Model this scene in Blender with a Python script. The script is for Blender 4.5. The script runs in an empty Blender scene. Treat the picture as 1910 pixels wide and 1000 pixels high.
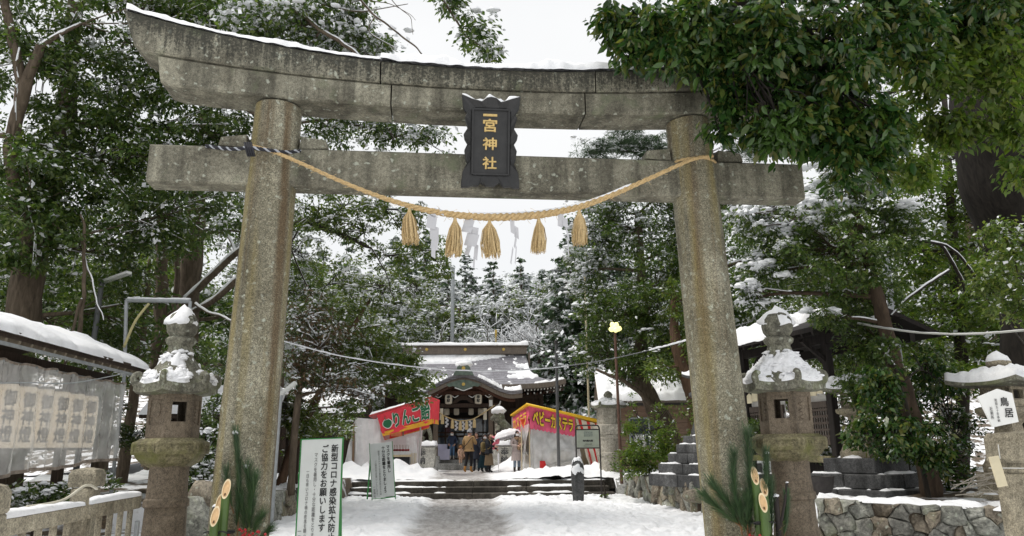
import bpy, bmesh, math, random
import numpy as np
from mathutils import Vector, Matrix, noise

S = bpy.context.scene
COL = S.collection
R = math.radians
RNG = random.Random(7)

# ------------------------------------------------------------------ camera, sky, sun, exposure
FPX, PITCH, ROLL, EYE = 1380.0, R(13.5), R(0.5), 1.6
cam_d = bpy.data.cameras.new('camera')
cam = bpy.data.objects.new('camera', cam_d)
COL.objects.link(cam)
cam_d.sensor_width = 36.0
cam_d.lens = 36.0 * FPX / 1910.0
cam_d.clip_start, cam_d.clip_end = 0.1, 1500.0
cr, sr, cp, sp = math.cos(ROLL), math.sin(ROLL), math.cos(PITCH), math.sin(PITCH)
fwd = Vector((0, cp, sp)); up0 = Vector((0, -sp, cp)); rt0 = Vector((1, 0, 0))
rt = rt0 * cr - up0 * sr
up = rt0 * sr + up0 * cr
cam.matrix_world = Matrix(((rt.x, up.x, -fwd.x, 0), (rt.y, up.y, -fwd.y, 0), (rt.z, up.z, -fwd.z, EYE), (0, 0, 0, 1)))
S.camera = cam

def at(px, py, Y):
    """World point at forward distance Y that the photograph shows at (px, py)."""
    d = fwd + rt * ((px - 955.0) / FPX) + up * ((500.0 - py) / FPX)
    k = Y / d.y
    return Vector((d.x * k, Y, EYE + d.z * k))

SUN_EL, SUN_AZ = R(60), R(-88)          # azimuth from +Y towards +X
world = bpy.data.worlds.new('World'); S.world = world; world.use_nodes = True
nt = world.node_tree; nt.nodes.clear()
wo = nt.nodes.new('ShaderNodeOutputWorld'); bg = nt.nodes.new('ShaderNodeBackground')
sky = nt.nodes.new('ShaderNodeTexSky'); sky.sky_type = 'NISHITA'; sky.sun_disc = False
sky.sun_elevation = SUN_EL; sky.sun_rotation = SUN_AZ
tc = nt.nodes.new('ShaderNodeTexCoord'); nz = nt.nodes.new('ShaderNodeTexNoise')
nz.inputs['Scale'].default_value = 1.6; nz.inputs['Detail'].default_value = 5
cl = nt.nodes.new('ShaderNodeValToRGB')
cl.color_ramp.elements[0].position = 0.3; cl.color_ramp.elements[0].color = (6.6, 6.72, 6.85, 1)
cl.color_ramp.elements[1].position = 0.75; cl.color_ramp.elements[1].color = (7.9, 7.9, 7.85, 1)
mx = nt.nodes.new('ShaderNodeMix'); mx.data_type = 'RGBA'; mx.inputs[0].default_value = 0.94
nt.links.new(tc.outputs['Generated'], nz.inputs['Vector']); nt.links.new(nz.outputs['Fac'], cl.inputs['Fac'])
nt.links.new(sky.outputs[0], mx.inputs[6]); nt.links.new(cl.outputs[0], mx.inputs[7])
nt.links.new(mx.outputs[2], bg.inputs['Color']); bg.inputs['Strength'].default_value = 0.1
nt.links.new(bg.outputs[0], wo.inputs['Surface'])
sun_d = bpy.data.lights.new('sun', 'SUN'); sun_d.energy = 2.0; sun_d.angle = R(24); sun_d.color = (1, 0.96, 0.9)
sun = bpy.data.objects.new('sun', sun_d); COL.objects.link(sun)
sdir = Vector((math.sin(SUN_AZ) * math.cos(SUN_EL), math.cos(SUN_AZ) * math.cos(SUN_EL), math.sin(SUN_EL)))
sun.rotation_euler = sdir.to_track_quat('Z', 'Y').to_euler(); sun.location = sdir * 40
S.view_settings.view_transform = 'Standard'; S.view_settings.look = 'None'
S.view_settings.exposure = 0.4; S.view_settings.gamma = 1.0; S.view_settings.use_curve_mapping = False
S.render.engine = 'CYCLES'
S.cycles.max_bounces = 7; S.cycles.transparent_max_bounces = 10; S.cycles.diffuse_bounces = 3
S.cycles.glossy_bounces = 2; S.cycles.use_denoising = True

# ------------------------------------------------------------------ materials
MATS = {}
def nodes_of(name):
    m = bpy.data.materials.new(name); m.use_nodes = True
    t = m.node_tree
    return m, t, t.nodes['Principled BSDF'], t.nodes['Material Output']

def N(t, typ, **kw):
    n = t.nodes.new('ShaderNode' + typ)
    for k, v in kw.items():
        if k in ('operation', 'data_type', 'blend_type', 'feature', 'distance', 'wave_type', 'bands_direction', 'noise_dimensions'):
            setattr(n, k, v)
        else:
            n.inputs[k].default_value = v
    return n

def ramp(t, src, stops):
    r = t.nodes.new('ShaderNodeValToRGB')
    el = r.color_ramp.elements
    while len(el) < len(stops): el.new(0.5)
    for e, (p, c) in zip(el, stops):
        e.position = p
        e.color = (c, c, c, 1) if isinstance(c, (int, float)) else (c[0], c[1], c[2], 1)
    t.links.new(src, r.inputs['Fac'])
    return r.outputs['Color']

def mixc(t, fac, a, b, blend='MIX'):
    n = t.nodes.new('ShaderNodeMix'); n.data_type = 'RGBA'; n.blend_type = blend
    for i, v in ((0, fac), (6, a), (7, b)):
        if isinstance(v, bpy.types.NodeSocket): t.links.new(v, n.inputs[i])
        elif i == 0: n.inputs[0].default_value = v
        else: n.inputs[i].default_value = (v[0], v[1], v[2], 1)
    return n.outputs[2]

def coords(t, scale=(1, 1, 1), kind='Object'):
    c = t.nodes.new('ShaderNodeTexCoord'); m = t.nodes.new('ShaderNodeMapping')
    m.inputs['Scale'].default_value = scale
    t.links.new(c.outputs[kind], m.inputs['Vector'])
    return m.outputs[0]

def noise_tex(t, vec, scale, detail=4, rough=0.55, dist=0.0):
    n = N(t, 'TexNoise', Scale=scale, Detail=detail, Roughness=rough, Distortion=dist)
    if vec is not None: t.links.new(vec, n.inputs['Vector'])
    return n.outputs['Fac']

def bump(t, p, h, strength=0.3, dist=0.02):
    b = N(t, 'Bump', Strength=strength, Distance=dist)
    t.links.new(h, b.inputs['Height']); t.links.new(b.outputs[0], p.inputs['Normal'])

def flat(name, col, rough=0.7, metal=0.0, var=0.12, scale=6.0, bmp=0.0, spec=0.4):
    """A plain painted / woven / cast material with a little mottling."""
    if name in MATS: return MATS[name]
    m, t, p, o = nodes_of(name)
    v = coords(t)
    n = noise_tex(t, v, scale, 5)
    lo = [c * (1 - var) for c in col]; hi = [min(1, c * (1 + var)) for c in col]
    t.links.new(ramp(t, n, [(0.3, lo), (0.7, hi)]), p.inputs['Base Color'])
    p.inputs['Roughness'].default_value = rough; p.inputs['Metallic'].default_value = metal
    p.inputs['Specular IOR Level'].default_value = spec
    if bmp: bump(t, p, noise_tex(t, v, scale * 8, 3), bmp, 0.01)
    MATS[name] = m
    return m

def stone(name, base, dark, light, speck=110.0, streak=0.0, moss=None, moss_lo=0.5, bmp=0.35, lichen=0.0):
    """Granite or sandstone: crystals, cloudy stains, vertical rain streaks, moss and lichen."""
    m, t, p, o = nodes_of(name)
    v = coords(t)
    cloud = noise_tex(t, v, 1.6, 6, 0.62, 0.3)
    c = ramp(t, cloud, [(0.32, dark), (0.5, base), (0.68, light)])
    sp_ = noise_tex(t, v, speck, 3, 0.7)
    c = mixc(t, 1.0, c, ramp(t, sp_, [(0.34, 0.55), (0.5, 1.0), (0.66, 1.4)]), 'MULTIPLY')
    sp2 = noise_tex(t, v, speck * 0.28, 3, 0.7)
    c = mixc(t, 1.0, c, ramp(t, sp2, [(0.36, 0.72), (0.5, 1.0), (0.64, 1.22)]), 'MULTIPLY')
    if streak:
        vs = coords(t, (1, 1, 0.06))
        st = noise_tex(t, vs, 5.0, 5, 0.6)
        c = mixc(t, 1.0, c, ramp(t, st, [(0.36, 1.0 - streak), (0.56, 1.08)]), 'MULTIPLY')
    if moss:
        mo = noise_tex(t, v, 2.3, 6, 0.6, 0.4)
        c = mixc(t, ramp(t, mo, [(moss_lo, 0.0), (moss_lo + 0.18, 0.85)]), c, moss)
    if lichen:
        li = noise_tex(t, v, 14.0, 2, 0.4)
        c = mixc(t, ramp(t, li, [(0.68 - lichen * 0.1, 0.0), (0.72, 0.75)]), c, (0.42, 0.44, 0.36))
    t.links.new(c, p.inputs['Base Color'])
    p.inputs['Roughness'].default_value = 0.82
    p.inputs['Specular IOR Level'].default_value = 0.3
    h = mixc(t, 0.5, sp_, sp2)
    bump(t, p, h, bmp, 0.012)
    MATS[name] = m
    return m

def wood(name, a, b, scale=3.0, stretch=(1, 1, 0.12), rough=0.7):
    m, t, p, o = nodes_of(name)
    v = coords(t, stretch)
    n = noise_tex(t, v, scale * 9, 6, 0.65, 0.6)
    t.links.new(ramp(t, n, [(0.3, a), (0.7, b)]), p.inputs['Base Color'])
    p.inputs['Roughness'].default_value = rough; p.inputs['Specular IOR Level'].default_value = 0.18
    bump(t, p, n, 0.3, 0.01)
    MATS[name] = m
    return m

def snow_mat(name, a=(0.9, 0.9, 0.91), b=(0.84, 0.85, 0.87), grain=38.0, strength=0.5):
    m, t, p, o = nodes_of(name)
    v = coords(t)
    n = noise_tex(t, v, 1.4, 5)
    t.links.new(ramp(t, n, [(0.35, b), (0.65, a)]), p.inputs['Base Color'])
    p.inputs['Roughness'].default_value = 0.62
    p.inputs['Specular IOR Level'].default_value = 0.25
    h = mixc(t, 0.45, noise_tex(t, v, grain, 5, 0.7), noise_tex(t, v, grain * 0.2, 4, 0.6))
    bump(t, p, h, strength, 0.03)
    MATS[name] = m
    return m

def leaf_mat(name, cols, rough=0.38, trans=0.3, snow=0.0):
    """Leaf colours drawn at random for every leaf (each leaf is an island of its own)."""
    m, t, p, o = nodes_of(name)
    g = t.nodes.new('ShaderNodeNewGeometry')
    stops = [(i / max(1, len(cols) - 1) * 0.98, c) for i, c in enumerate(cols)]
    c = ramp(t, g.outputs['Random Per Island'], stops)
    v = coords(t)
    c = mixc(t, 1.0, c, ramp(t, noise_tex(t, v, 0.9, 3), [(0.3, 0.7), (0.7, 1.3)]), 'MULTIPLY')
    t.links.new(c, p.inputs['Base Color'])
    p.inputs['Roughness'].default_value = rough
    p.inputs['Specular IOR Level'].default_value = 0.5
    if trans:
        tr = t.nodes.new('ShaderNodeBsdfTranslucent')
        t.links.new(mixc(t, 1.0, c, (1.5, 1.7, 0.6), 'MULTIPLY'), tr.inputs['Color'])
        ms = t.nodes.new('ShaderNodeMixShader'); ms.inputs[0].default_value = trans
        t.links.new(p.outputs[0], ms.inputs[1]); t.links.new(tr.outputs[0], ms.inputs[2])
        t.links.new(ms.outputs[0], o.inputs['Surface'])
    MATS[name] = m
    return m

def clear_sheet(name, col, through, rough=0.25):
    m, t, p, o = nodes_of(name)
    p.inputs['Base Color'].default_value = (*col, 1); p.inputs['Roughness'].default_value = rough
    tr = t.nodes.new('ShaderNodeBsdfTransparent'); tr.inputs['Color'].default_value = (0.97, 0.97, 0.96, 1)
    ms = t.nodes.new('ShaderNodeMixShader')
    v = coords(t); n = noise_tex(t, v, 3.0, 4)
    lo = ramp(t, n, [(0.3, max(0, through - 0.12)), (0.7, min(1, through + 0.12))])
    t.links.new(lo, ms.inputs[0])
    t.links.new(p.outputs[0], ms.inputs[1]); t.links.new(tr.outputs[0], ms.inputs[2])
    t.links.new(ms.outputs[0], o.inputs['Surface'])
    MATS[name] = m
    return m

def glow(name, col, strength):
    m, t, p, o = nodes_of(name)
    p.inputs['Base Color'].default_value = (*col, 1)
    p.inputs['Emission Color'].default_value = (*col, 1); p.inputs['Emission Strength'].default_value = strength
    MATS[name] = m
    return m

# ------------------------------------------------------------------ objects
def tag(o, label=None, cat=None, group=None, kind=None):
    if label: o['label'] = label
    if cat: o['category'] = cat
    if group: o['group'] = group
    if kind: o['kind'] = kind
    return o

def thing(name, label, cat, loc=(0, 0, 0), rz=0.0, group=None):
    o = bpy.data.objects.new(name, None); COL.objects.link(o)
    o.empty_display_size = 0.2
    o.location = loc; o.rotation_euler = (0, 0, rz)
    return tag(o, label, cat, group)

def copy_tree(o, parent=None):
    c = o.copy(); COL.objects.link(c); c.parent = parent
    if parent is not None: c.matrix_parent_inverse = o.matrix_parent_inverse.copy()
    for ch in list(o.children): copy_tree(ch, c)
    return c

def local_of(o):
    """matrix taking world points into o's own frame (o has location and z-rotation only, or a parent chain of those)"""
    m = Matrix.Identity(4)
    while o is not None:
        m = m @ Matrix.Identity(4) if False else (Matrix.Translation(o.location) @ o.rotation_euler.to_matrix().to_4x4()) @ m
        o = o.parent
    return m.inverted()

def link_mesh(name, me, mats, parent=None, smooth=False):
    for m in (mats if isinstance(mats, (list, tuple)) else [mats]): me.materials.append(m)
    if smooth: me.polygons.foreach_set('use_smooth', [True] * len(me.polygons))
    o = bpy.data.objects.new(name, me); COL.objects.link(o)
    if parent is not None: o.parent = parent
    return o

class MB:
    """collects shapes into one mesh"""
    def __init__(s): s.v, s.f, s.mi, s.cur = [], [], [], 0
    def mat(s, i): s.cur = i; return s
    def add(s, vs, fs):
        b = len(s.v); s.v += [tuple(x) for x in vs]
        s.f += [tuple(i + b for i in f) for f in fs]; s.mi += [s.cur] * len(fs)
        return s
    def box(s, c, size, rz=0.0, M=None, bev=0.0):
        x, y, z = size[0] / 2, size[1] / 2, size[2] / 2
        if bev:
            b = min(bev, x * .9, y * .9, z * .9)
            vs = []
            for sx in (-1, 1):
                for sy in (-1, 1):
                    for sz in (-1, 1):
                        vs += [(sx * x, sy * (y - b), sz * (z - b)), (sx * (x - b), sy * y, sz * (z - b)), (sx * (x - b), sy * (y - b), sz * z)]
            bm = bmesh.new(); [bm.verts.new(q) for q in vs]
            r = bmesh.ops.convex_hull(bm, input=bm.verts)
            bm.verts.ensure_lookup_table(); bm.verts.index_update()
            vs = [Vector(q.co) for q in bm.verts]; fs = [[q.index for q in f.verts] for f in bm.faces]; bm.free()
        else:
            vs = [Vector((a * x, b_ * y, c_ * z)) for a in (-1, 1) for b_ in (-1, 1) for c_ in (-1, 1)]
            fs = [(0, 1, 3, 2), (4, 6, 7, 5), (0, 4, 5, 1), (2, 3, 7, 6), (0, 2, 6, 4), (1, 5, 7, 3)]
        if M is None: M = Matrix.Translation(c) @ Matrix.Rotation(rz, 4, 'Z')
        else: M = Matrix.Translation(c) @ M
        return s.add([M @ Vector(q) for q in vs], fs)
    def bar(s, a, b, w, h=None, up_=(0, 0, 1)):
        """square bar from a to b"""
        a, b = Vector(a), Vector(b); h = h or w
        d = (b - a); L = d.length; d.normalize()
        u = Vector(up_); x = d.cross(u)
        if x.length < 1e-4: x = d.cross(Vector((0, 1, 0)))
        x.normalize(); u = x.cross(d)
        M = Matrix(((x.x, d.x, u.x, 0), (x.y, d.y, u.y, 0), (x.z, d.z, u.z, 0), (0, 0, 0, 1)))
        return s.box((a + b) / 2, (w, L, h), M=M)
    def tube(s, pts, rad, n=8, cap=True):
        pts = [Vector(p) for p in pts]; k = len(pts)
        rad = [rad] * k if isinstance(rad, (int, float)) else list(rad)
        vs = []; prev = None
        for i, p in enumerate(pts):
            d = (pts[min(i + 1, k - 1)] - pts[max(i - 1, 0)]).normalized()
            if prev is None:
                x = d.cross(Vector((0, 0, 1)))
                if x.length < 0.05: x = d.cross(Vector((1, 0, 0)))
            else: x = prev - d * prev.dot(d)
            x.normalize(); prev = x; y = d.cross(x)
            for j in range(n):
                a = 2 * math.pi * j / n
                vs.append(p + (x * math.cos(a) + y * math.sin(a)) * rad[i])
        fs = [(i * n + j, i * n + (j + 1) % n, (i + 1) * n + (j + 1) % n, (i + 1) * n + j) for i in range(k - 1) for j in range(n)]
        if cap: fs += [tuple(range(n - 1, -1, -1)), tuple((k - 1) * n + j for j in range(n))]
        return s.add(vs, fs)
    def lathe(s, prof, n=24, c=(0, 0, 0), rot=0.0, squash=1.0, M=None):
        vs = []; c = Vector(c)
        for r, z in prof:
            for j in range(n):
                a = 2 * math.pi * j / n + rot
                q = Vector((r * math.cos(a), r * math.sin(a) * squash, z))
                vs.append(c + (M @ q if M is not None else q))
        k = len(prof)
        fs = [(i * n + j, i * n + (j + 1) % n, (i + 1) * n + (j + 1) % n, (i + 1) * n + j) for i in range(k - 1) for j in range(n)]
        fs += [tuple(range(n - 1, -1, -1)), tuple((k - 1) * n + j for j in range(n))]
        return s.add(vs, fs)
    def prism(s, poly, M, depth, bev=0.0):
        """poly: 2-D outline in M's xy plane, thick along M's +z"""
        n = len(poly)
        if bev:
            cx = sum(p[0] for p in poly) / n; cy = sum(p[1] for p in poly) / n
            ins = [(p[0] + (cx - p[0]) * bev, p[1] + (cy - p[1]) * bev) for p in poly]
            vs = [M @ Vector((*p, 0)) for p in poly] + [M @ Vector((*p, depth * .7)) for p in poly] + [M @ Vector((*p, depth)) for p in ins]
            fs = [tuple(range(n - 1, -1, -1)), tuple(range(2 * n, 3 * n))]
            for l in (0, 1): fs += [(l * n + i, l * n + (i + 1) % n, (l + 1) * n + (i + 1) % n, (l + 1) * n + i) for i in range(n)]
        else:
            vs = [M @ Vector((*p, 0)) for p in poly] + [M @ Vector((*p, depth)) for p in poly]
            fs = [tuple(range(n - 1, -1, -1)), tuple(range(n, 2 * n))] + [(i, (i + 1) % n, n + (i + 1) % n, n + i) for i in range(n)]
        return s.add(vs, fs)
    def grid(s, fn, nu, nv, keep=None):
        vs = [fn(i / nu, j / nv) for j in range(nv + 1) for i in range(nu + 1)]
        fs = [(j * (nu + 1) + i, j * (nu + 1) + i + 1, (j + 1) * (nu + 1) + i + 1, (j + 1) * (nu + 1) + i) for j in range(nv) for i in range(nu)]
        if keep: fs = [f for f in fs if keep([vs[i] for i in f])]
        return s.add(vs, fs)
    def blob(s, c, r, seed=0, amp=0.25, sub=2, freq=1.6, squash=(1, 1, 1)):
        bm = bmesh.new(); bmesh.ops.create_icosphere(bm, subdivisions=sub, radius=1.0)
        off = Vector((seed * 3.7, seed * 1.3, seed * 2.1)); vs = []
        for v in bm.verts:
            q = v.co.copy(); k = 1 + amp * noise.noise(q * freq + off) * 1.6
            vs.append(Vector(c) + Vector((q.x * r * k * squash[0], q.y * r * k * squash[1], q.z * r * k * squash[2])))
        bm.verts.index_update(); fs = [[v.index for v in f.verts] for f in bm.faces]; bm.free()
        return s.add(vs, fs)
    def mesh(s, name='mesh', parent=None, world=False):
        me = bpy.data.meshes.new(name)
        vs = s.v
        if world and parent is not None:
            M = local_of(parent); vs = [M @ Vector(q) for q in vs]
        me.from_pydata([tuple(q) for q in vs], [], s.f); me.validate(clean_customdata=False)
        if any(s.mi) and len(me.polygons) == len(s.mi): me.polygons.foreach_set('material_index', s.mi)
        return me
    def build(s, name, mats, parent=None, world=False, smooth=False, fix=True):
        me = s.mesh(name, parent, world)
        if fix:
            bm = bmesh.new(); bm.from_mesh(me); bmesh.ops.recalc_face_normals(bm, faces=bm.faces); bm.to_mesh(me); bm.free()
        o = link_mesh(name, me, mats, parent, smooth)
        if smooth and smooth != True:
            for p in me.polygons: p.use_smooth = True
            try: me.set_sharp_from_angle(angle=R(smooth))
            except Exception: pass
        return o

def fnoise(p, f=1.0, seed=0.0, oct=3):
    return noise.fractal(Vector((p[0] * f + seed * 17.3, p[1] * f - seed * 9.1, (p[2] if len(p) > 2 else 0) * f + seed * 5.7)), 1.0, 2.0, oct)

def snow_patch(fn, nu, nv, amp=0.06, thr=-0.1, freq=3.0, seed=1, lift=0.0, edge=None, wrap=False):
    """a lumpy snow sheet lying on surface fn(u, v) wherever the drift is thick enough"""
    mb = MB(); vs = []; hs = []
    for j in range(nv + 1):
        for i in range(nu + 1):
            u, v = i / nu, j / nv
            p = Vector(fn(u, v))
            h = fnoise(p, freq, seed, 4) - thr
            if edge: h -= edge(u, v)
            if j in (0, nv) or (i in (0, nu) and not wrap): h = min(h, -0.22)      # the drift closes down to what it lies on
            t = max(-0.35, min(1.0, h * 1.6))
            hh = amp * (math.sqrt(t) if t > 0 else t * 0.6) * (1 + 0.5 * fnoise(p, freq * 3.2, seed + 3, 2))
            vs.append(p + Vector((0, 0, hh + lift))); hs.append(t)
    fs = []
    for j in range(nv):
        for i in range(nu):
            q = (j * (nu + 1) + i, j * (nu + 1) + i + 1, (j + 1) * (nu + 1) + i + 1, (j + 1) * (nu + 1) + i)
            if max(hs[k] for k in q) > 0: fs.append(q)
    used = sorted({k for f in fs for k in f}); ix = {k: i for i, k in enumerate(used)}
    mb.add([vs[k] for k in used], [tuple(ix[k] for k in f) for f in fs])
    return mb

def snow_strip(pts, width, h, n=5, seed=1, freq=3.0, upv=(0, 0, 1)):
    """a rounded lumpy ridge of snow along a polyline"""
    mb = MB(); vs = []; k = len(pts); pts = [Vector(p) for p in pts]
    for i, p in enumerate(pts):
        d = (pts[min(i + 1, k - 1)] - pts[max(i - 1, 0)]); d.z = 0; d.normalize()
        x = Vector((d.y, -d.x, 0))
        w = width[i] if isinstance(width, (list, tuple)) else width
        hh = (h[i] if isinstance(h, (list, tuple)) else h)
        for j in range(n + 1):
            a = math.pi * j / n
            q = p + x * (-math.cos(a) * w / 2 * (1 + 0.12 * fnoise(p + x * math.cos(a), freq * 2, seed + 9, 2)))
            q.z += math.sin(a) ** 0.6 * hh * (1 + 0.55 * fnoise(q, freq, seed, 3)) if 0 < j < n else -0.012
            vs.append(q)
    fs = [(i * (n + 1) + j, i * (n + 1) + j + 1, (i + 1) * (n + 1) + j + 1, (i + 1) * (n + 1) + j) for i in range(k - 1) for j in range(n)]
    fs += [tuple(range(n, -1, -1)), tuple((k - 1) * (n + 1) + j for j in range(n + 1))]
    return mb.add(vs, fs)

def resample(pts, n):
    pts = [Vector(p) for p in pts]
    out = []
    k = len(pts)
    for i in range(n):
        t = i / (n - 1) * (k - 1); a = min(int(t), k - 2); f = t - a
        p0, p1, p2, p3 = pts[max(a - 1, 0)], pts[a], pts[a + 1], pts[min(a + 2, k - 1)]
        out.append(0.5 * ((2 * p1) + (p2 - p0) * f + (2 * p0 - 5 * p1 + 4 * p2 - p3) * f * f + (3 * p1 - p0 - 3 * p2 + p3) * f ** 3))
    return out

def text_mesh(body, size, M, depth=0.003, vertical=True, spacing=1.0, bold=0.0, align='CENTER', fit=None):
    """flat lettering as a mesh; vertical writing puts one character per line"""
    c = bpy.data.curves.new('lettering', 'FONT')
    c.body = '\n'.join(body) if vertical else body
    c.size = size; c.align_x = align; c.extrude = depth / 2; c.resolution_u = 2; c.space_line = spacing
    o = bpy.data.objects.new('lettering', c); COL.objects.link(o)
    dg = bpy.context.evaluated_depsgraph_get()
    me = bpy.data.meshes.new_from_object(o.evaluated_get(dg))
    bpy.data.objects.remove(o); bpy.data.curves.remove(c)
    if bold:                                        # heavier strokes: the glyphs again, shifted a little all round
        n0 = len(me.vertices); co = np.zeros(n0 * 3); me.vertices.foreach_get('co', co); co = co.reshape(-1, 3)
        fs0 = [tuple(p.vertices) for p in me.polygons]; nk = 6 if bold < .02 * size else 10
        V = [co]; F = list(fs0)
        for k in range(nk):
            a = 2 * math.pi * k / nk; V.append(co + np.array([bold * math.cos(a), bold * math.sin(a), -depth * .06 * (k + 1)])); F += [tuple(i + n0 * (k + 1) for i in f) for f in fs0]
        me2 = bpy.data.meshes.new('lettering'); me2.from_pydata(np.concatenate(V).tolist(), [], F); bpy.data.meshes.remove(me); me = me2
    if fit and len(me.vertices):
        xs = [v.co.x for v in me.vertices]; ys = [v.co.y for v in me.vertices]
        x0, x1, y0, y1 = min(xs), max(xs), min(ys), max(ys); X0, X1, Y0, Y1 = fit
        for v in me.vertices:
            v.co.x = X0 + (v.co.x - x0) / (x1 - x0) * (X1 - X0); v.co.y = Y0 + (v.co.y - y0) / (y1 - y0) * (Y1 - Y0)
    me.transform(M)
    me.materials.clear()
    return me

def frame_of(o, x, z=None):
    """matrix with origin o, x axis along x, y axis along z (defaults to world up), z axis the normal"""
    x = Vector(x).normalized(); y = Vector(z or (0, 0, 1)); n = x.cross(y).normalized(); y = n.cross(x)
    return Matrix(((x.x, y.x, n.x, o[0]), (x.y, y.y, n.y, o[1]), (x.z, y.z, n.z, o[2]), (0, 0, 0, 1)))

def blob_shapes(sub, k, seed):
    out = []
    for i in range(k):
        mb = MB().blob((0, 0, 0), 1.0, seed + i, .26, sub, 1.9)
        v = np.array(mb.v); v[:, 2] = np.where(v[:, 2] < 0, v[:, 2] * .35, v[:, 2]); out.append(v)
    return out, np.array(mb.f)
PADS, PADF = blob_shapes(2, 7, 3)

def np_mesh(name, verts, faces, mats, mi=None, smooth=False):
    me = bpy.data.meshes.new(name); nv, nf, k = len(verts), len(faces), faces.shape[1]
    me.vertices.add(nv); me.vertices.foreach_set('co', verts.astype(np.float32).ravel())
    me.loops.add(nf * k); me.loops.foreach_set('vertex_index', faces.astype(np.int32).ravel())
    me.polygons.add(nf); me.polygons.foreach_set('loop_start', np.arange(0, nf * k, k, dtype=np.int32))
    for m in mats: me.materials.append(m)
    if mi is not None: me.polygons.foreach_set('material_index', mi.astype(np.int32))
    if smooth: me.polygons.foreach_set('use_smooth', np.ones(nf, bool))
    me.update(calc_edges=True); return me

def pads_mesh(name, P, Rr, rng, mat, flat=.5):
    k = len(P); nv = len(PADS[0]); V = np.zeros((k, nv, 3)); F = np.zeros((k, len(PADF), 3), int)
    for i in range(k):
        s_ = PADS[rng.integers(len(PADS))]; a = rng.random() * 6.283; c, s2 = math.cos(a), math.sin(a)
        el = .7 + .6 * rng.random()
        x = (s_[:, 0] * c - s_[:, 1] * s2) * el; y = (s_[:, 0] * s2 + s_[:, 1] * c) / el
        V[i] = np.stack([x, y, s_[:, 2] * flat], 1) * Rr[i] + P[i]; F[i] = PADF + i * nv
    return np_mesh(name, V.reshape(-1, 3), F.reshape(-1, 3), [mat], None, True)

# ------------------------------------------------------------------ shared materials
granite = stone('torii granite', (0.21, 0.194, 0.138), (0.135, 0.122, 0.084), (0.295, 0.276, 0.205), 95, 0.25, lichen=0.6)
def long_stains(m, amt=0.85):
    t = m.node_tree; p = t.nodes['Principled BSDF']; src = p.inputs['Base Color'].links[0].from_socket
    v = coords(t, (1.6, 1.6, 0.07)); a = noise_tex(t, v, 1.7, 4, 0.6, 0.2); b = noise_tex(t, coords(t, (1.3, 1.3, 0.06)), 2.6, 3, 0.5)
    c = mixc(t, ramp(t, a, [(0.5, 0), (0.62, amt)]), src, (0.115, 0.078, 0.042)); c = mixc(t, ramp(t, b, [(0.54, 0), (0.66, 0.6)]), c, (0.25, 0.2, 0.075))
    sp = noise_tex(t, coords(t), 70, 3, 0.7); c = mixc(t, 1.0, c, ramp(t, sp, [(0.36, 0.6), (0.5, 1.0), (0.64, 1.5)]), 'MULTIPLY')
    t.links.new(c, p.inputs['Base Color'])
long_stains(granite)
granite_wet = stone('torii lintel granite', (0.2, 0.188, 0.142), (0.11, 0.1, 0.074), (0.29, 0.275, 0.21), 95, 0.45, moss=(0.15, 0.17, 0.1), moss_lo=0.56, lichen=0.3)
# black algae that grows from the top edge of the upper lintel: the stain follows the stone, not the light
def algae_lintel():
    m = granite_wet.copy(); m.name = 'torii top lintel granite'; t = m.node_tree
    p = t.nodes['Principled BSDF']; src = p.inputs['Base Color'].links[0].from_socket
    v = coords(t); sx = t.nodes.new('ShaderNodeSeparateXYZ'); t.links.new(v, sx.inputs[0])
    st = noise_tex(t, coords(t, (1, 1, 0.12)), 16, 5, 0.7); sp2 = noise_tex(t, v, 34, 4, 0.75)
    mid = noise_tex(t, coords(t, (0.5, 0.5, 0.5)), 0.9, 2)
    def mad(a, k, b):
        n = N(t, 'Math', operation='MULTIPLY_ADD'); t.links.new(a, n.inputs[0]); n.inputs[1].default_value = k
        if isinstance(b, float): n.inputs[2].default_value = b
        else: t.links.new(b, n.inputs[2])
        return n.outputs[0]
    x2 = N(t, 'Math', operation='POWER'); ab = N(t, 'Math', operation='ABSOLUTE'); t.links.new(sx.outputs['X'], ab.inputs[0]); t.links.new(ab.outputs[0], x2.inputs[0]); x2.inputs[1].default_value = 2.0
    s3 = mad(sp2, 2.3, mad(st, 2.2, mad(x2.outputs[0], -0.040, mad(sx.outputs['Z'], 1.55, -1.58 - 1.55 * 6.05))))
    f = ramp(t, s3, [(0.62, 0), (1.0, 0.85)])
    c = mixc(t, f, src, (0.035, 0.035, 0.028))
    t.links.new(c, p.inputs['Base Color'])
    return m
granite_top = algae_lintel()
brown_stone = stone('brown lantern stone', (0.16, 0.128, 0.092), (0.105, 0.083, 0.06), (0.215, 0.176, 0.13), 90, 0.35, bmp=0.2)
mossy_stone = stone('mossy lantern stone', (0.17, 0.15, 0.085), (0.1, 0.088, 0.055), (0.23, 0.205, 0.125), 40, 0.2, moss=(0.15, 0.155, 0.045), moss_lo=0.47, bmp=0.25)
dark_roof_stone = stone('lichened roof stone', (0.16, 0.155, 0.12), (0.08, 0.075, 0.06), (0.27, 0.27, 0.2), 40, 0.2, moss=(0.13, 0.15, 0.06), moss_lo=0.52, lichen=0.7)
grey_stone = stone('grey cut stone', (0.3, 0.3, 0.285), (0.2, 0.2, 0.19), (0.4, 0.4, 0.385), 70, 0.2)
black_stone = stone('wet black stone', (0.085, 0.085, 0.085), (0.05, 0.05, 0.05), (0.15, 0.15, 0.148), 60, 0.3)
fence_stone = stone('fence granite', (0.28, 0.25, 0.185), (0.18, 0.155, 0.11), (0.36, 0.325, 0.245), 70, 0.3)
step_stone = stone('wet step stone', (0.075, 0.066, 0.055), (0.045, 0.04, 0.032), (0.12, 0.108, 0.09), 50, 0.25)
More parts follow.
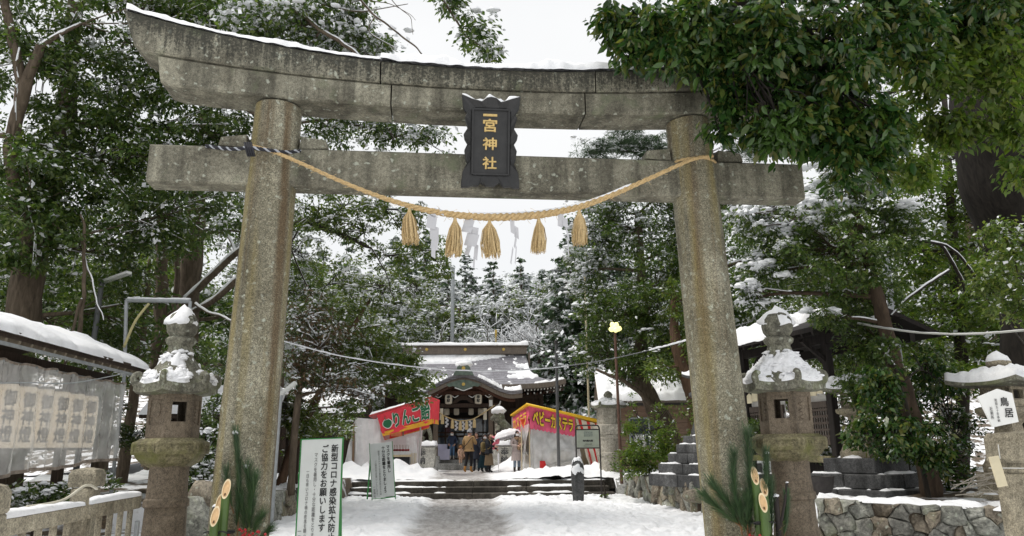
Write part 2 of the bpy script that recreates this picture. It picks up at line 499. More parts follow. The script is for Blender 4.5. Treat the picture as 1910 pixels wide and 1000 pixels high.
rock_mats = [stone('wall rock %s' % n, b, d, l, 22, 0.0, moss=mo, moss_lo=0.55, bmp=0.6, lichen=0.5) for n, b, d, l, mo in (
    ('grey', (0.22, 0.22, 0.19), (0.1, 0.1, 0.085), (0.36, 0.36, 0.32), (0.22, 0.24, 0.14)),
    ('brown', (0.2, 0.17, 0.13), (0.1, 0.082, 0.06), (0.31, 0.27, 0.21), (0.16, 0.17, 0.09)),
    ('dark', (0.17, 0.165, 0.145), (0.1, 0.097, 0.085), (0.26, 0.26, 0.23), (0.16, 0.18, 0.12)))]
snow = snow_mat('fresh snow')
snow_lump = snow_mat('clumped snow', grain=22, strength=0.8)
black_paint = flat('black plaque paint', (0.028, 0.028, 0.028), 0.5, var=0.25, scale=9, bmp=0.15)
gold = flat('gold leaf paint', (0.62, 0.44, 0.17), 0.42, var=0.15, scale=30)
ink = flat('black ink', (0.02, 0.02, 0.02), 0.7, var=0.05)
white_board = flat('white board paint', (0.7, 0.73, 0.71), 0.5, var=0.05, scale=3)
green_paint = flat('green painted steel', (0.03, 0.23, 0.05), 0.4, var=0.15)
dark_iron = flat('dark iron', (0.035, 0.03, 0.028), 0.55, var=0.3, scale=20)
galv = flat('galvanised steel', (0.36, 0.38, 0.39), 0.45, 0.35, var=0.15, scale=14)
straw = flat('rice straw', (0.54, 0.385, 0.19), 0.75, var=0.28, scale=40, bmp=0.3)
straw_light = flat('pale rice straw', (0.6, 0.45, 0.235), 0.75, var=0.25, scale=60)
paper = flat('white folded paper', (0.56, 0.56, 0.58), 0.8, var=0.04)
dark_wood = wood('dark weathered wood', (0.03, 0.022, 0.017), (0.075, 0.053, 0.04))
mid_wood = wood('brown wood', (0.13, 0.08, 0.05), (0.26, 0.17, 0.11))

# ------------------------------------------------------------------ torii gate
torii = thing('torii_gate', 'tall weathered stone torii gate with snow on its curved top lintel', 'torii gate', (-0.185, 9.0, 0), R(6.0))
def bz(x, lo, rise, half, pw=2.3): return lo + rise * (min(1.15, abs(x) / half)) ** pw
KT = lambda x: bz(x, 6.33, 0.60, 4.65, 2.1)      # top edge
KJ = lambda x: bz(x, 6.05, 0.29, 4.2, 2.1)       # joint of the two lintels
KB = lambda x: bz(x, 5.755, 0.19, 4.2, 2.1)      # underside
def lintel(name, x0, x1, zb, zt, yf, yb, mat, end0=0, end1=0, ridge=0.0):
    """a curved stone beam: end0/end1 slant the outer ends inwards towards the bottom"""
    n = max(4, int((x1 - x0) / 0.16)); mb = MB(); vs = []
    for i in range(n + 1):
        x = x0 + (x1 - x0) * i / n
        f = (x - x0) / (x1 - x0)
        xb = x + (end0 * (1 - f) ** 6 if end0 else 0) - (end1 * f ** 6 if end1 else 0)
        z0, z1 = zb(x), zt(x)
        c = 0.025
        if (end0 and i == 0) or (end1 and i == n): z0 += 0.04
        prof = [(xb, yf + c, z0), (xb, yf, z0 + c), (x, yf, z1 - c), (x, yf + c, z1), (x, (yf + yb) / 2, z1 + ridge), (x, yb - c, z1), (x, yb, z1 - c), (xb, yb, z0 + c), (xb, yb - c, z0)]
        for p in prof:
            q = Vector(p); k = 0.006 * fnoise(q, 4, 2, 2); vs.append(q + Vector((0, k, k)))
    m = 9
    fs = [(i * m + j, i * m + (j + 1) % m, (i + 1) * m + (j + 1) % m, (i + 1) * m + j) for i in range(n) for j in range(m)]
    fs += [tuple(range(m)), tuple(n * m + j for j in range(m - 1, -1, -1))]
    mb.add(vs, fs)
    return mb.build(name, mat, torii, smooth=35)
G_ = 0.009
for a, b, e0, e1 in ((-4.68, -1.50 - G_, 0.16, 0), (-1.50 + G_, 1.27 - G_, 0, 0), (1.27 + G_, 4.68, 0, 0.16)):
    lintel('top_lintel', a, b, KJ, KT, -0.315, 0.29, granite_top, e0, e1, 0.09)
for a, b, e0, e1 in ((-4.22, -1.36 - G_, 0.05, 0), (-1.36 + G_, 1.13 - G_, 0, 0), (1.13 + G_, 4.22, 0, 0.05)):
    lintel('lower_lintel', a, b, KB, lambda x: KJ(x) - 0.004, -0.285, 0.25, granite_wet, e0, e1)
for bx, tx in ((-2.92, -2.79), (2.825, 2.585)):
    mb = MB(); k = 26; n = 40
    pts = []; rad = []
    for i in range(k + 1):
        f = i / k; z = f * 5.80
        pts.append((bx + (tx - bx) * f, 0, z)); rad.append(0.334 - 0.047 * f)
    mb.tube(pts, rad, n)
    mb.v = [tuple(Vector(q) + Vector((1, 1, 0)) * 0.006 * fnoise(q, 3, 4, 2)) for q in mb.v]
    mb.build('pillar', granite, torii, smooth=40)
    mb = MB(); mb.lathe([(0.56, -0.1), (0.56, 0.14), (0.5, 0.2), (0.42, 0.24)], 32, (bx, 0, 0))
    mb.build('pillar_base', granite, torii, smooth=30)
    for sx in (-1, 1):
        px_ = bx + (tx - bx) * 0.9 + sx * 0.31
        mb = MB(); mb.prism([(0, 0), (sx * 0.36, 0.015), (sx * 0.33, 0.13), (sx * 0.02, 0.17)], frame_of((px_, 0.13, 5.225), (1, 0, 0)), 0.24, 0.04)
        mb.build('wedge', granite_wet, torii)
def tie(a, b):
    mb = MB(); n = 14; vs = []; c = 0.02
    for i in range(n + 1):
        x = a + (b - a) * i / n
        for p in ((-0.16 + c, 4.725), (-0.16, 4.725 + c), (-0.16, 5.212 - c), (-0.16 + c, 5.212), (0.16 - c, 5.212), (0.16, 5.212 - c), (0.16, 4.725 + c), (0.16 - c, 4.725)):
            q = Vector((x, *p)); k = 0.005 * fnoise(q, 4, 6, 2); vs.append(q + Vector((0, k, k)))
    fs = [(i * 8 + j, i * 8 + (j + 1) % 8, (i + 1) * 8 + (j + 1) % 8, (i + 1) * 8 + j) for i in range(n) for j in range(8)]
    fs += [tuple(range(8)), tuple(n * 8 + j for j in range(7, -1, -1))]
    return mb.add(vs, fs).build('tie_beam', granite_wet, torii, smooth=30)
tie(-4.25, 4.06)
MB().box((-0.05, 0, 5.48), (0.42, 0.26, 0.53)).build('centre_strut', granite_wet, torii)
# snow along the top lintel
for a, b, sd, w, hh in ((-4.64, -1.5, 3, 0.5, 0.055), (-1.5, 1.6, 5, 0.56, 0.105), (1.6, 4.6, 8, 0.5, 0.07)):
    pts = [(x, -0.09, KT(x) + 0.005) for x in np.linspace(a, b, int((b - a) / 0.035))]
    h = [hh * (1 + 0.5 * math.sin(3 * x + sd)) * (0.55 + 0.45 * min(1, (i + 3) / 12)) + 0.03 for i, (x, _, _) in enumerate(pts)]
    o = snow_strip(pts, w, h, 9, sd, 3.4).build('snow_cover', snow_lump, torii, smooth=True)
    o['kind'] = 'stuff'

# ------------------------------------------------------------------ name plaque hung on the gate
PL = thing('name_plaque', 'black scalloped shrine name plaque with gold characters on the torii gate', 'plaque', (-0.265, 8.70, 4.71), R(6.0))
PL.rotation_euler = (R(12), 0, R(6.0))
half = [(0.365, 1.15), (0.345, 0.98), (0.30, 0.915), (0.325, 0.87), (0.30, 0.78), (0.288, 0.735), (0.335, 0.66), (0.325, 0.60), (0.288, 0.54), (0.325, 0.46), (0.305, 0.33), (0.29, 0.30), (0.345, 0.19), (0.362, 0.06), (0.358, 0.0)]
top_ = [(0.24, 1.10), (0.17, 1.085), (0.12, 1.07), (0.06, 1.12), (0.0, 1.13), (-0.06, 1.12), (-0.12, 1.07), (-0.17, 1.085), (-0.24, 1.11)]
bot_ = [(-0.29, 0.0), (-0.22, 0.02), (-0.15, 0.015), (-0.12, 0.06), (-0.05, 0.02), (0.05, 0.015), (0.11, 0.06), (0.17, 0.01), (0.25, 0.02), (0.30, 0.0)]
outline = [(-x, z) for x, z in half[::-1]] + [(-x, z) for x, z in top_] + half + bot_[::-1]
inner = []
for x, z in outline:                            # the bevelled frame slopes down to this rectangle
    cx, cz = 0, 0.575; dx, dz = x, z - cz
    s_ = min(0.245 / max(abs(dx), 1e-6), 0.425 / max(abs(dz), 1e-6)); inner.append((dx * s_, cz + dz * s_))
mb = MB(); n = len(outline)
vs = [(x, 0.05, z) for x, z in outline] + [(x, -0.05, z) for x, z in outline] + [(x * .985, -0.06, 0.575 + (z - .575) * .985) for x, z in outline] + [(x, -0.012, z) for x, z in inner] + [(x, 0.05, z) for x, z in inner]
fs = [(l * n + i, l * n + (i + 1) % n, (l + 1) * n + (i + 1) % n, (l + 1) * n + i) for l in range(4) for i in range(n)] + [(i, 4 * n + i, 4 * n + (i + 1) % n, (i + 1) % n) for i in range(n)]
mb.add(vs, fs); mb.build('frame', black_paint, PL)
MB().box((0, 0.016, 0.575), (0.487, 0.03, 0.847)).build('panel', black_paint, PL)
mb = MB()
for s_ in (-1, 1):
    mb.box((s_ * 0.225, -0.012, 0.575), (0.02, 0.03, 0.82)); mb.box((0, -0.012, 0.575 + s_ * 0.405), (0.43, 0.028, 0.02))
mb.build('inner_border', black_paint, PL)
for ch, z, h in (('一', 0.895, 0.03), ('宮', 0.70, 0.165), ('神', 0.475, 0.155), ('社', 0.235, 0.155)):
    me = text_mesh(ch, 0.17, frame_of((-0.01, -0.008, 0), (1, 0, 0)), 0.012, bold=0.004, fit=(-0.088, 0.088, z, z + h))
    link_mesh('gold_character', me, gold, PL)
sp_pts = []
pts = [(x, 0.0, z - 0.004) for x, z in [(-0.36, 1.145)] + [(-x, z) for x, z in top_] + [(0.36, 1.145)]]
o = snow_strip(resample(pts, 60), 0.1, [0.03 + 0.018 * math.sin(i * .5) for i in range(60)], 6, 4, 9).build('snow_cover', snow_lump, PL, smooth=True); o['kind'] = 'stuff'

# ------------------------------------------------------------------ shimenawa rope with tassels and paper streamers
RP = thing('shimenawa', 'straw rope with tassels and white paper streamers slung between the gate pillars', 'sacred rope', (-0.19, 8.66, 4.3))
key = [at(470, 272, 8.36), at(512, 284, 8.30), at(560, 304, 8.33), at(640, 340, 8.42), at(720, 371, 8.5), at(800, 393, 8.58), at(870, 403, 8.63), at(940, 405, 8.68), at(1010, 400, 8.72), at(1080, 386, 8.76), at(1150, 360, 8.81), at(1220, 329, 8.86), at(1290, 298, 8.9), at(1330, 291, 8.97)]
path = resample(key, 170)
def rope(mb, path, rad, strands=3, turns=26, n=7):
    k = len(path)
    for s_ in range(strands):
        pts = []; rr = []
        for i, p in enumerate(path):
            f = i / (k - 1); r_ = rad(f)
            d = (path[min(i + 1, k - 1)] - path[max(i - 1, 0)]).normalized()
            x = d.cross(Vector((0, 0, 1))).normalized(); y = x.cross(d)
            a = 2 * math.pi * (s_ / strands + f * turns)
            pts.append(p + (x * math.cos(a) + y * math.sin(a)) * r_ * 0.55); rr.append(r_ * 0.56)
        mb.tube(pts, rr, n)
RR = lambda f: 0.021 + 0.027 * math.exp(-((f - 0.56) / 0.24) ** 2)
mb = MB(); rope(mb, path, RR); mb.build('rope', straw, RP, world=True, smooth=True)
mb = MB(); rg = random.Random(21)
for k in range(190):                                # loose fibres
    i = rg.randint(12, 160); p = path[i]; r_ = RR(i / 169); a = rg.uniform(0, 6.283); o_ = Vector((0, math.cos(a), math.sin(a))) * r_
    e = p + o_ * rg.uniform(1.2, 2.1) + Vector((rg.uniform(-.07, .07), 0, rg.uniform(-.03, .01)))
    mb.tube([p + o_ * .9, (p + o_ * 1.3).lerp(e, .5), e], .0022, 3, False)
mb.build('loose_fibres', straw_light, RP, world=True)['kind'] = 'stuff'
def ring_pts(cx, cy, r, z0, z1, n=26, a0=0, a1=2 * math.pi):
    return [Vector((cx + r * math.cos(a0 + (a1 - a0) * i / n), cy + r * math.sin(a0 + (a1 - a0) * i / n), z0 + (z1 - z0) * i / n)) for i in range(n + 1)]
mb = MB(); rope(mb, ring_pts(2.40, 9.27, 0.315, 5.17, 5.2), lambda f: 0.02, 3, 10, 5); mb.build('rope_end', straw, RP, world=True, smooth=True)
def nearest(px):
    best = min(path, key=lambda p: abs((955 + FPX * ((p - cam.location).dot(rt)) / ((p - cam.location).dot(fwd))) - px)); return best.copy()
cam.location = (0, 0, EYE)
for i, (px, ln, w) in enumerate(((762, 0.43, 0.095), (847, 0.47, 0.09), (912, 0.46, 0.10), (1003, 0.44, 0.085), (1080, 0.44, 0.1))):
    p = nearest(px) - Vector((0, 0, 0.035)); rg = random.Random(i); mb = MB()
    mb.tube([p + Vector((0, 0, 0.05)), p, p - Vector((0, 0, 0.05))], [0.012, 0.018, 0.024], 8)
    mb.lathe([(0.022, -0.03), (w * 0.55, -0.14), (w * 0.68, -ln * 0.6), (w * 0.6, -ln * 0.93)], 14, p)
    sway = rg.uniform(-0.07, 0.09); w *= rg.uniform(.85, 1.15)
    for k in range(150):
        a = rg.uniform(0, 6.283); r_ = (0.35 + 0.65 * rg.random() ** 0.5); l_ = ln * rg.uniform(0.86, 1.05)
        e = Vector((math.cos(a) * w * r_, math.sin(a) * w * r_, 0)); b = rg.uniform(0.75, 1.15)
        curl = Vector((rg.gauss(sway * 0.4, 0.012), rg.gauss(0, 0.012), 0))
        mb.tube([p + e * 0.12 - Vector((0, 0, 0.03)), p + e * b * 0.72 - Vector((0, 0, l_ * 0.33)), p + e * b - Vector((0, 0, l_ * 0.68)) + curl * .4, p + e * 0.95 + curl - Vector((0, 0, l_))], 0.0045, 3, False)
    mb.build('tassel', straw_light, RP, world=True)
def shide(px, steps, yaw, back=0.0):
    p = nearest(px) - Vector((0, 0.01, 0.0)); mb = MB(); c, s_ = math.cos(yaw), math.sin(yaw)
    def quad(x0, z0, x1, z1, lean, y0=0.0, y1=0.0, sk=0.03):
        q = [Vector((x0, y0, z0)), Vector((x1, y0, z0 - sk)), Vector((x1 + lean, y1, z1 - sk)), Vector((x0 + lean, y1, z1))]
        q = [p + Vector((v.x * c - v.y * s_, v.x * s_ + v.y * c, v.z)) for v in q]
        b = [v + Vector((0, 0.003, 0)) for v in q]
        mb.add(q + b, [(0, 1, 2, 3), (7, 6, 5, 4), (0, 4, 5, 1), (1, 5, 6, 2), (2, 6, 7, 3), (3, 7, 4, 0)])
    for st in steps: quad(*st)
    mb.build('paper_streamer', paper, RP, world=True)
shide(812, [(-0.005, 0.05, 0.05, -0.05, -0.05), (0.035, 0.05, 0.085, -0.035, 0.03, -.01, -.02), (-0.085, -0.03, 0.03, -0.20, -0.02), (-0.055, -0.17, 0.05, -0.34, 0.0, .01, .02), (-0.03, -0.31, 0.055, -0.46, -0.02, .02, .0), (-0.035, -0.44, 0.015, -0.56, 0.0)], 0.1)
shide(880, [(-0.03, 0.04, 0.02, -0.05, -0.02), (-0.09, -0.03, 0.03, -0.19, -0.04, 0, -.02), (-0.03, -0.13, 0.085, -0.24, -0.02, -.02, .02), (-0.06, -0.21, 0.09, -0.36, -0.04), (-0.05, -0.34, 0.0, -0.46, -0.05, 0, .03), (0.03, -0.34, 0.075, -0.52, -0.02, .02, .04), (0.01, -0.5, 0.03, -0.62, -0.01, .04, .05)], -0.15)
shide(955, [(-0.01, 0.05, 0.02, -0.03, -0.02, 0, 0), (-0.035, -0.02, 0.02, -0.2, 0.01), (0.015, -0.11, 0.07, -0.25, 0.01, 0, .02), (0.03, -0.25, 0.05, -0.38, -0.02), (-0.005, -0.38, 0.008, -0.58, -0.03), (0.04, -0.36, 0.05, -0.58, -0.02)], 0.2)
shide(1047, [(0.0, 0.06, 0.03, -0.03, -0.01), (-0.045, -0.02, 0.02, -0.19, -0.01), (0.01, -0.08, 0.07, -0.2, 0.0, 0, -.02), (0.035, -0.19, 0.06, -0.36, 0.03), (0.06, -0.34, 0.075, -0.55, 0.0)], -0.1)
o = snow_strip([p + Vector((0, 0, RR(i / 169) * 0.9)) for i, p in enumerate(path)][80:136], 0.05, 0.016, 4, 2, 12).build('snow_cover', snow_lump, RP, world=True, smooth=True); o['kind'] = 'stuff'

twine = flat('black and white twine', (0.03, 0.03, 0.036), 0.8)
twine_w = flat('white twine strand', (0.4, 0.42, 0.46), 0.8)
TW = thing('twisted_cord', 'dark blue and white twisted cord tied round the west pillar', 'cord', tuple(at(455, 277, 8.3)))
pts = resample([at(384, 272, 8.44), at(410, 276, 8.38), at(436, 278, 8.33), at(466, 276, 8.25), at(500, 280, 8.27), at(535, 284, 8.33), at(560, 281, 8.5)], 90)
mb = MB(); mb2 = MB()
for s_ in range(3):
    q = []
    for i, p in enumerate(pts):
        a = 2 * math.pi * (s_ / 3 + i / 8.5); q.append(p + Vector((0, math.cos(a), math.sin(a))) * 0.013)
    (mb2 if s_ == 2 else mb).tube(q, 0.0125, 5)
for k in range(4): mb.tube([at(456 + k * 4, 266, 8.28), at(459 + k * 4, 278, 8.23), at(463 + k * 4, 292, 8.28)], 0.013, 5)
mb.build('dark_strand', twine, TW, world=True, smooth=True); mb2.build('white_strand', twine_w, TW, world=True, smooth=True)
# ------------------------------------------------------------------ ground, approach, terraces
def path_x(y): return -0.09 - 0.0625 * y
def ground_mat():
    m, t, p, o = nodes_of('snowy approach'); v = coords(t)
    sx = t.nodes.new('ShaderNodeSeparateXYZ'); t.links.new(v, sx.inputs[0])
    # signed distance from the trodden strip
    a = N(t, 'Math', operation='MULTIPLY_ADD'); t.links.new(sx.outputs['Y'], a.inputs[0]); a.inputs[1].default_value = 0.0625; a.inputs[2].default_value = 0.09
    b = N(t, 'Math', operation='ADD'); t.links.new(a.outputs[0], b.inputs[0]); t.links.new(sx.outputs['X'], b.inputs[1])
    c = N(t, 'Math', operation='ABSOLUTE'); t.links.new(b.outputs[0], c.inputs[0])
    n1 = noise_tex(t, v, 1.1, 6, 0.65); n2 = noise_tex(t, coords(t, (1, 0.35, 1)), 6, 6, 0.7)
    d = N(t, 'Math', operation='MULTIPLY_ADD'); t.links.new(n1, d.inputs[0]); d.inputs[1].default_value = 1.1; t.links.new(c.outputs[0], d.inputs[2])
    f = ramp(t, d.outputs[0], [(0.0, 1), (0.49, 1), (0.63, 0)])
    k = N(t, 'Math', operation='MULTIPLY'); t.links.new(d.outputs[0], k.inputs[0]); k.inputs[1].default_value = 0.37; t.links.new(k.outputs[0], f.node.inputs['Fac'])
    slush = ramp(t, n2, [(0.3, (0.25, 0.23, 0.215)), (0.5, (0.42, 0.40, 0.385)), (0.72, (0.62, 0.61, 0.60))])
    white = ramp(t, noise_tex(t, v, 2.0, 5), [(0.35, (0.84, 0.85, 0.87)), (0.65, (0.92, 0.92, 0.93))])
    grit = noise_tex(t, v, 30, 3, 0.75)
    white = mixc(t, ramp(t, grit, [(0.68, 0.0), (0.8, 0.45)]), white, (0.42, 0.39, 0.35))
    t.links.new(mixc(t, f, white, slush), p.inputs['Base Color'])
    p.inputs['Roughness'].default_value = 0.6; p.inputs['Specular IOR Level'].default_value = 0.3
    h = mixc(t, 0.5, noise_tex(t, v, 13, 6, 0.7), noise_tex(t, v, 4, 4))
    bump(t, p, h, 0.6, 0.06); MATS['snowy approach'] = m
    return m
approach_mat = ground_mat()
def height(x, y):
    d = abs(x - path_x(y)); s_ = min(1, max(0, (d - 0.85) / 0.4)); s_ = s_ * s_ * (3 - 2 * s_)
    h = 0.05 * fnoise((x, y), 0.8, 1) + 0.045 * fnoise((x, y), 3.2, 2, 3)
    foot = max(0, fnoise((x, y), 2.3, 5, 2)) * 0.05
    return h * (0.35 + 0.65 * s_) + s_ * (0.09 + 0.04 * fnoise((x, y), 7, 3, 3)) - foot * (0.4 + s_)
_fr = random.Random(31)
FEET = []
for _k in range(330):
    _y = _fr.uniform(12.5, 23.6); _w = 2.6 if _k % 3 else 1.0; _x = path_x(_y) + _fr.gauss(0, _w); FEET.append((_x, _y, _fr.uniform(-.5, .5) + (3.14 if _k % 2 else 0), _fr.uniform(.025, .06)))
_cells = {}
for f_ in FEET: _cells.setdefault((int(f_[0] * 2), int(f_[1] * 2)), []).append(f_)
def foot_h(x, y):
    h = 0.0; a, b = int(x * 2), int(y * 2)
    for i in (-1, 0, 1):
        for j in (-1, 0, 1):
            for fx, fy, an, d in _cells.get((a + i, b + j), ()):
                dx, dy = x - fx, y - fy; u = dx * math.cos(an) - dy * math.sin(an); v = dx * math.sin(an) + dy * math.cos(an)
                q = (u / .07) ** 2 + (v / .15) ** 2
                if q < 5: h += -d * math.exp(-q * q) + d * .4 * math.exp(-(q - 2.2) ** 2 * 1.5)
    return h
soil = flat('dark winter soil', (0.09, 0.07, 0.05), 0.9, var=0.4, scale=3, bmp=0.4)
snow_far = snow_mat('lying snow', grain=9, strength=0.6)
MB().add([(-400, -60, -0.25), (400, -60, -0.25), (400, 700, -0.25), (-400, 700, -0.25)], [(0, 1, 2, 3)]).build('ground', snow_far).__setitem__('kind', 'structure')
mb = MB(); mb.grid(lambda u, v: (-7 + 13 * u, 11 + 13.7 * v, height(-7 + 13 * u, 11 + 13.7 * v) + foot_h(-7 + 13 * u, 11 + 13.7 * v)), 300, 300)
mb.grid(lambda u, v: (-7 + 13 * u, 2 + 9 * v, height(-7 + 13 * u, 2 + 9 * v)), 60, 50)
mb.build('approach', approach_mat, smooth=True)['kind'] = 'structure'

STEP_RZ = R(-0.5)
# shrine terrace above the three steps
def terrace_h(x, y):
    d = abs(x - path_x(y)); s_ = min(1, max(0, (d - 0.95) / 0.9)); s_ = s_ * s_ * (3 - 2 * s_)
    berm = math.exp(-((y - 26.2) / 0.9) ** 2) * 0.2 + math.exp(-((y - 34.0) / 1.6) ** 2) * 0.30
    side = min(1, max(0, (d - 1.2) / 1.3))
    return 0.5 + 0.025 * fnoise((x, y), 2, 7) + s_ * (0.05 + berm * side * (0.7 + 0.55 * fnoise((x, y), 1.1, 8, 4) + 0.3 * fnoise((x, y), 3.5, 18, 3)) + 0.05 * fnoise((x, y), 4, 9, 3)) + sum(h * math.exp(-(((x - a) ** 2 + (y - b) ** 2) / r_ ** 2)) * (1 + .7 * fnoise((x, y), 2.6, 21, 4)) for a, b, h, r_ in MOUNDS)
MOUNDS = [(-4.6, 28.0, .42, 1.0), (-3.3, 27.6, .3, .8), (1.0, 28.3, .17, 1.2), (2.5, 27.6, .18, 1.3), (.4, 33.6, .4, 1.2), (-5.9, 27.2, .28, .9), (-4.4, 30.8, .35, 1.0), (3.0, 26.3, .2, .8), (1.5, 26.1, .14, .9)]
mb = MB(); mb.grid(lambda u, v: (-16 + 32 * u, 24.98 + 29 * v, terrace_h(-16 + 32 * u, 24.98 + 29 * v)), 240, 150)
mb.build('terrace', approach_mat, smooth=True)['kind'] = 'structure'

ST = thing('stone_steps', 'three broad dark stone steps with melting snow below the shrine terrace', 'steps', (-1.5, 24.2, 0))
for i in range(3):
    y0 = 24.0 + 0.42 * i; z1 = 0.165 * (i + 1) + (0.005 if i == 2 else 0)
    xs = [-6.4, -4.6, -2.9, -1.3, 0.4, 1.9, 3.15 - 0.12 * i]
    for a, b in zip(xs, xs[1:]):
        MB().box(((a + b) / 2 + 0.15 * (i % 2) * 0, y0 + 0.3 if i < 2 else y0 + 0.5, z1 - 0.12), (b - a - 0.008, 0.6 if i < 2 else 1.0, 0.24), bev=0.014).build('step_stone', step_stone, ST, world=True)
    seed = 20 + i
    fn = lambda u, v, y0=y0, z1=z1: (-6.3 + 9.3 * u, y0 + 0.03 + 0.4 * v, z1)
    o = snow_patch(fn, 150, 7, 0.055, -0.02 if i < 2 else 0.05, 0.9, seed, 0.004, lambda u, v: (0.55 if 0.44 < u < 0.66 else 0) - 0.25 * (v - 0.4)).build('snow_cover', snow_lump, ST, world=True, smooth=True)
    o['kind'] = 'stuff'
MB().prism([(0, 0), (1.35, 0), (1.35, 0.56), (1.1, 0.56), (0, 0.1)], frame_of((3.22, 23.85, 0), (0.06, 1, 0)), 0.34).build('side_slope', grey_stone, ST, world=True)
o = snow_patch(lambda u, v: (3.24 + 0.3 * u, 24.0 + 1.0 * v, 0.13 + 0.43 * v), 8, 20, 0.03, 0.1, 2, 3, 0.004).build('snow_cover', snow_lump, ST, world=True, smooth=True); o['kind'] = 'stuff'

# side terraces, a little above the approach
def side_h(x, y, z, s): return z + 0.05 * fnoise((x, y), 1.2, s) + 0.035 * fnoise((x, y), 4.5, s + 1, 3)
moss_floor = None
def floor_mat():
    m, t, p, o = nodes_of('patchy snow on soil'); v = coords(t)
    n = noise_tex(t, v, 1.1, 6, 0.6)
    white = (0.84, 0.85, 0.87)
    leaf_ = ramp(t, noise_tex(t, v, 22, 4, 0.7), [(0.35, (0.05, 0.038, 0.024)), (0.65, (0.15, 0.105, 0.06))])
    t.links.new(mixc(t, ramp(t, n, [(0.47, 0.0), (0.54, 1.0)]), leaf_, white), p.inputs['Base Color'])
    p.inputs['Roughness'].default_value = 0.7
    bump(t, p, noise_tex(t, v, 18, 5, 0.7), 0.7, 0.05); return m
floor_m = floor_mat()
for nm, x0, x1, y0, y1, z in (('side_terrace', 4.45, 34, 11.2, 25.0, 0.74), ('side_terrace', 6.6, 34, 9.9, 11.2, 0.74), ('side_terrace', -34, -5.05, 13.0, 25.0, 0.62), ('side_terrace', -34, -5.3, 2, 13.0, 0.3)):
    mb = MB(); mb.grid(lambda u, v: (x0 + (x1 - x0) * u, y0 + (y1 - y0) * v, side_h(x0 + (x1 - x0) * u, y0 + (y1 - y0) * v, z, 11) - (0.9 if (v < 1e-6 or (u < 1e-6 and x0 > 0) or (u > 1 - 1e-6 and x0 < 0)) else 0)), int((x1 - x0) / 0.22), max(6, int((y1 - y0) / 0.2)))
    mb.build(nm, floor_m, smooth=True)['kind'] = 'structure'

# wooded hill behind the shrine
mb = MB(); mb.grid(lambda u, v: (-120 + 240 * u, 53 + 110 * v, 0.3 + 26 * (v ** 1.1) * (1 - 0.25 * abs(u - 0.5)) + 1.5 * fnoise((u * 12, v * 9), 1, 3)), 60, 30)
mb.build('hill', floor_m, smooth=True)['kind'] = 'structure'

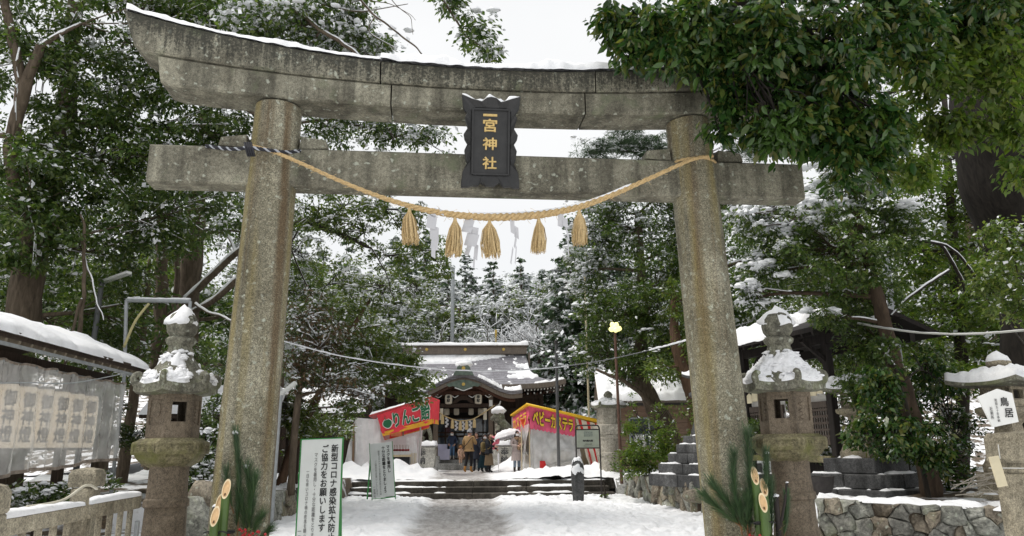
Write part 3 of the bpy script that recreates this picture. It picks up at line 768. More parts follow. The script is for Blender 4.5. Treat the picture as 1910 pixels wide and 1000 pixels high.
# ------------------------------------------------------------------ dry stone walls: every stone is cut from a cell of its own
def clip(poly, nx, ny, d):
    out = []
    for i in range(len(poly)):
        a, b = poly[i], poly[(i + 1) % len(poly)]
        da, db = a[0] * nx + a[1] * ny - d, b[0] * nx + b[1] * ny - d
        if da <= 0: out.append(a)
        if da * db < 0: t_ = da / (da - db); out.append((a[0] + (b[0] - a[0]) * t_, a[1] + (b[1] - a[1]) * t_))
    return out
def stone_wall(label, p0, p1, z0, z1a, z1b, size, seed, name='stone_wall', snow_thr=-0.1, tall=1.0, snow_amp=0.07, depth=0.5):
    rg = random.Random(seed); p0, p1 = Vector((*p0, z0)), Vector((*p1, z0)); L = (p1 - p0).length; x = (p1 - p0).normalized()
    Hm = max(z1a, z1b) - z0
    w = thing(name, label, 'wall', tuple((p0 + p1) / 2))
    nrm = x.cross(Vector((0, 0, 1)))
    nu, nv = max(2, round(L / size)), max(2, round(Hm / (size * tall)))
    seeds = [((i + 0.5 + (0.5 if j % 2 else 0) * 0.6 + rg.uniform(-.48, .48)) * L / nu, (j + 0.5 + rg.uniform(-.42, .42)) * Hm / nv) for j in range(nv) for i in range(-1, nu + 1)]
    M = frame_of(p0, x)
    for k, (sx, sy) in enumerate(seeds):
        poly = [(0, 0), (L, 0), (L, z1b - z0), (0, z1a - z0)]
        for j, (tx, ty) in enumerate(seeds):
            if j == k or abs(tx - sx) > 3 * size: continue
            nx_, ny_ = tx - sx, ty - sy; l = math.hypot(nx_, ny_)
            nx_, ny_ = nx_ / l, ny_ / l
            poly = clip(poly, nx_, ny_, (sx + tx) / 2 * nx_ + (sy + ty) / 2 * ny_ - 0.001)
            if len(poly) < 3: break
        if len(poly) < 3: continue
        cx = sum(p[0] for p in poly) / len(poly); cy = sum(p[1] for p in poly) / len(poly)
        # roughen the outline, then a front that bulges towards an off-centre peak
        pts = []
        for i in range(len(poly)):
            a, b = poly[i], poly[(i + 1) % len(poly)]
            ns = 3 if math.hypot(b[0] - a[0], b[1] - a[1]) > size * 0.25 else 1
            for q in range(ns):                     # neighbours share the same crooked joint
                x_, y_ = a[0] + (b[0] - a[0]) * q / ns, a[1] + (b[1] - a[1]) * q / ns
                pts.append((x_ + .055 * fnoise((x_, y_), 5.5, seed, 2), min(y_ + .055 * fnoise((x_, y_), 5.5, seed + 7, 2), max(z1a, z1b) - z0)))
        n = len(pts); d0 = rg.uniform(-0.03, 0.09)
        tilt = (rg.uniform(-.3, .3), rg.uniform(-.35, .35))
        dz = lambda q, s: d0 + s + tilt[0] * (q[0] - cx) + tilt[1] * (q[1] - cy)
        vs = [M @ Vector((*p, -0.22)) for p in pts] + [M @ Vector((*p, dz(p, -0.015))) for p in pts]
        ins = [(p[0] + (cx - p[0]) * rg.uniform(.1, .32), p[1] + (cy - p[1]) * rg.uniform(.1, .32)) for p in pts]
        vs += [M @ Vector((*p, dz(p, rg.uniform(0.0, 0.03)))) for p in ins] + [M @ Vector((cx + rg.uniform(-.03, .03), cy, dz((cx, cy), 0.03)))]
        fs = [(l_ * n + i, l_ * n + (i + 1) % n, (l_ + 1) * n + (i + 1) % n, (l_ + 1) * n + i) for l_ in (0, 1) for i in range(n)]
        fs += [(2 * n + i, 2 * n + (i + 1) % n, 3 * n) for i in range(n)]
        MB().add(vs, fs).build('stone', rg.choices(rock_mats, (5, 3, 3))[0], w, world=True)
    # earth core behind the stones
    c = (p0 + p1) / 2 - nrm * -0.0
    q = [p0 - nrm * 0.045, p1 - nrm * 0.045, p1 - nrm * depth, p0 - nrm * depth]
    core = MB().add([v.copy() for v in q] + [Vector((q[0].x, q[0].y, z1a - .05)), Vector((q[1].x, q[1].y, z1b - .05)), Vector((q[2].x, q[2].y, z1b - .05)), Vector((q[3].x, q[3].y, z1a - .05))], [(0, 1, 5, 4), (1, 2, 6, 5), (2, 3, 7, 6), (3, 0, 4, 7), (4, 5, 6, 7)])
    core.build('earth_core', soil, w, world=True)
    fn = lambda u, v: tuple(p0 + x * (L * u) + nrm * (0.03 - depth * v) + Vector((0, 0, (z1a + (z1b - z1a) * u) - z0 - 0.01)))
    o = snow_patch(fn, int(L / 0.05), 12, snow_amp, snow_thr, 1.7, seed, 0.0).build('snow_cover', snow_lump, w, world=True, smooth=True); o['kind'] = 'stuff'
    return w
stone_wall('rough stone wall under the stone lantern at the right edge', (4.35, 11.15), (7.3, 9.75), -0.05, 0.83, 0.70, 0.215, 3, snow_thr=-0.12)
stone_wall('low rough stone wall with a bush on top beside the steps', (3.42, 23.6), (4.12, 17.6), -0.05, 0.72, 0.76, 0.36, 5, snow_thr=0.2, tall=1.3)
stone_wall('snow topped rough stone wall behind the tall white notice', (-4.95, 13.4), (-5.5, 23.8), -0.05, 0.70, 0.62, 0.36, 8, snow_thr=-0.35, tall=1.2, snow_amp=0.1)
stone_wall('dark stone wall beneath the black lantern behind the east pillar', (4.2, 17.45), (5.6, 16.2), -0.05, 0.6, 0.72, 0.42, 12, snow_thr=0.3)

SS = thing('side_steps', 'short flight of dark stone steps behind the east pillar', 'steps', (4.7, 15.6, 0))
for i in range(3):
    MB().box((4.35 + 0.33 * i, 15.55 - 0.1 * i, 0.1 + 0.19 * i - 0.1), (0.5, 1.8, 0.2), R(14), bev=0.012).build('step_stone', step_stone, SS, world=True)
    MB().box((4.52 + 0.33 * i, 15.6 - 0.1 * i, 0.1 + 0.19 * i - 0.1 - 0.03), (0.4, 1.7, 0.2), R(14)).build('riser_stone', step_stone, SS, world=True)
    o = snow_patch(lambda u, v, i=i: (4.2 + 0.33 * i + 0.3 * u, 14.8 + 1.4 * v, 0.2 + 0.19 * i), 8, 30, 0.03, 0.2, 2.4, 30 + i, 0.004).build('snow_cover', snow_lump, SS, world=True, smooth=True); o['kind'] = 'stuff'
boulder = tag(MB().blob((4.02, 14.4, 0.3), 0.3, 4, 0.3, 3, 1.4, (0.8, 0.8, 1.2)).build('boulder', rock_mats[0], smooth=True), 'grey boulder leaning beside the side steps behind the east pillar', 'rock')
tag(MB().blob((4.15, 16.9, 0.5), 0.3, 7, 0.3, 3, 1.4, (1.5, 0.7, 0.6)).build('boulder', rock_mats[1], smooth=True), 'brown oblong rock lying on top of the side steps', 'rock')
# boulders on the west side by the lantern
for i, (px, py, Y, r_, lab) in enumerate(((352, 960, 12.5, 0.34, 'pale grey rock standing behind the west lantern'), (378, 935, 13.0, 0.3, 'split grey rock beside the west pillar under snowy shrubs'))):
    c = at(px, py, Y); mb = MB().blob((c.x, c.y, c.z - 0.25), r_ * 1.5, 11 + i, 0.35, 3, 1.3, (0.9, 0.8, 1.1))
    tag(mb.build('boulder', rock_mats[i], smooth=True), lab, 'rock')
# ------------------------------------------------------------------ stone lanterns
def firebox(par, n, apo, z0, z1, a0, windows, mat, wall=0.07, moon=()):
    side = 2 * apo * math.tan(math.pi / n); hgt = z1 - z0
    for k in range(n):
        a = a0 + 2 * math.pi * k / n
        nv = Vector((math.cos(a), math.sin(a), 0)); xv = Vector((-math.sin(a), math.cos(a), 0))
        M = frame_of(nv * (apo - wall) + Vector((0, 0, z0)), xv)
        mb = MB(); w = side / 2
        if k in windows:
            ww, wl, wh = side * 0.27, hgt * 0.36, hgt * 0.80
            for poly in ([(-w, 0), (w, 0), (w, wl), (-w, wl)], [(-w, wh), (w, wh), (w, hgt), (-w, hgt)], [(-w, wl), (-ww, wl), (-ww, wh), (-w, wh)], [(ww, wl), (w, wl), (w, wh), (ww, wh)]):
                mb.prism(poly, M, wall)
            for poly in ([(-w * .9, hgt * .9), (w * .9, hgt * .9), (w * .9, hgt), (-w * .9, hgt)], [(-w * .9, 0.0), (w * .9, 0.0), (w * .9, hgt * .07), (-w * .9, hgt * .07)]):
                mb.prism(poly, M, wall + 0.012)
        else:
            mb.prism([(-w, 0), (w, 0), (w, hgt), (-w, hgt)], M, wall - 0.02)
            for poly in ([(-w, 0), (-w * .72, 0), (-w * .72, hgt), (-w, hgt)], [(w * .72, 0), (w, 0), (w, hgt), (w * .72, hgt)], [(-w * .72, hgt * .86), (w * .72, hgt * .86), (w * .72, hgt), (-w * .72, hgt)], [(-w * .72, 0), (w * .72, 0), (w * .72, hgt * .3), (-w * .72, hgt * .3)]):
                mb.prism(poly, M, wall)
            if k in moon:
                c = [(0.055 * math.cos(q), hgt * .62 + 0.07 * math.sin(q)) for q in np.linspace(0, 6.283, 15)[:-1]]
                mb.prism([(x * 1.25, hgt * .62 + (y - hgt * .62) * 1.25) for x, y in c], M, wall - 0.008); 
            else:                                   # carved lattice in the recess
                for r_ in range(3):
                    mb.prism([(-w * .5, hgt * (.38 + .15 * r_)), (0, hgt * (.44 + .15 * r_)), (w * .5, hgt * (.38 + .15 * r_)), (0, hgt * (.34 + .15 * r_))], M, wall - 0.006)
        mb.build('firebox_panel', mat, par)
    MB().lathe([(apo * 0.98 / math.cos(math.pi / n), z1 - 0.03), (apo * 1.0 / math.cos(math.pi / n), z1)], n, rot=a0 + math.pi / n).build('firebox_ceiling', mat, par)

def kasa(par, n, rc, z_e, z_t, a0, mat, curl=0.0, thick=0.09, conc=1.5, corner=0.1, seed=1, snow_amp=0.09, snow_thr=-0.15, top_r=0.14, bare=None):
    def rad(a):
        b = ((a - a0 - math.pi / n) % (2 * math.pi / n)) - math.pi / n      # angle from a face normal
        face = math.cos(math.pi / n) / math.cos(b)
        return rc * face, (abs(b) / (math.pi / n))
    def top(u, v):
        a = a0 + math.pi / n + 2 * math.pi * u - math.pi / n; r_, c = rad(a); c = c ** 3
        rr = top_r + (r_ - top_r) * v
        z = z_e + thick + (z_t - z_e - thick) * (1 - v) ** conc + corner * c * v ** 3
        return (rr * math.cos(a), rr * math.sin(a), z)
    def under(u, v):
        p = top(u, v); a = math.atan2(p[1], p[0]); r_, c = rad(a)
        return (p[0], p[1], z_e + corner * c ** 3 * v ** 3 * 0.8 - (1 - v) * 0.03)
    nu = 12 * n // 2 * 2; mb = MB()
    mb.grid(top, nu, 10); mb.grid(under, nu, 4)
    vs = []; 
    for u in range(nu + 1): vs += [top(u / nu, 1), under(u / nu, 1)]
    mb.add(vs, [(2 * i, 2 * i + 2, 2 * i + 3, 2 * i + 1) for i in range(nu)])
    mb.lathe([(top_r, z_t - 0.05), (top_r * 1.02, z_t), (top_r * .8, z_t + 0.02)], 20)
    o = mb.build('roof_cap', mat, par, smooth=40)
    if curl:
        for k in range(n):
            a = a0 + math.pi / n + 2 * math.pi * k / n; d = Vector((math.cos(a), math.sin(a), 0)); zc = z_e + thick * .6 + corner
            pts = [d * (rc * .62) + Vector((0, 0, z_e + thick + (z_t - z_e) * .16)), d * (rc * .84) + Vector((0, 0, zc - 0.01)), d * (rc * .98) + Vector((0, 0, zc + curl * .35)), d * (rc * 1.0) + Vector((0, 0, zc + curl * 1.1)), d * (rc * .9) + Vector((0, 0, zc + curl * 1.45)), d * (rc * .82) + Vector((0, 0, zc + curl * 1.1)), d * (rc * .87) + Vector((0, 0, zc + curl * .75))]
            MB().tube(resample(pts, 16), [0.055 - 0.025 * i / 15 for i in range(16)], 8).build('roof_scroll', mat, par, smooth=True)
    edge = (lambda u, v: (0.5 if v > .97 else 0) + (bare(u, v) if bare else 0))
    s_ = snow_patch(lambda u, v: top(u, 0.12 + 0.9 * v if v < .97 else 0.995), 26 * n, 22, snow_amp, snow_thr, 5.0 if curl else 2.4, seed, 0.0, edge, True).build('snow_cover', snow_lump, par, smooth=True)
    s_['kind'] = 'stuff'
    if curl:                                         # clotted lumps on top of the sheet
        rg_ = np.random.default_rng(seed); P = []; PR = []
        while len(P) < 300:
            u, v = rg_.random(), rg_.random() ** .7 * .96; q = top(u, v)
            if -(bare(u, v) if bare else 0) + fnoise(q, 5, seed, 4) - snow_thr > .12: P.append((q[0], q[1], q[2] + snow_amp * .35)); PR.append(.02 + .032 * rg_.random())
        o = link_mesh('snow_clumps', pads_mesh('snow_clumps', np.array(P), np.array(PR), rg_, snow_lump, .62), [], par); o['kind'] = 'stuff'

def round_lantern(label, loc, rz, group, moss=True, windows=(0, 3), moon=(), seed=1, bare=None, tilt=0.0, thr=-0.12, sxy=1.0):
    L = thing('stone_lantern', label, 'stone lantern', loc, 0, group)
    L.rotation_euler = (0, tilt, rz); L.scale = (sxy, sxy, 1)
    st = brown_stone
    MB().lathe([(0.62, -0.1), (0.62, 0.18), (0.56, 0.22), (0.56, 0.36), (0.5, 0.4), (0.36, 0.46), (0.31, 0.5)], 6, rot=math.pi / 6).build('base', st, L)
    mb = MB(); mb.lathe([(0.295, 0.45), (0.27, 0.7), (0.262, 0.93), (0.288, 0.95), (0.288, 1.02), (0.262, 1.04), (0.25, 1.2), (0.25, 1.42)], 30)
    mb.v = [tuple(Vector(q) + Vector((q[0], q[1], 0)).normalized() * 0.008 * fnoise(q, 5, seed, 2)) for q in mb.v]
    mb.build('post', st, L, smooth=35)
    MB().lathe([(0.26, 1.385), (0.36, 1.43), (0.43, 1.49), (0.455, 1.53)], 6, rot=math.pi / 6).build('platform_bowl', mossy_stone, L)
    MB().lathe([(0.49, 1.53), (0.5, 1.55), (0.5, 1.655), (0.485, 1.675), (0.44, 1.69), (0.4, 1.715)], 6, rot=math.pi / 6).build('platform', mossy_stone, L)
    apo = 0.5 * math.cos(math.pi / 6)
    for k in range(6):                               # carved scrolls on each face of the platform
        a = 2 * math.pi * k / 6; nv = Vector((math.cos(a), math.sin(a), 0)); xv = Vector((-math.sin(a), math.cos(a), 0)); mb = MB()
        M = frame_of(nv * (apo - 0.004) + Vector((0, 0, 1.603)), xv)
        for x0, x1, y0, y1 in ((-.2, .2, .036, .046), (-.2, .2, -.046, -.036), (-.2, -.19, -.036, .036), (.19, .2, -.036, .036)):
            mb.prism([(x0, y0), (x1, y0), (x1, y1), (x0, y1)], M, 0.012)
        for c in (-.115, 0, .115):
            mb.tube([M @ Vector((c + (0.008 + 0.036 * q) * math.cos(q * 8.5), (0.005 + 0.026 * q) * math.sin(q * 8.5), 0.004)) for q in np.linspace(0, 1, 18)], 0.008, 5)
        mb.build('carved_scroll', mossy_stone, L)
    firebox(L, 6, 0.30, 1.715, 2.235, 0.0, windows, st, 0.075, moon)
    kasa(L, 6, 0.55, 2.235, 2.72, 0.0, dark_roof_stone, 0.085, 0.1, 1.25, 0.04, seed, 0.085, thr, 0.16, bare)
    MB().lathe([(0.15, 2.70), (0.17, 2.76), (0.15, 2.82), (0.19, 2.85), (0.205, 2.90), (0.17, 2.93), (0.15, 2.935), (0.195, 2.99), (0.212, 3.07), (0.2, 3.15), (0.15, 3.215), (0.07, 3.255), (0.02, 3.29)], 26).build('jewel', dark_roof_stone, L, smooth=50)
    mb = MB(); n = 22; prof = []
    for i in range(8):
        f = i / 7; prof.append((0.208 * (1 - f ** 1.6) + 0.006, 3.10 + 0.23 * f))
    mb.lathe([(0.19, 3.085)] + prof, n)
    mb.v = [tuple(Vector(q) * 1.0 + Vector((q[0], q[1], 0)) * 0.35 * fnoise(q, 7, seed, 3) + Vector((0, 0, 0.05 * fnoise(q, 6, seed + 2)))) for q in mb.v]
    mb.build('snow_cap', snow_lump, L, smooth=True)
    return L
GL = 'large stone lanterns beside the torii'
round_lantern('large mossy stone lantern beside the plastic curtain, bare patches showing through its snow', (-4.04, 9.0, 0), R(-55), GL, seed=2, moon=(5,), windows=(0, 3), tilt=R(-1.4), sxy=.87,
              bare=lambda u, v: 0.75 if (0.25 < v < 0.55 and fnoise((u * 9, v * 2), 1, 4) > -0.25) else (0.35 if v > .93 else 0.0))
round_lantern('large stone lantern with thick snow on its roof beside the lattice shelter', (3.43, 9.5, 0), R(-118), GL, seed=5, windows=(0, 3), tilt=R(0.6), thr=-0.42, sxy=.92)

def square_lantern(label, loc, rz, group, mats, steps, H, rw, fire=0.27, seed=1, jewel=True, scale=1.0, snow_amp=0.12, conc=1.3):
    """square lantern: stepped plinth, post that flares at its foot, tray, firebox, wide roof, jewel"""
    L = thing('stone_lantern', label, 'stone lantern', loc, rz, group)
    pm, bm_, rm = mats; z = 0.0
    for (w, h) in steps:
        nb = 2 if w > 1.3 else 1
        for i in range(nb):
            for j in range(nb):
                if 0 < i < nb - 1 and 0 < j < nb - 1: continue
                c = w / nb
                MB().box((-w / 2 + c * (i + .5), -w / 2 + c * (j + .5), z + h / 2 - (0.03 if z == 0 else 0)), (c - 0.006, c - 0.006, h + (0.06 if z == 0 else 0)), bev=0.018).build('plinth_stone', bm_, L)
        MB().box((0, 0, z + h / 2), (w - .12, w - .12, h - 0.03)).build('plinth_core', bm_, L)
        o = snow_patch(lambda u, v, w=w, z=z, h=h: (-w / 2 + .02 + (w - .04) * u, -w / 2 + .02 + (w - .04) * v, z + h), 36, 36, 0.045, 0.03, 2.2, seed + int(w * 10), 0.003).build('snow_cover', snow_lump, L, smooth=True); o['kind'] = 'stuff'
        z += h
    pl = H - z
    prof = [(0.36, 0), (0.365, 0.06), (0.33, 0.10), (0.30, 0.16), (0.225, 0.26), (0.17, 0.36), (0.155, 0.42), (0.19, 0.45), (0.19, 0.47)]
    k = 1.42 * fire / 0.27
    MB().lathe([(r_ * k, z + f * pl) for r_, f in prof], 4, rot=math.pi / 4).build('post', pm, L, smooth=25)
    MB().lathe([(0.2 * k, z + .47 * pl), (0.34 * k, z + .515 * pl), (0.36 * k, z + .53 * pl), (0.36 * k, z + .565 * pl), (.3 * k, z + .58 * pl)], 4, rot=math.pi / 4).build('tray', pm, L)
    firebox(L, 4, fire, z + .58 * pl, z + .765 * pl, 0.0, (0, 1, 2, 3), pm, 0.06)
    kasa(L, 4, rw * 1.25, z + .765 * pl, z + .90 * pl, 0.0, rm, 0.0, 0.05, conc, 0.07, seed, snow_amp, -1.3, 0.13)
    if jewel:
        zz = z + .895 * pl
        MB().lathe([(0.12, zz), (0.15, zz + .03), (.13, zz + .06), (.17, zz + .1), (.18, zz + .15), (.15, zz + .21), (.06, zz + .25), (.01, zz + .29)], 20).build('jewel', pm, L, smooth=50)
        mb = MB().lathe([(.17, zz + .16), (.175, zz + .19), (.14, zz + .25), (.07, zz + .3), (.01, zz + .33)], 16)
        mb.v = [tuple(Vector(q) + Vector((0, 0, 0.03 * fnoise(q, 8, seed)))) for q in mb.v]
        mb.build('snow_cap', snow_lump, L, smooth=True)
    return L
GS = 'square stone lanterns on the east bank'
warm_stone = stone('warm lantern stone', (0.27, 0.235, 0.17), (0.17, 0.145, 0.1), (0.36, 0.32, 0.24), 55, 0.25, moss=(0.2, 0.19, 0.08), moss_lo=0.56)
square_lantern('weathered square stone lantern under thick snow behind the pentagonal sign', (7.78, 11.9, 0.66), R(26), GS, (warm_stone, warm_stone, dark_roof_stone), [(1.1, 0.15), (0.8, 0.32)], 2.2, 0.64, 0.23, 3, snow_amp=0.11, conc=1.0)
square_lantern('square stone lantern on a stepped black plinth half hidden by the ivy clad tree', (6.2, 13.5, 0.68), R(32), GS, (warm_stone, black_stone, dark_roof_stone), [(1.75, 0.16), (1.35, 0.24), (1.0, 0.26)], 2.15, 0.5, 0.21, 6, jewel=False, snow_amp=0.13, conc=0.9)
square_lantern('dark stone lantern on a tall stepped plinth behind the east pillar', (4.75, 18.6, 0.68), R(30), GS, (black_stone, black_stone, black_stone), [(2.1, 0.22), (1.75, 0.24), (1.4, 0.24), (1.1, 0.22), (0.85, 0.2)], 2.95, 0.42, 0.2, 9, snow_amp=0.05)

def cylinder_lantern(label, loc, rz):
    L = thing('stone_lantern', label, 'stone lantern', loc, rz)
    st = stone('pale lantern stone', (0.38, 0.35, 0.29), (0.27, 0.245, 0.2), (0.46, 0.43, 0.37), 50, 0.3)
    MB().lathe([(0.5, -0.3), (0.5, 0.15), (0.42, 0.2)], 6).build('base', st, L)
    MB().lathe([(0.40, 0.15), (0.375, 0.5), (0.37, 0.72), (0.41, 0.75), (0.41, 0.83), (0.37, 0.86), (0.36, 1.3), (0.41, 1.34), (0.41, 1.42)], 28).build('post', st, L, smooth=35)
    MB().lathe([(0.4, 1.40), (0.52, 1.5), (0.56, 1.56), (0.56, 1.74), (0.46, 1.78)], 6, rot=R(30)).build('platform', st, L)
    firebox(L, 6, 0.36, 1.78, 2.33, 0.0, (1, 4), st, 0.06, moon=(0, 2, 3, 5))
    kasa(L, 6, 0.62, 2.33, 2.62, 0.0, dark_roof_stone, 0.06, 0.08, 1.2, 0.04, 4, 0.09, -0.5, 0.14)
    MB().lathe([(0.12, 2.6), (0.15, 2.66), (0.13, 2.7), (0.16, 2.78), (0.1, 2.87), (0.01, 2.92)], 18).build('jewel', dark_roof_stone, L, smooth=50)
    return L
cylinder_lantern('pale round stone lantern with snowy cap beside the baby castella stall', (3.28, 25.9, 0.5), R(-95))
# ------------------------------------------------------------------ shrine hall
SH = thing('shrine_hall', 'dark wooden shrine hall with snow patched grey roof and curved porch gable', 'shrine', (-2.6, 40.0, 0), R(3.0))
def shingle_mat():
    m, t, p, o = nodes_of('grey bark shingle roof'); v = coords(t)
    w = N(t, 'TexWave', wave_type='BANDS', bands_direction='Z', Scale=2.6, Distortion=1.2); t.links.new(v, w.inputs['Vector'])
    n = noise_tex(t, v, 7, 6, 0.7)
    c = ramp(t, n, [(0.3, (0.13, 0.125, 0.14)), (0.55, (0.215, 0.21, 0.23)), (0.75, (0.33, 0.33, 0.36))])
    c = mixc(t, 1.0, c, ramp(t, w.outputs['Fac'], [(0.2, 0.75), (0.6, 1.1)]), 'MULTIPLY')
    frost = noise_tex(t, v, 1.3, 5, 0.7)
    c = mixc(t, ramp(t, frost, [(0.5, 0.0), (0.75, 0.35)]), c, (0.62, 0.63, 0.66))
    t.links.new(c, p.inputs['Base Color']); p.inputs['Roughness'].default_value = 0.75; bump(t, p, n, 0.4, 0.02); return m
shingle = shingle_mat()
edge_wood = wood('grey roof edge wood', (0.13, 0.11, 0.09), (0.24, 0.2, 0.165))
hall_wood = wood('dark hall timber', (0.026, 0.018, 0.014), (0.07, 0.046, 0.034))
red_wood = wood('reddish eave timber', (0.055, 0.028, 0.02), (0.12, 0.06, 0.042))
col_wood = wood('pale brown column timber', (0.1, 0.075, 0.058), (0.2, 0.155, 0.12))
white_tip = flat('white painted rafter end', (0.75, 0.75, 0.73), 0.6, var=0.05)
copper = flat('green copper fitting', (0.13, 0.17, 0.14), 0.5, 0.3, var=0.3)
brass = flat('brass crest', (0.6, 0.42, 0.12), 0.35, 0.6)
dark_in = flat('dark interior', (0.015, 0.012, 0.01), 0.8)
glass_dk = flat('dark reflecting glass', (0.06, 0.075, 0.09), 0.06, 0.0, var=0.5, scale=5, spec=0.9)
E_, RZ, YE, YR = 4.72, 6.72, -1.0, 2.6
def roof_pt(u, v, back=False):
    """u -1..1 across, v 0 (ridge) .. 1 (eave)"""
    hw = 3.5 + 0.35 * v + max(0, v - 0.42) ** 1.4 * 3.2
    y = YR + (YE - YR) * (v ** 1.02)
    z = RZ - (RZ - E_) * (1 - (1 - v) ** 1.55) + 0.42 * abs(u) ** 5 * max(0, v - .3) ** 2 * 1.4
    if back: y = 2 * YR - y
    return Vector((u * hw, y, z))
def side_pt(w, v, s):
    """hip side below the gable: w -1..1 front to back"""
    a, b = roof_pt(s, v), roof_pt(s, v, True)
    q = a.lerp(b, (w + 1) / 2); q.z -= 0.25 * (1 - w * w) * max(0, v - .42); return q
mb = MB(); mb.grid(lambda u, v: roof_pt(2 * u - 1, v), 60, 24); mb.grid(lambda u, v: roof_pt(2 * u - 1, v, True), 40, 16)
for s in (-1, 1): mb.grid(lambda u, v: side_pt(2 * u - 1, .42 + .58 * v, s), 24, 12)
mb.build('roof', shingle, SH, smooth=True)
mb = MB()
def eave_band(fn, n, t_, drop, inn):
    vs = []
    for i in range(n + 1):
        q = fn(i / n); vs += [q + Vector((0, 0, .01)), q - Vector((0, 0, drop)), q + inn(i / n) - Vector((0, 0, drop + .03))]
    mb.add(vs, [(3 * i + a, 3 * i + 3 + a, 3 * i + 4 + a, 3 * i + 1 + a) for i in range(n) for a in (0, 1)])
eave_band(lambda f: roof_pt(2 * f - 1, 1), 50, 0, 0.24, lambda f: Vector((0, .8, 0)))
eave_band(lambda f: roof_pt(2 * f - 1, 1, True), 20, 0, 0.24, lambda f: Vector((0, -.8, 0)))
for s in (-1, 1): eave_band(lambda f: side_pt(2 * f - 1, 1, s), 20, 0, 0.24, lambda f: Vector((-s * .8, 0, 0)))
mb.build('eave_board', edge_wood, SH, smooth=40)
for s in (-1, 1):
    mb = MB(); pts = [(s * 3.58, YR + d, RZ - (RZ - roof_pt(1, .42).z) * (abs(d) / 1.5) ** .8 - .02) for d in np.linspace(-1.5, 1.5, 15)]
    mb.add([Vector(p) for p in pts] + [Vector((p[0], p[1], p[2] - .3)) for p in pts], [(i, i + 1, 16 + i, 15 + i) for i in range(14)])
    mb.add([Vector((s * 3.5, YR, RZ))] + [Vector((s * 3.5, p[1], p[2])) for p in pts] + [Vector((s * 3.5, YR, pts[0][2]))], [(0, i, i + 1) for i in range(1, 15)] + [(16, i + 1, i) for i in range(1, 15)])
    mb.box((s * 3.66, YR - .1, RZ - .3), (.1, .55, .75)); mb.build('gable', edge_wood, SH)
MB().box((0, YR, RZ + .22), (7.1, .46, .44), bev=.03).build('ridge', edge_wood, SH)
MB().box((0, YR, RZ + .475), (7.25, .62, .07)).build('ridge_cap', edge_wood, SH)
for x in (-2.2, 0, 2.2): MB().lathe([(.085, 0), (.085, .03)], 14, (x, YR - .235, RZ + .27), M=Matrix.Rotation(R(90), 3, 'X')).build('crest', brass, SH)
for s in (-1, 1): MB().prism([(-.2, 0), (.2, 0), (.24, .35), (.1, .6), (-.1, .6), (-.24, .35)], frame_of((s * 3.6, YR, RZ - .05), (0, 1, 0)), s * .1).build('ridge_end_tile', copper, SH)
sp_ = snow_strip([(x, YR, RZ + .51) for x in np.linspace(-3.64, 3.64, 90)], .66, [.17 + .1 * math.exp(-((x - 3.4) / .25) ** 2) for x in np.linspace(-3.64, 3.64, 90)], 8, 3, 1.0).build('ridge_snow', snow_lump, SH, smooth=True); sp_['kind'] = 'stuff'
def rsnow(u, v): # where the roof keeps its snow
    x = 2 * u - 1
    a = -0.75 if v < 0.21 - 0.2 * max(0, x + 0.2) else 0.6           # wide band under the ridge, thinning to the east
    b = -0.9 if (x > .6 and .22 < v < .62 and x > .98 - (v - .2) * .9 + .12 * math.sin(v * 40)) else 0.6
    c = -0.7 if (v > .93 and .72 < x) else 0.6
    d = -0.8 if (v > .6 and x < -.35 and x > -.8) else .6
    return min(a, b, c, d)
o = snow_patch(lambda u, v: roof_pt(2 * u - 1, min(.995, v)), 150, 80, .1, 0, 2.2, 4, .004, rsnow).build('roof_snow', snow_lump, SH, smooth=True); o['kind'] = 'stuff'
# rafters and their white ends
for row, (dz, dy) in enumerate(((.36, .25), (.52, .55))):
    for i in range(62):
        u = (i + .5) / 62 * 2 - 1; q = roof_pt(u, 1)
        mb = MB().box((q.x, q.y + dy + .6, q.z - dz + .05), (.06, 1.2, .08)); mb.build('rafter', red_wood, SH)
        if row == 0 or i % 2 == 0:
            MB().box((q.x, q.y + dy - .012, q.z - dz + .05), (.075, .02, .09)).build('rafter_end', white_tip, SH)
# walls, floor, columns
MB().box((0, 3.2, 2.75), (8.2, 5.4, 4.2)).build('hall_core', dark_in, SH)
for x0, x1 in ((-4.15, -1.5), (1.5, 4.15)):
    nb = 7
    for i in range(nb):
        w = (x1 - x0) / nb; MB().box((x0 + w * (i + .5), .42, 2.7), (w - .012, .06 + .012 * (i % 2), 4.1)).build('wall_plank', hall_wood, SH)
for x in (-4.15, -2.8, -1.5, 1.5, 2.8, 4.15): MB().box((x, .38, 2.75), (.2, .2, 4.3), bev=.02).build('wall_post', hall_wood, SH)
for z, h in ((1.35, .14), (2.1, .1), (3.45, .2), (4.2, .22)): MB().box((0, .3, z), (8.5, .12, h)).build('wall_rail', hall_wood, SH)
for i in range(6):
    x = -1.25 + .5 * i
    MB().box((x, .34, 2.0), (.46, .04, 2.1)).build('door_panel', glass_dk, SH)
    MB().box((x - .25, .3, 2.0), (.06, .06, 2.1)).build('door_stile', hall_wood, SH)
for z in (.95, 1.45, 2.3, 3.05): MB().box((0, .29, z), (3.0, .05, .07)).build('door_rail', hall_wood, SH)
MB().box((0, -.9, .72), (9.0, 3.2, .5), bev=.03).build('floor_platform', step_stone, SH)
MB().box((0, -3.0, .64), (4.6, 1.3, .3), bev=.03).build('lower_step', grey_stone, SH)
MB().box((0, -2.2, .80), (4.2, 1.0, .32), bev=.03).build('upper_step', grey_stone, SH)
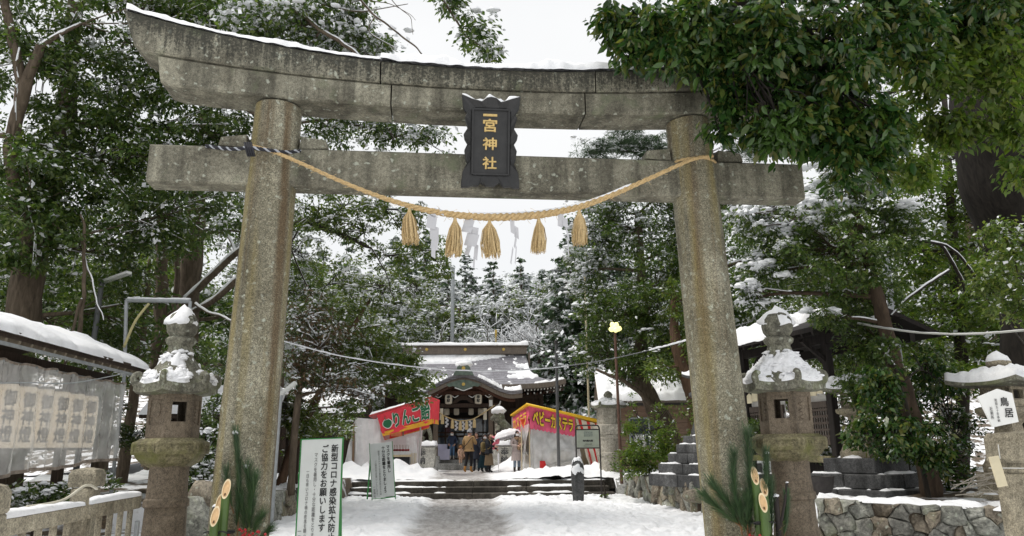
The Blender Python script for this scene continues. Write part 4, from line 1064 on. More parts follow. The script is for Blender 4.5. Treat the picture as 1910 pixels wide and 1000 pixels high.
# porch
YP = -3.7
for s in (-1, 1):
    MB().box((s * 1.33, YP + .3, .9), (.42, .42, .5), bev=.04).build('column_base', grey_stone, SH)
    MB().box((s * 1.33, YP + .3, 2.5), (.23, .23, 3.1), bev=.03).build('porch_column', col_wood, SH)
    mb = MB(); mb.box((s * 1.33, YP + .3, 4.08), (.2, .3, .12)); mb.box((s * 1.33, YP + .3, 4.24), (.3, .36, .14)); mb.box((s * 1.33, YP + .3, 3.62), (.16, .34, .3)); mb.build('white_bracket', white_tip, SH)
    mb = MB().tube(resample([(s * 1.5, YP + .28, 3.45), (s * 1.72, YP + .2, 3.52), (s * 1.8, YP + .15, 3.72)], 8), [.06, .055, .05, .045, .04, .035, .03, .025], 6); mb.build('carved_nose', white_tip, SH)
    MB().box((s * 1.33, YP + 2.2, 3.7), (.16, 3.6, .24)).build('tie_rail', hall_wood, SH)
MB().box((0, YP + .3, 4.12), (3.5, .2, .22), bev=.02).build('rainbow_beam', red_wood, SH)
MB().box((0, YP + .3, 3.52), (3.4, .18, .2), bev=.02).build('lower_beam', hall_wood, SH)
for s in (-1, 1):
    for k in range(2):
        mb = MB().tube(resample([(s * (.25 + .8 * k), YP + .18, 4.0), (s * (.42 + .8 * k), YP + .16, 3.9), (s * (.55 + .8 * k), YP + .17, 3.98)], 8), .022, 5); mb.build('carved_trim', white_tip, SH)
mb = MB(); mb.prism([(-.75, 0), (-.5, .06), (-.3, .3), (-.12, .36), (0, .4), (.12, .36), (.3, .3), (.5, .06), (.75, 0), (.35, .02), (.15, .16), (-.15, .16), (-.35, .02)], frame_of((0, YP + .26, 3.62), (1, 0, 0)), .1); mb.build('frog_leg_strut', hall_wood, SH)
def kara(x):            # roof line of the undulating porch gable: bow in the middle, sweeping out flat
    a = abs(x) / 2.85
    return 4.17 + 0.80 * (0.5 + 0.5 * math.cos(math.pi * min(1, a / .86))) + (0.06 * max(0, a - .8) / .2)
xs = np.linspace(-2.85, 2.85, 61)
mb = MB(); vs = []
for x in xs:
    z = kara(x)
    vs += [Vector((x, YP - .3, z)), Vector((x, YP + 4.2, z + .25)), Vector((x, YP - .3, z - .16)), Vector((x, YP + 4.2, z + .09))]
mb.add(vs, [(4 * i, 4 * i + 4, 4 * i + 5, 4 * i + 1) for i in range(60)] + [(4 * i + 2, 4 * i + 6, 4 * i + 4, 4 * i) for i in range(60)] + [(4 * i + 3, 4 * i + 7, 4 * i + 6, 4 * i + 2) for i in range(60)])
mb.build('porch_roof', shingle, SH, smooth=40)
mb = MB(); vs = []                       # round tile ends along the bow
for x in np.linspace(-1.55, 1.55, 34): mb.tube([(x, YP - .36, kara(x) - .03), (x, YP + .5, kara(x) + .05)], .055, 7)
o = mb.build('tile_ends', shingle, SH, smooth=40); o['kind'] = 'stuff'
for dep, off, th, mat, nm, lim in ((-.24, .17, .2, edge_wood, 'gable_board', 2.85), (-.1, .36, .16, red_wood, 'inner_gable_board', 2.5)):
    mb = MB(); vs = []
    for x in np.linspace(-lim, lim, 61):
        z = kara(x) - off
        vs += [Vector((x, YP + dep, z)), Vector((x, YP + dep, z - th)), Vector((x, YP + dep + .14, z - th)), Vector((x, YP + dep + .14, z))]
    mb.add(vs, [(4 * i + a, 4 * i + 4 + a, 4 * i + 4 + (a + 1) % 4, 4 * i + (a + 1) % 4) for i in range(60) for a in range(4)] + [(0, 1, 2, 3), (240, 241, 242, 243)])
    mb.build(nm, mat, SH, smooth=40)
vs = []; mb = MB()
for x in np.linspace(-2.2, 2.2, 41): vs += [Vector((x, YP + .32, kara(x) - .3)), Vector((x, YP + .32, 4.05))]
mb.add(vs, [(2 * i, 2 * i + 2, 2 * i + 3, 2 * i + 1) for i in range(40)]); mb.build('gable_infill', red_wood, SH)
mb = MB().prism([(-.85, .22), (-.6, .3), (-.3, .4), (0, .44), (.3, .4), (.6, .3), (.85, .22), (.7, .1), (.5, .14), (.3, .02), (.12, -.02), (0, -.08), (-.12, -.02), (-.3, .02), (-.5, .14), (-.7, .1)], frame_of((0, YP - .22, 4.28), (1, 0, 0)), .07); mb.build('gable_pendant', copper, SH)
mb = MB().tube(resample([(-.42, YP - .32, 4.33), (-.25, YP - .32, 4.28), (0, YP - .32, 4.2), (.25, YP - .32, 4.28), (.42, YP - .32, 4.33)], 16), .022, 5); mb.build('pendant_edge', white_tip, SH)
MB().lathe([(.08, 0), (.08, .03)], 10, (0, YP - .3, 4.5), M=Matrix.Rotation(R(90), 3, 'X')).build('crest', brass, SH)
MB().prism([(-.5, -.1), (.5, -.1), (.42, .08), (.36, .1), (.3, .3), (.16, .4), (-.16, .4), (-.3, .3), (-.36, .1), (-.42, .08)], frame_of((0, YP - .18, 5.02), (1, 0, 0)), .3).build('ridge_ornament', copper, SH)
MB().lathe([(.09, 0), (.09, .03)], 10, (0, YP - .5, 5.25), M=Matrix.Rotation(R(90), 3, 'X')).build('crest', brass, SH)
o = MB().blob((0, YP - .2, 5.46), .42, 3, .15, 3, 1.5, (1, .7, .45)).build('ornament_snow', snow_lump, SH, smooth=True); o['kind'] = 'stuff'
def ksn(u, v):
    x = (2 * u - 1) * 2.85
    return Vector((x, YP - .3 + 4.0 * v, kara(x) + .25 * v * 4.0 / 4.5))
o = snow_patch(ksn, 110, 40, .17, 0, 1.6, 7, .004, lambda u, v: (-.85 if (.02 < u < .36 and v < .5) or (.62 < u < .83 and .06 < v < .75) or (u > .86 and v < .6) else .6) + (.5 if .37 < u < .61 else 0)).build('porch_snow', snow_lump, SH, smooth=True); o['kind'] = 'stuff'
lamp_paper = flat('cream lantern paper', (0.62, 0.56, 0.45), 0.8, var=.08)
for s in (-1, 1):
    MB().lathe([(.1, 0), (.17, .04), (.18, .25), (.17, .42), (.1, .46)], 14, (s * .72, YP + .15, 3.58)).build('paper_lantern', lamp_paper, SH, smooth=40)
    me = text_mesh('奉献', .17, frame_of((s * .72, YP - .045, 3.85), (1, 0, 0)), .004, bold=.004); link_mesh('lantern_writing', me, ink, SH)
    MB().box((s * 1.05, YP + .1, 3.1), (.16, .03, .55)).build('wooden_tag', lamp_paper, SH)
for i, s in enumerate((-.7, -.3, .3, .7)):
    MB().lathe([(.08, 0), (.13, .03), (.13, .3), (.08, .33)], 10, (s * 1.2, YP + 1.2, 3.1)).build('paper_lantern', lamp_paper, SH, smooth=40)
MB().box((1.62, YP + .15, 2.7), (.2, .05, 1.1)).build('name_board', lamp_paper, SH)
me = text_mesh('一宮神社', .2, frame_of((1.62, YP + .12, 3.0), (1, 0, 0)), .004); link_mesh('board_writing', me, ink, SH)
# rope with tassels and zigzag paper in the porch
mb = MB(); pts = resample([(-1.5, YP + .05, 3.42), (-.9, YP, 3.02), (-.3, YP - .02, 2.8), (.1, YP - .02, 2.79), (.6, YP, 2.92), (1.5, YP + .05, 3.5)], 60)
rope(mb, pts, lambda f: .03, 3, 22, 5); mb.build('shimenawa', straw_light, SH, smooth=True)
for i in range(9):
    p = pts[10 + int(i * 4.6)]
    if i % 2 == 0: MB().lathe([(.02, 0), (.07, -.1), (.085, -.4), (.07, -.44)], 8, p).build('tassel', straw_light, SH)
    else:
        mb = MB()
        for k in range(5): mb.box((p.x + (.03 if k % 2 else -.03), p.y, p.z - .07 - .09 * k), (.1, .006, .1), M=Matrix.Rotation(R(15 if k % 2 else -15), 4, 'Y'))
        mb.build('paper_streamer', paper, SH)
lav = flat('pale lavender cloth', (0.56, 0.55, 0.7), 0.8, var=.04)
BX = thing('offering_table', 'pale lavender cloth covered table at the left of the shrine porch', 'table', (-3.6, 37.3, .96), R(3))
MB().box((0, 0, .47), (.98, .5, .06)).build('table_top', lav, BX); MB().box((0, 0, .22), (.95, .48, .44)).build('cloth_skirt', lav, BX); MB().box((0, .1, .62), (.7, .3, .24)).build('cloth_box', lav, BX)
BX2 = thing('offering_box', 'wooden offering box between the shrine porch columns', 'box', (-2.2, 37.6, .96), R(3))
MB().box((0, 0, .35), (1.1, .6, .7)).build('chest', mid_wood, BX2)
for i in range(8): MB().box((-.48 + .137 * i, 0, .72), (.07, .62, .05)).build('slat', mid_wood, BX2)

# ------------------------------------------------------------------ guardian statues
def komainu(label, loc, rz, mir=1, writing=None):
    K = thing('guardian_statue', label, 'statue', loc, rz, 'guardian lion dogs before the shrine')
    MB().box((0, 0, .03), (1.35, 1.15, .3), bev=.04).build('footing', grey_stone, K)
    MB().lathe([(.74, .18), (.80, .5), (.83, .95), (.8, 1.05)], 4, rot=R(45)).build('pedestal', stone('pedestal stone' + str(mir), (.46, .45, .4), (.36, .35, .31), (.56, .55, .5), 40, .2), K, smooth=25)
    MB().box((0, 0, 1.1), (1.3, 1.1, .12), bev=.03).build('slab', grey_stone, K)
    o = snow_patch(lambda u, v: (-.65 + 1.3 * u, -.55 + 1.1 * v, 1.16), 24, 20, .16, -.7, 1.8, 4).build('snow_cover', snow_lump, K, smooth=True); o['kind'] = 'stuff'
    st = dark_roof_stone; mb = MB()
    mb.tube(resample([(.3 * mir, .1, 1.4), (.22 * mir, .05, 1.7), (-.05 * mir, 0, 2.05), (-.18 * mir, 0, 2.25)], 12), [.2, .25, .27, .27, .26, .25, .24, .23, .22, .21, .2, .19], 12)
    mb.blob((-.28 * mir, -.02, 2.38), .27, 5, .25, 3, 2.2, (1.05, .95, .95))
    mb.blob((-.5 * mir, -.04, 2.32), .14, 6, .15, 2, 2, (1.1, .9, .8))
    for s in (-1, 1):
        mb.tube([(-.22 * mir, s * .13, 2.0), (-.33 * mir, s * .15, 1.6), (-.36 * mir, s * .16, 1.22)], [.1, .085, .075], 8)
        mb.blob((-.42 * mir, s * .16, 1.22), .1, 8, .1, 2, 2, (1.4, .9, .6))
        mb.tube([(.25 * mir, s * .2, 1.5), (.02 * mir, s * .26, 1.45), (.12 * mir, s * .25, 1.22)], [.17, .13, .08], 8)
        mb.blob((-.2 * mir, s * .2, 2.5), .08, 9, .1, 2, 2, (.7, .6, 1.4))
    mb.tube(resample([(.42 * mir, 0, 1.4), (.58 * mir, 0, 1.7), (.5 * mir, 0, 2.0), (.34 * mir, 0, 2.1)], 10), [.07, .1, .13, .15, .16, .15, .14, .12, .09, .05], 9)
    mb.build('lion_dog', st, K, smooth=True)
    o = MB().blob((-.25 * mir, 0, 2.66), .33, 2, .15, 3, 1.6, (1.05, 1, .6)).build('head_snow', snow_lump, K, smooth=True); o['kind'] = 'stuff'
    if writing:
        me = text_mesh(writing, .36, frame_of((0, -.59, .72), (1, 0, 0), (0, .03, 1)), .008, bold=.008); link_mesh('carved_characters', me, black_stone, K)
    return K
komainu('guardian lion dog statue with a thick snow cap on a pedestal near the shrine porch', (-.42, 34.6, .5), R(2), 1, '奉納')
komainu('guardian lion dog on a snow topped pedestal beside the candied apple stall', (-4.12, 34.6, .5), R(2), -1, '奉納')
# ------------------------------------------------------------------ west side: pavilion with paper lanterns behind a plastic curtain
PV = thing('lantern_pavilion', 'open dark timber pavilion with snow covered roof on the west side', 'pavilion', (-7.9, 12.0, .2))
ax = Vector((-.112, 1, 0)).normalized(); nx_ = Vector((ax.y, -ax.x, 0))        # along the eave, and outwards to the approach
O = Vector((-6.83, 9.0, 0))                                                     # foot of the eave line
def pv(a, b, z): return O + ax * a + nx_ * b + Vector((0, 0, z))               # a along, b outwards
A0, A1 = -2.2, 5.9
def pbox(c, size, name, mat, bev=0.0):
    MB().box(pv(*c), size, math.atan2(ax.y, ax.x), bev=bev).build(name, mat, PV, world=True)
for a in (-2.0, .9, 3.6, 5.6):
    for b in (-1.15, -2.6): pbox((a, b, 1.5), (.16, .16, 3.1), 'post', dark_wood, .012)
pbox(((A0 + A1) / 2, -.55, 2.93), (A1 - A0, .14, .2), 'eave_beam', dark_wood)
pbox(((A0 + A1) / 2, -2.6, 3.2), (A1 - A0, .14, .2), 'eave_beam', dark_wood)
def roofz(b): return 2.99 + (-b) * .34
mb = MB(); q = []
for a in (A0, A1):
    for b in (.1, -1.6, -3.4): 
        for dz in (.0, .09): q.append(pv(a, b, (roofz(b) if b > -2 else roofz(-1.6) - (-b - 1.6) * .34) + .12 + dz))
mb.add(q, [(0, 1, 3, 2), (2, 3, 5, 4), (6, 8, 9, 7), (8, 10, 11, 9), (0, 6, 7, 1), (1, 7, 9, 3), (3, 9, 11, 5), (5, 11, 10, 4), (4, 10, 8, 2), (2, 8, 6, 0)])
mb.build('roof', dark_wood, PV, world=True)
raft = wood('pale rafter wood', (.24, .2, .15), (.38, .33, .25))
k = 0
for a in np.arange(A0 + .12, A1, .34):
    MB().bar(pv(a, .06, roofz(0) + .05), pv(a, -1.55, roofz(-1.6) + .05), .06, .09).build('rafter', raft, PV, world=True)
pbox(((A0 + A1) / 2, .075, 3.0), (A1 - A0, .03, .05), 'fascia', galv)
pbox(((A0 + A1) / 2, .11, 3.155), (A1 - A0, .025, .055), 'roof_edge', dark_wood)
pbox(((A0 + A1) / 2, -.42, 2.86), (A1 - A0, .05, .05), 'curtain_rail', galv)
o = snow_strip([pv(a, -.72, 3.21 + .29) for a in np.linspace(A0 - .05, A1 + .05, 120)], 1.75, .19, 14, 3, 1.4)
# lean the strip to the roof's pitch
o.v = [(q[0], q[1], q[2] - .33 * ((Vector(q) - O).dot(nx_) + .72) - .06) for q in o.v]
o = o.build('snow_cover', snow_lump, PV, world=True, smooth=True); o['kind'] = 'stuff'
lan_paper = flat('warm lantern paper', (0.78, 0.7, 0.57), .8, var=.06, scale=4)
_p = lan_paper.node_tree.nodes['Principled BSDF']; _p.inputs['Emission Color'].default_value = (.95, .8, .6, 1); _p.inputs['Emission Strength'].default_value = .2   # faint warm emission added to brighten the paper under the roof
lan_ring = flat('black lantern ring', (.04, .035, .03), .6)
la = -1.0
ORD = 'first second third fourth fifth sixth seventh eighth ninth tenth eleventh twelfth thirteenth'.split()
for i in range(13):
    c = pv(-1.45 + .56 * i, -.64, 0)
    T = thing('paper_lantern', 'cream paper lantern behind the clear curtain, %s of its row from the mossy stone lantern' % ORD[12 - i], 'paper lantern', (c.x, c.y, 1.62), 0, 'paper lanterns behind the plastic curtain')
    rr = .205
    prof = [(rr * .8, 0)] + [(rr * (1 - .02 * (k % 2)) * (1 - .10 * abs(k / 12 - 1) ** 4), .03 + .0375 * k) for k in range(25)] + [(rr * .8, .96)]
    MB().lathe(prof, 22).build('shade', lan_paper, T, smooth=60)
    for z in (-.03, .955): MB().lathe([(rr * .8, z), (rr * .84, z + .01), (rr * .84, z + .035), (rr * .8, z + .045)], 22).build('rim', lan_ring, T)
    MB().tube([(0, 0, .99), (0, 0, 1.33)], .008, 5).build('hanging_cord', lan_ring, T)
    face = (Vector((0 - c.x, 0 - c.y, 0)).normalized() * .8 + nx_ * .5).normalized(); xv = Vector((-face.y, face.x, 0))
    # brushed characters wrap round the paper
    me = text_mesh('御神燈', .27, Matrix.Identity(4), .002, bold=.005, fit=(-.088, .088, .09, .87))
    bm = bmesh.new(); bm.from_mesh(me); bmesh.ops.triangulate(bm, faces=bm.faces)
    for _ in range(2): bmesh.ops.subdivide_edges(bm, edges=[e for e in bm.edges if abs(e.verts[0].co.x - e.verts[1].co.x) > .03], cuts=1)
    bm.to_mesh(me); bm.free()
    for v in me.vertices:
        th = v.co.x / rr; d = face * math.cos(th) + xv * math.sin(th); z = v.co.y; v.co = Vector((d.x * (rr + .016), d.y * (rr + .016), z))
    link_mesh('lantern_writing', me, ink, T)
CU = thing('plastic_curtain', 'creased clear plastic curtain hung along the lantern pavilion', 'curtain', tuple(pv(2.0, -.3, 1.3)))
plastic = clear_sheet('clear plastic', (.95, .93, .89), .54, .1)
def cur(u, v):
    a = -2.0 + 7.9 * u
    top, bot = 2.84 + .02 * math.sin(a * 9), 1.20 + .22 * max(0, (a - .9) / 4.7) + .02 * math.sin(a * 3)
    z = bot + (top - bot) * v
    fold = .055 * math.sin(a * 11 + 1.2 * math.sin(a * 2.3)) * (.45 + .55 * (1 - v)) + .05 * fnoise((a * 1.5, v * .9), 2.1, 3, 4) + .022 * fnoise((a * 4 + v, v * 2.2), 3, 5, 3)
    return pv(a, -.22 + fold, z)
MB().grid(cur, 330, 46).build('sheet', plastic, CU, world=True, smooth=True)
hem = flat('curtain hem tape', (.33, .27, .22), .6, var=.5, scale=9)
mb = MB()
for i in range(110):
    a = cur(i / 110, .0); b = cur((i + 1) / 110, .0); mb.bar(a, b, .02, .05)
mb.build('hem', hem, CU, world=True)
mb = MB()
for i in range(110):
    a = cur(i / 110, 1.0); b = cur((i + 1) / 110, 1.0); mb.bar(a, b, .012, .035)
mb.build('top_hem', hem, CU, world=True)
for i in range(26): MB().lathe([(.018, -.006), (.018, .006)], 8, cur((i + .5) / 26, .985), M=Matrix.Rotation(R(90), 3, 'Y')).build('eyelet', galv, CU, world=True)
mb = MB().tube(resample([at(-10, 715, 9.0), at(60, 714, 9.6), at(140, 714, 10.6), at(235, 696, 12.4)], 20), .008, 5)
tag(mb.build('string', galv, smooth=True), 'thin grey string stretched across the front of the plastic curtain', 'string')
# basin block and clutter under the curtain
TR = thing('water_basin', 'snow topped stone water basin under the plastic curtain', 'basin', tuple(pv(1.2, -1.6, .3)))
MB().box(pv(1.2, -1.6, .7), (1.3, .8, .8), bev=.05).build('trough', grey_stone, TR, world=True)
o = snow_patch(lambda u, v: pv(.6 + 1.2 * u, -2.0 + .8 * v, 1.1), 20, 16, .12, -.8, 2, 3).build('snow_cover', snow_lump, TR, world=True, smooth=True); o['kind'] = 'stuff'

# ------------------------------------------------------------------ stone fence in the west foreground
FE = thing('stone_fence', 'low granite fence with snow on its rail in front of the plastic curtain', 'fence', (-4.05, 7.4, 0))
f0, f1 = Vector((-3.885, 5.6, 0)), Vector((-4.22, 8.6, 0)); fd = (f1 - f0).normalized(); frz = math.atan2(fd.y, fd.x)
def fp(t, z): q = f0 + fd * t; return Vector((q.x, q.y, z))
LF = (f1 - f0).length
for t, h, w in ((.12, 1.32, .21),): 
    MB().box(fp(t, h / 2), (w, w, h - .36), frz, bev=.015).build('post', fence_stone, FE, world=True)
    MB().lathe([(.14, h / 2 + (h - .36) / 2), (.155, h / 2 + (h - .36) / 2 + .02), (.155, h - .03), (.12, h + .02), (.02, h + .05)], 4, fp(t, 0), rot=frz + R(45)).build('post_cap', fence_stone, FE, world=True)
mid = 1.66
MB().box(fp(mid, .62), (.095, .13, 1.24), frz, bev=.012).build('post', fence_stone, FE, world=True)
for a, b in ((.24, mid - .05), (mid + .05, LF)):
    MB().box(fp((a + b) / 2, 1.03), (b - a, .15, .14), frz, bev=.014).build('rail', fence_stone, FE, world=True)
    MB().box(fp((a + b) / 2, .16), (b - a, .17, .2), frz, bev=.014).build('sill', fence_stone, FE, world=True)
    o = snow_strip([fp(t, 1.105) for t in np.linspace(a + .01, b - .01, 60)], .155, .042, 7, 6, 2.5).build('snow_cover', snow_lump, FE, world=True, smooth=True); o['kind'] = 'stuff'
for t in np.concatenate([np.linspace(.42, mid - .2, 5), np.linspace(mid + .2, LF - .1, 5)]):
    MB().box(fp(t, .6), (.055, .05, .72), frz, bev=.01).build('baluster', fence_stone, FE, world=True)
FP = thing('stone_post', 'square granite post with a rounded cap behind the low stone fence', 'post', tuple(at(150, 1000, 9.3).xy) + (0,))
q = at(150, 900, 9.3); w = .155
MB().box((0, 0, .55), (.25, .25, 1.2), frz, bev=.015).build('shaft', fence_stone, FP); MB().lathe([(.2, 1.16), (.215, 1.19), (.215, 1.31), (.18, 1.36), (.05, 1.385)], 4, rot=frz + R(45)).build('cap', fence_stone, FP)
mb = MB().tube(resample([fp(.7, 1.15), fp(1.3, 1.16), fp(1.62, 1.27) + Vector((.05, 0, 0)), fp(2.0, 1.22)], 20), .012, 6); tag(mb.build('hose', flat('pale hose', (.55, .52, .42), .5), smooth=True), 'thin pale hose lying over the rail of the stone fence', 'hose')
c = fp(LF - .1, 0) + Vector((.14, -.1, 0)); tag(MB().box((c.x, c.y, .42), (.04, .05, .85), bev=.006).build('pipe', galv), 'short galvanised pipe standing beside the end of the stone fence', 'pipe')

# ------------------------------------------------------------------ east side: lattice shelter for votive plaques
LS = thing('votive_shelter', 'dark lattice shelter with a snowy roof behind the east lantern', 'shelter', tuple(at(1470, 900, 14.6).xy) + (.74,))
e0, e1 = at(1388, 612, 16.5), at(1500, 585, 14.0)
zt = 4.0
P0 = at(1395, 760, 16.8); P1 = at(1553, 760, 14.2); P0.z = P1.z = 0
dx = (P1 - P0).normalized(); lz = math.atan2(dx.y, dx.x); LL = (P1 - P0).length; dn = Vector((-dx.y, dx.x, 0))
if dn.y < 0: dn = -dn
def lp(t, n, z): q = P0 + dx * (t * LL) + dn * n; return Vector((q.x, q.y, z))
black_wood = wood('blackened timber', (.014, .012, .011), (.036, .03, .027))
for t, n_ in ((0.0, 0), (1.0, 0), (0, 1.5), (1.0, 1.5)):
    MB().box(lp(t, n_, 2.15), (.15, .15, 3.1), lz, bev=.012).build('post', black_wood, LS, world=True)
MB().box(lp(.5, 0, 3.55), (LL + 1.2, .12, .18), lz).build('eave_beam', black_wood, LS, world=True)
MB().box(lp(.5, 1.5, 3.55), (LL + 1.2, .12, .18), lz).build('eave_beam', black_wood, LS, world=True)
for t in (0, 1):
    MB().bar(lp(t, .05, 2.95), lp(t - .2 if t else .2, .05, 3.48), .07).build('brace', black_wood, LS, world=True)
    MB().bar(lp(t, .05, 3.05), lp(t, -.55, 3.5), .07).build('brace', black_wood, LS, world=True)
q = [lp(-.22, -.75, 3.58), lp(1.22, -.75, 3.58), lp(1.22, .75, 4.1), lp(-.22, .75, 4.1), lp(1.22, 2.2, 3.58), lp(-.22, 2.2, 3.58)]
MB().add(q + [v + Vector((0, 0, .09)) for v in q], [(0, 3, 2, 1), (3, 5, 4, 2), (6, 7, 8, 9), (9, 8, 10, 11), (0, 1, 7, 6), (1, 2, 8, 7), (2, 4, 10, 8), (4, 5, 11, 10), (5, 3, 9, 11), (3, 0, 6, 9)]).build('roof', black_wood, LS, world=True)
for i in range(13): MB().bar(lp(-.18 + .115 * i, -.72, 3.55), lp(-.18 + .115 * i, .7, 4.04), .05, .07).build('rafter', black_wood, LS, world=True)
o = snow_patch(lambda u, v: lp(-.22 + 1.0 * u, -.76 + 1.5 * v, 3.67 + .52 * v), 60, 30, .2, -.75, 1.2, 4, 0, lambda u, v: .9 if u > .9 + .05 * math.sin(v * 9) else 0).build('snow_cover', snow_lump, LS, world=True, smooth=True); o['kind'] = 'stuff'
# lattice boards with punched lights, paler board behind, sill
lat = wood('lattice board wood', (.05, .04, .034), (.1, .08, .066))
pale_board = flat('pale votive board', (.62, .55, .38), .7, var=.12)
for t0, t1 in ((.04, .47), (.53, .96)):
    w = (t1 - t0) * LL; c = lp((t0 + t1) / 2, -.02, 0)
    for z in (1.62, 2.32): MB().box((c.x, c.y, z), (w, .05, .12), lz).build('lattice_rail', lat, LS, world=True)
    for i in range(5): MB().box((c.x, c.y, 1.72 + .125 * i), (w, .03, .045), lz).build('lattice_bar', lat, LS, world=True)
    for i in range(17):
        q = lp(t0 + (t1 - t0) * (i + .5) / 17, -.02, 1.97); MB().box(q, (w / 17 * .34, .028, .6), lz).build('lattice_upright', lat, LS, world=True)
    q = lp((t0 + t1) / 2, .035, 2.05); MB().box(q, (w * .98, .02, .95), lz).build('back_board', flat('white backing board', (.72, .7, .66), .7), LS, world=True)
    for i in range(6):
        q = lp(t0 + (t1 - t0) * (i + .5) / 6, -.075, 2.56 + .03 * (i % 3)); MB().prism([(-.09, -.1), (.09, -.1), (.09, .07), (0, .12), (-.09, .07)], frame_of(q, dx), .012).build('votive_plaque', pale_board, LS, world=True)
MB().box(lp(.5, -.05, 1.3), (LL, .2, .12), lz).build('sill', mossy_stone, LS, world=True)
MB().box(lp(.5, .6, 1.0), (LL, .08, .6), lz).build('skirt_board', black_wood, LS, world=True)
def hang(u, v):
    q = lp(.12 + .22 * u + .03 * math.sin(v * 5), .25 + .05 * math.sin(u * 19), 2.55 + .85 * v); return q
MB().grid(hang, 24, 6).build('hanging_cloth', flat('beige hanging cloth', (.33, .29, .23), .9, var=.2), LS, world=True, smooth=True)

# ------------------------------------------------------------------ wooden office house beyond the terrace on the east
HO = thing('wooden_house', 'brown wooden office house with sliding glass window and snowy roof', 'house', (6.4, 31.5, .5), R(-4))
plank_a = wood('house plank', (.17, .11, .08), (.3, .21, .155), 3, (.12, 1, 1))
for i in range(13):
    z = .1 + .235 * i
    for a, b in ((-2.0, -1.55), (.05, 2.6)) if .85 < z < 2.1 else ((-2.0, 2.6),):
        MB().box(((a + b) / 2, 0, z + .11), (b - a, .05 + .02 * (i % 2), .225)).build('plank', plank_a, HO)
MB().box((.3, 2.3, 1.55), (4.5, 4.4, 3.0)).build('core_wall', dark_in, HO)
W = MB().box((-.75, .02, 1.5), (1.6, .06, 1.35)).build('window', glass_dk, HO)
for x in (-1.55, -.75, .05): MB().box((x, -.04, 1.5), (.07, .08, 1.4)).build('window_frame', galv, W)
for z in (.83, 2.17, 1.5): MB().box((-.75, -.04, z), (1.6, .07, .06)).build('window_frame', galv, W)
for x in (-1.15, -.35): MB().box((x, -.03, 1.2), (.5, .02, .62)).build('window_notice', flat('white paper sheet', (.7, .7, .7), .8), W)
q = [(-2.8, -.9, 2.75), (3.4, -.9, 2.75), (3.4, 2.3, 4.2), (-2.8, 2.3, 4.2), (3.4, 5.4, 2.75), (-2.8, 5.4, 2.75)]
MB().add([Vector(v) for v in q] + [Vector(v) + Vector((0, 0, .14)) for v in q], [(0, 3, 2, 1), (3, 5, 4, 2), (6, 7, 8, 9), (9, 8, 10, 11), (0, 1, 7, 6), (1, 2, 8, 7), (2, 4, 10, 8), (4, 5, 11, 10), (5, 3, 9, 11), (3, 0, 6, 9)]).build('roof', edge_wood, HO)
o = snow_patch(lambda u, v: (-2.85 + 6.3 * u, -.93 + 3.2 * v, 2.88 + 1.47 * v), 60, 36, .2, -.85, 1, 5).build('roof_snow', snow_far, HO, smooth=True); o['kind'] = 'stuff'
MB().bar((-2.75, -.85, 2.7), (3.35, -.85, 2.7), .1).build('gutter', dark_iron, HO)
MB().box((1.3, -.05, 1.1), (.9, .05, 1.95)).build('door', mid_wood, HO)

def shed(label, loc, rz, w, d, h, wall, nrow=1):
    B = thing('shed', label, 'shed', loc, rz, None)
    nb = int(w / .24)
    for i in range(nb): MB().box((-w / 2 + w / nb * (i + .5), -d / 2, h / 2), (w / nb - .015, .06 + .015 * (i % 2), h)).build('plank', wall, B)
    MB().box((0, 0, h / 2), (w - .05, d - .1, h)).build('core_wall', wall, B)
    q = [(-w / 2 - .5, -d / 2 - .6, h - .1), (w / 2 + .5, -d / 2 - .6, h - .1), (w / 2 + .5, 0, h + d * .3), (-w / 2 - .5, 0, h + d * .3), (w / 2 + .5, d / 2 + .6, h - .1), (-w / 2 - .5, d / 2 + .6, h - .1)]
    MB().add([Vector(v) for v in q] + [Vector(v) + Vector((0, 0, .12)) for v in q], [(0, 3, 2, 1), (3, 5, 4, 2), (6, 7, 8, 9), (9, 8, 10, 11), (0, 1, 7, 6), (1, 2, 8, 7), (2, 4, 10, 8), (4, 5, 11, 10), (5, 3, 9, 11), (3, 0, 6, 9)]).build('roof', dark_wood, B)
    o = snow_patch(lambda u, v: (-w / 2 - .53 + (w + 1.06) * u, -d / 2 - .63 + (d / 2 + .63) * v, h + .03 + (d * .3 + .1) * v), int(w * 9), 24, .17, -.8, 1, 5).build('roof_snow', snow_far, B, smooth=True); o['kind'] = 'stuff'
    MB().box((w * .1, -d / 2 - .05, h * .45), (w * .22, .05, h * .85)).build('door', dark_wood, B)
    f = MB().box((-w * .25, -d / 2 - .05, h * .6), (w * .2, .05, h * .35)).build('window', glass_dk, B)
    MB().box((-w * .25, -d / 2 - .08, h * .6), (.05, .04, h * .36)).build('mullion', galv, f)
    return B
q = at(575, 800, 33); shed('low wooden shed with snow heaped roof behind the white notice and west pillar', (q.x - .6, 33.5, .5), R(6), 5.2, 3.2, 2.5, dark_wood)
q = at(1085, 800, 44); shed('far shed with snowy roof behind the baby castella stall', (q.x + .4, 46, .5), R(-5), 5.0, 3.0, 2.2, dark_wood)
q = at(405, 760, 17); shed('small outbuilding with a snowy roof behind the west lantern', (q.x - .35, 18.2, .6), R(10), 1.9, 1.6, 1.75, dark_wood)
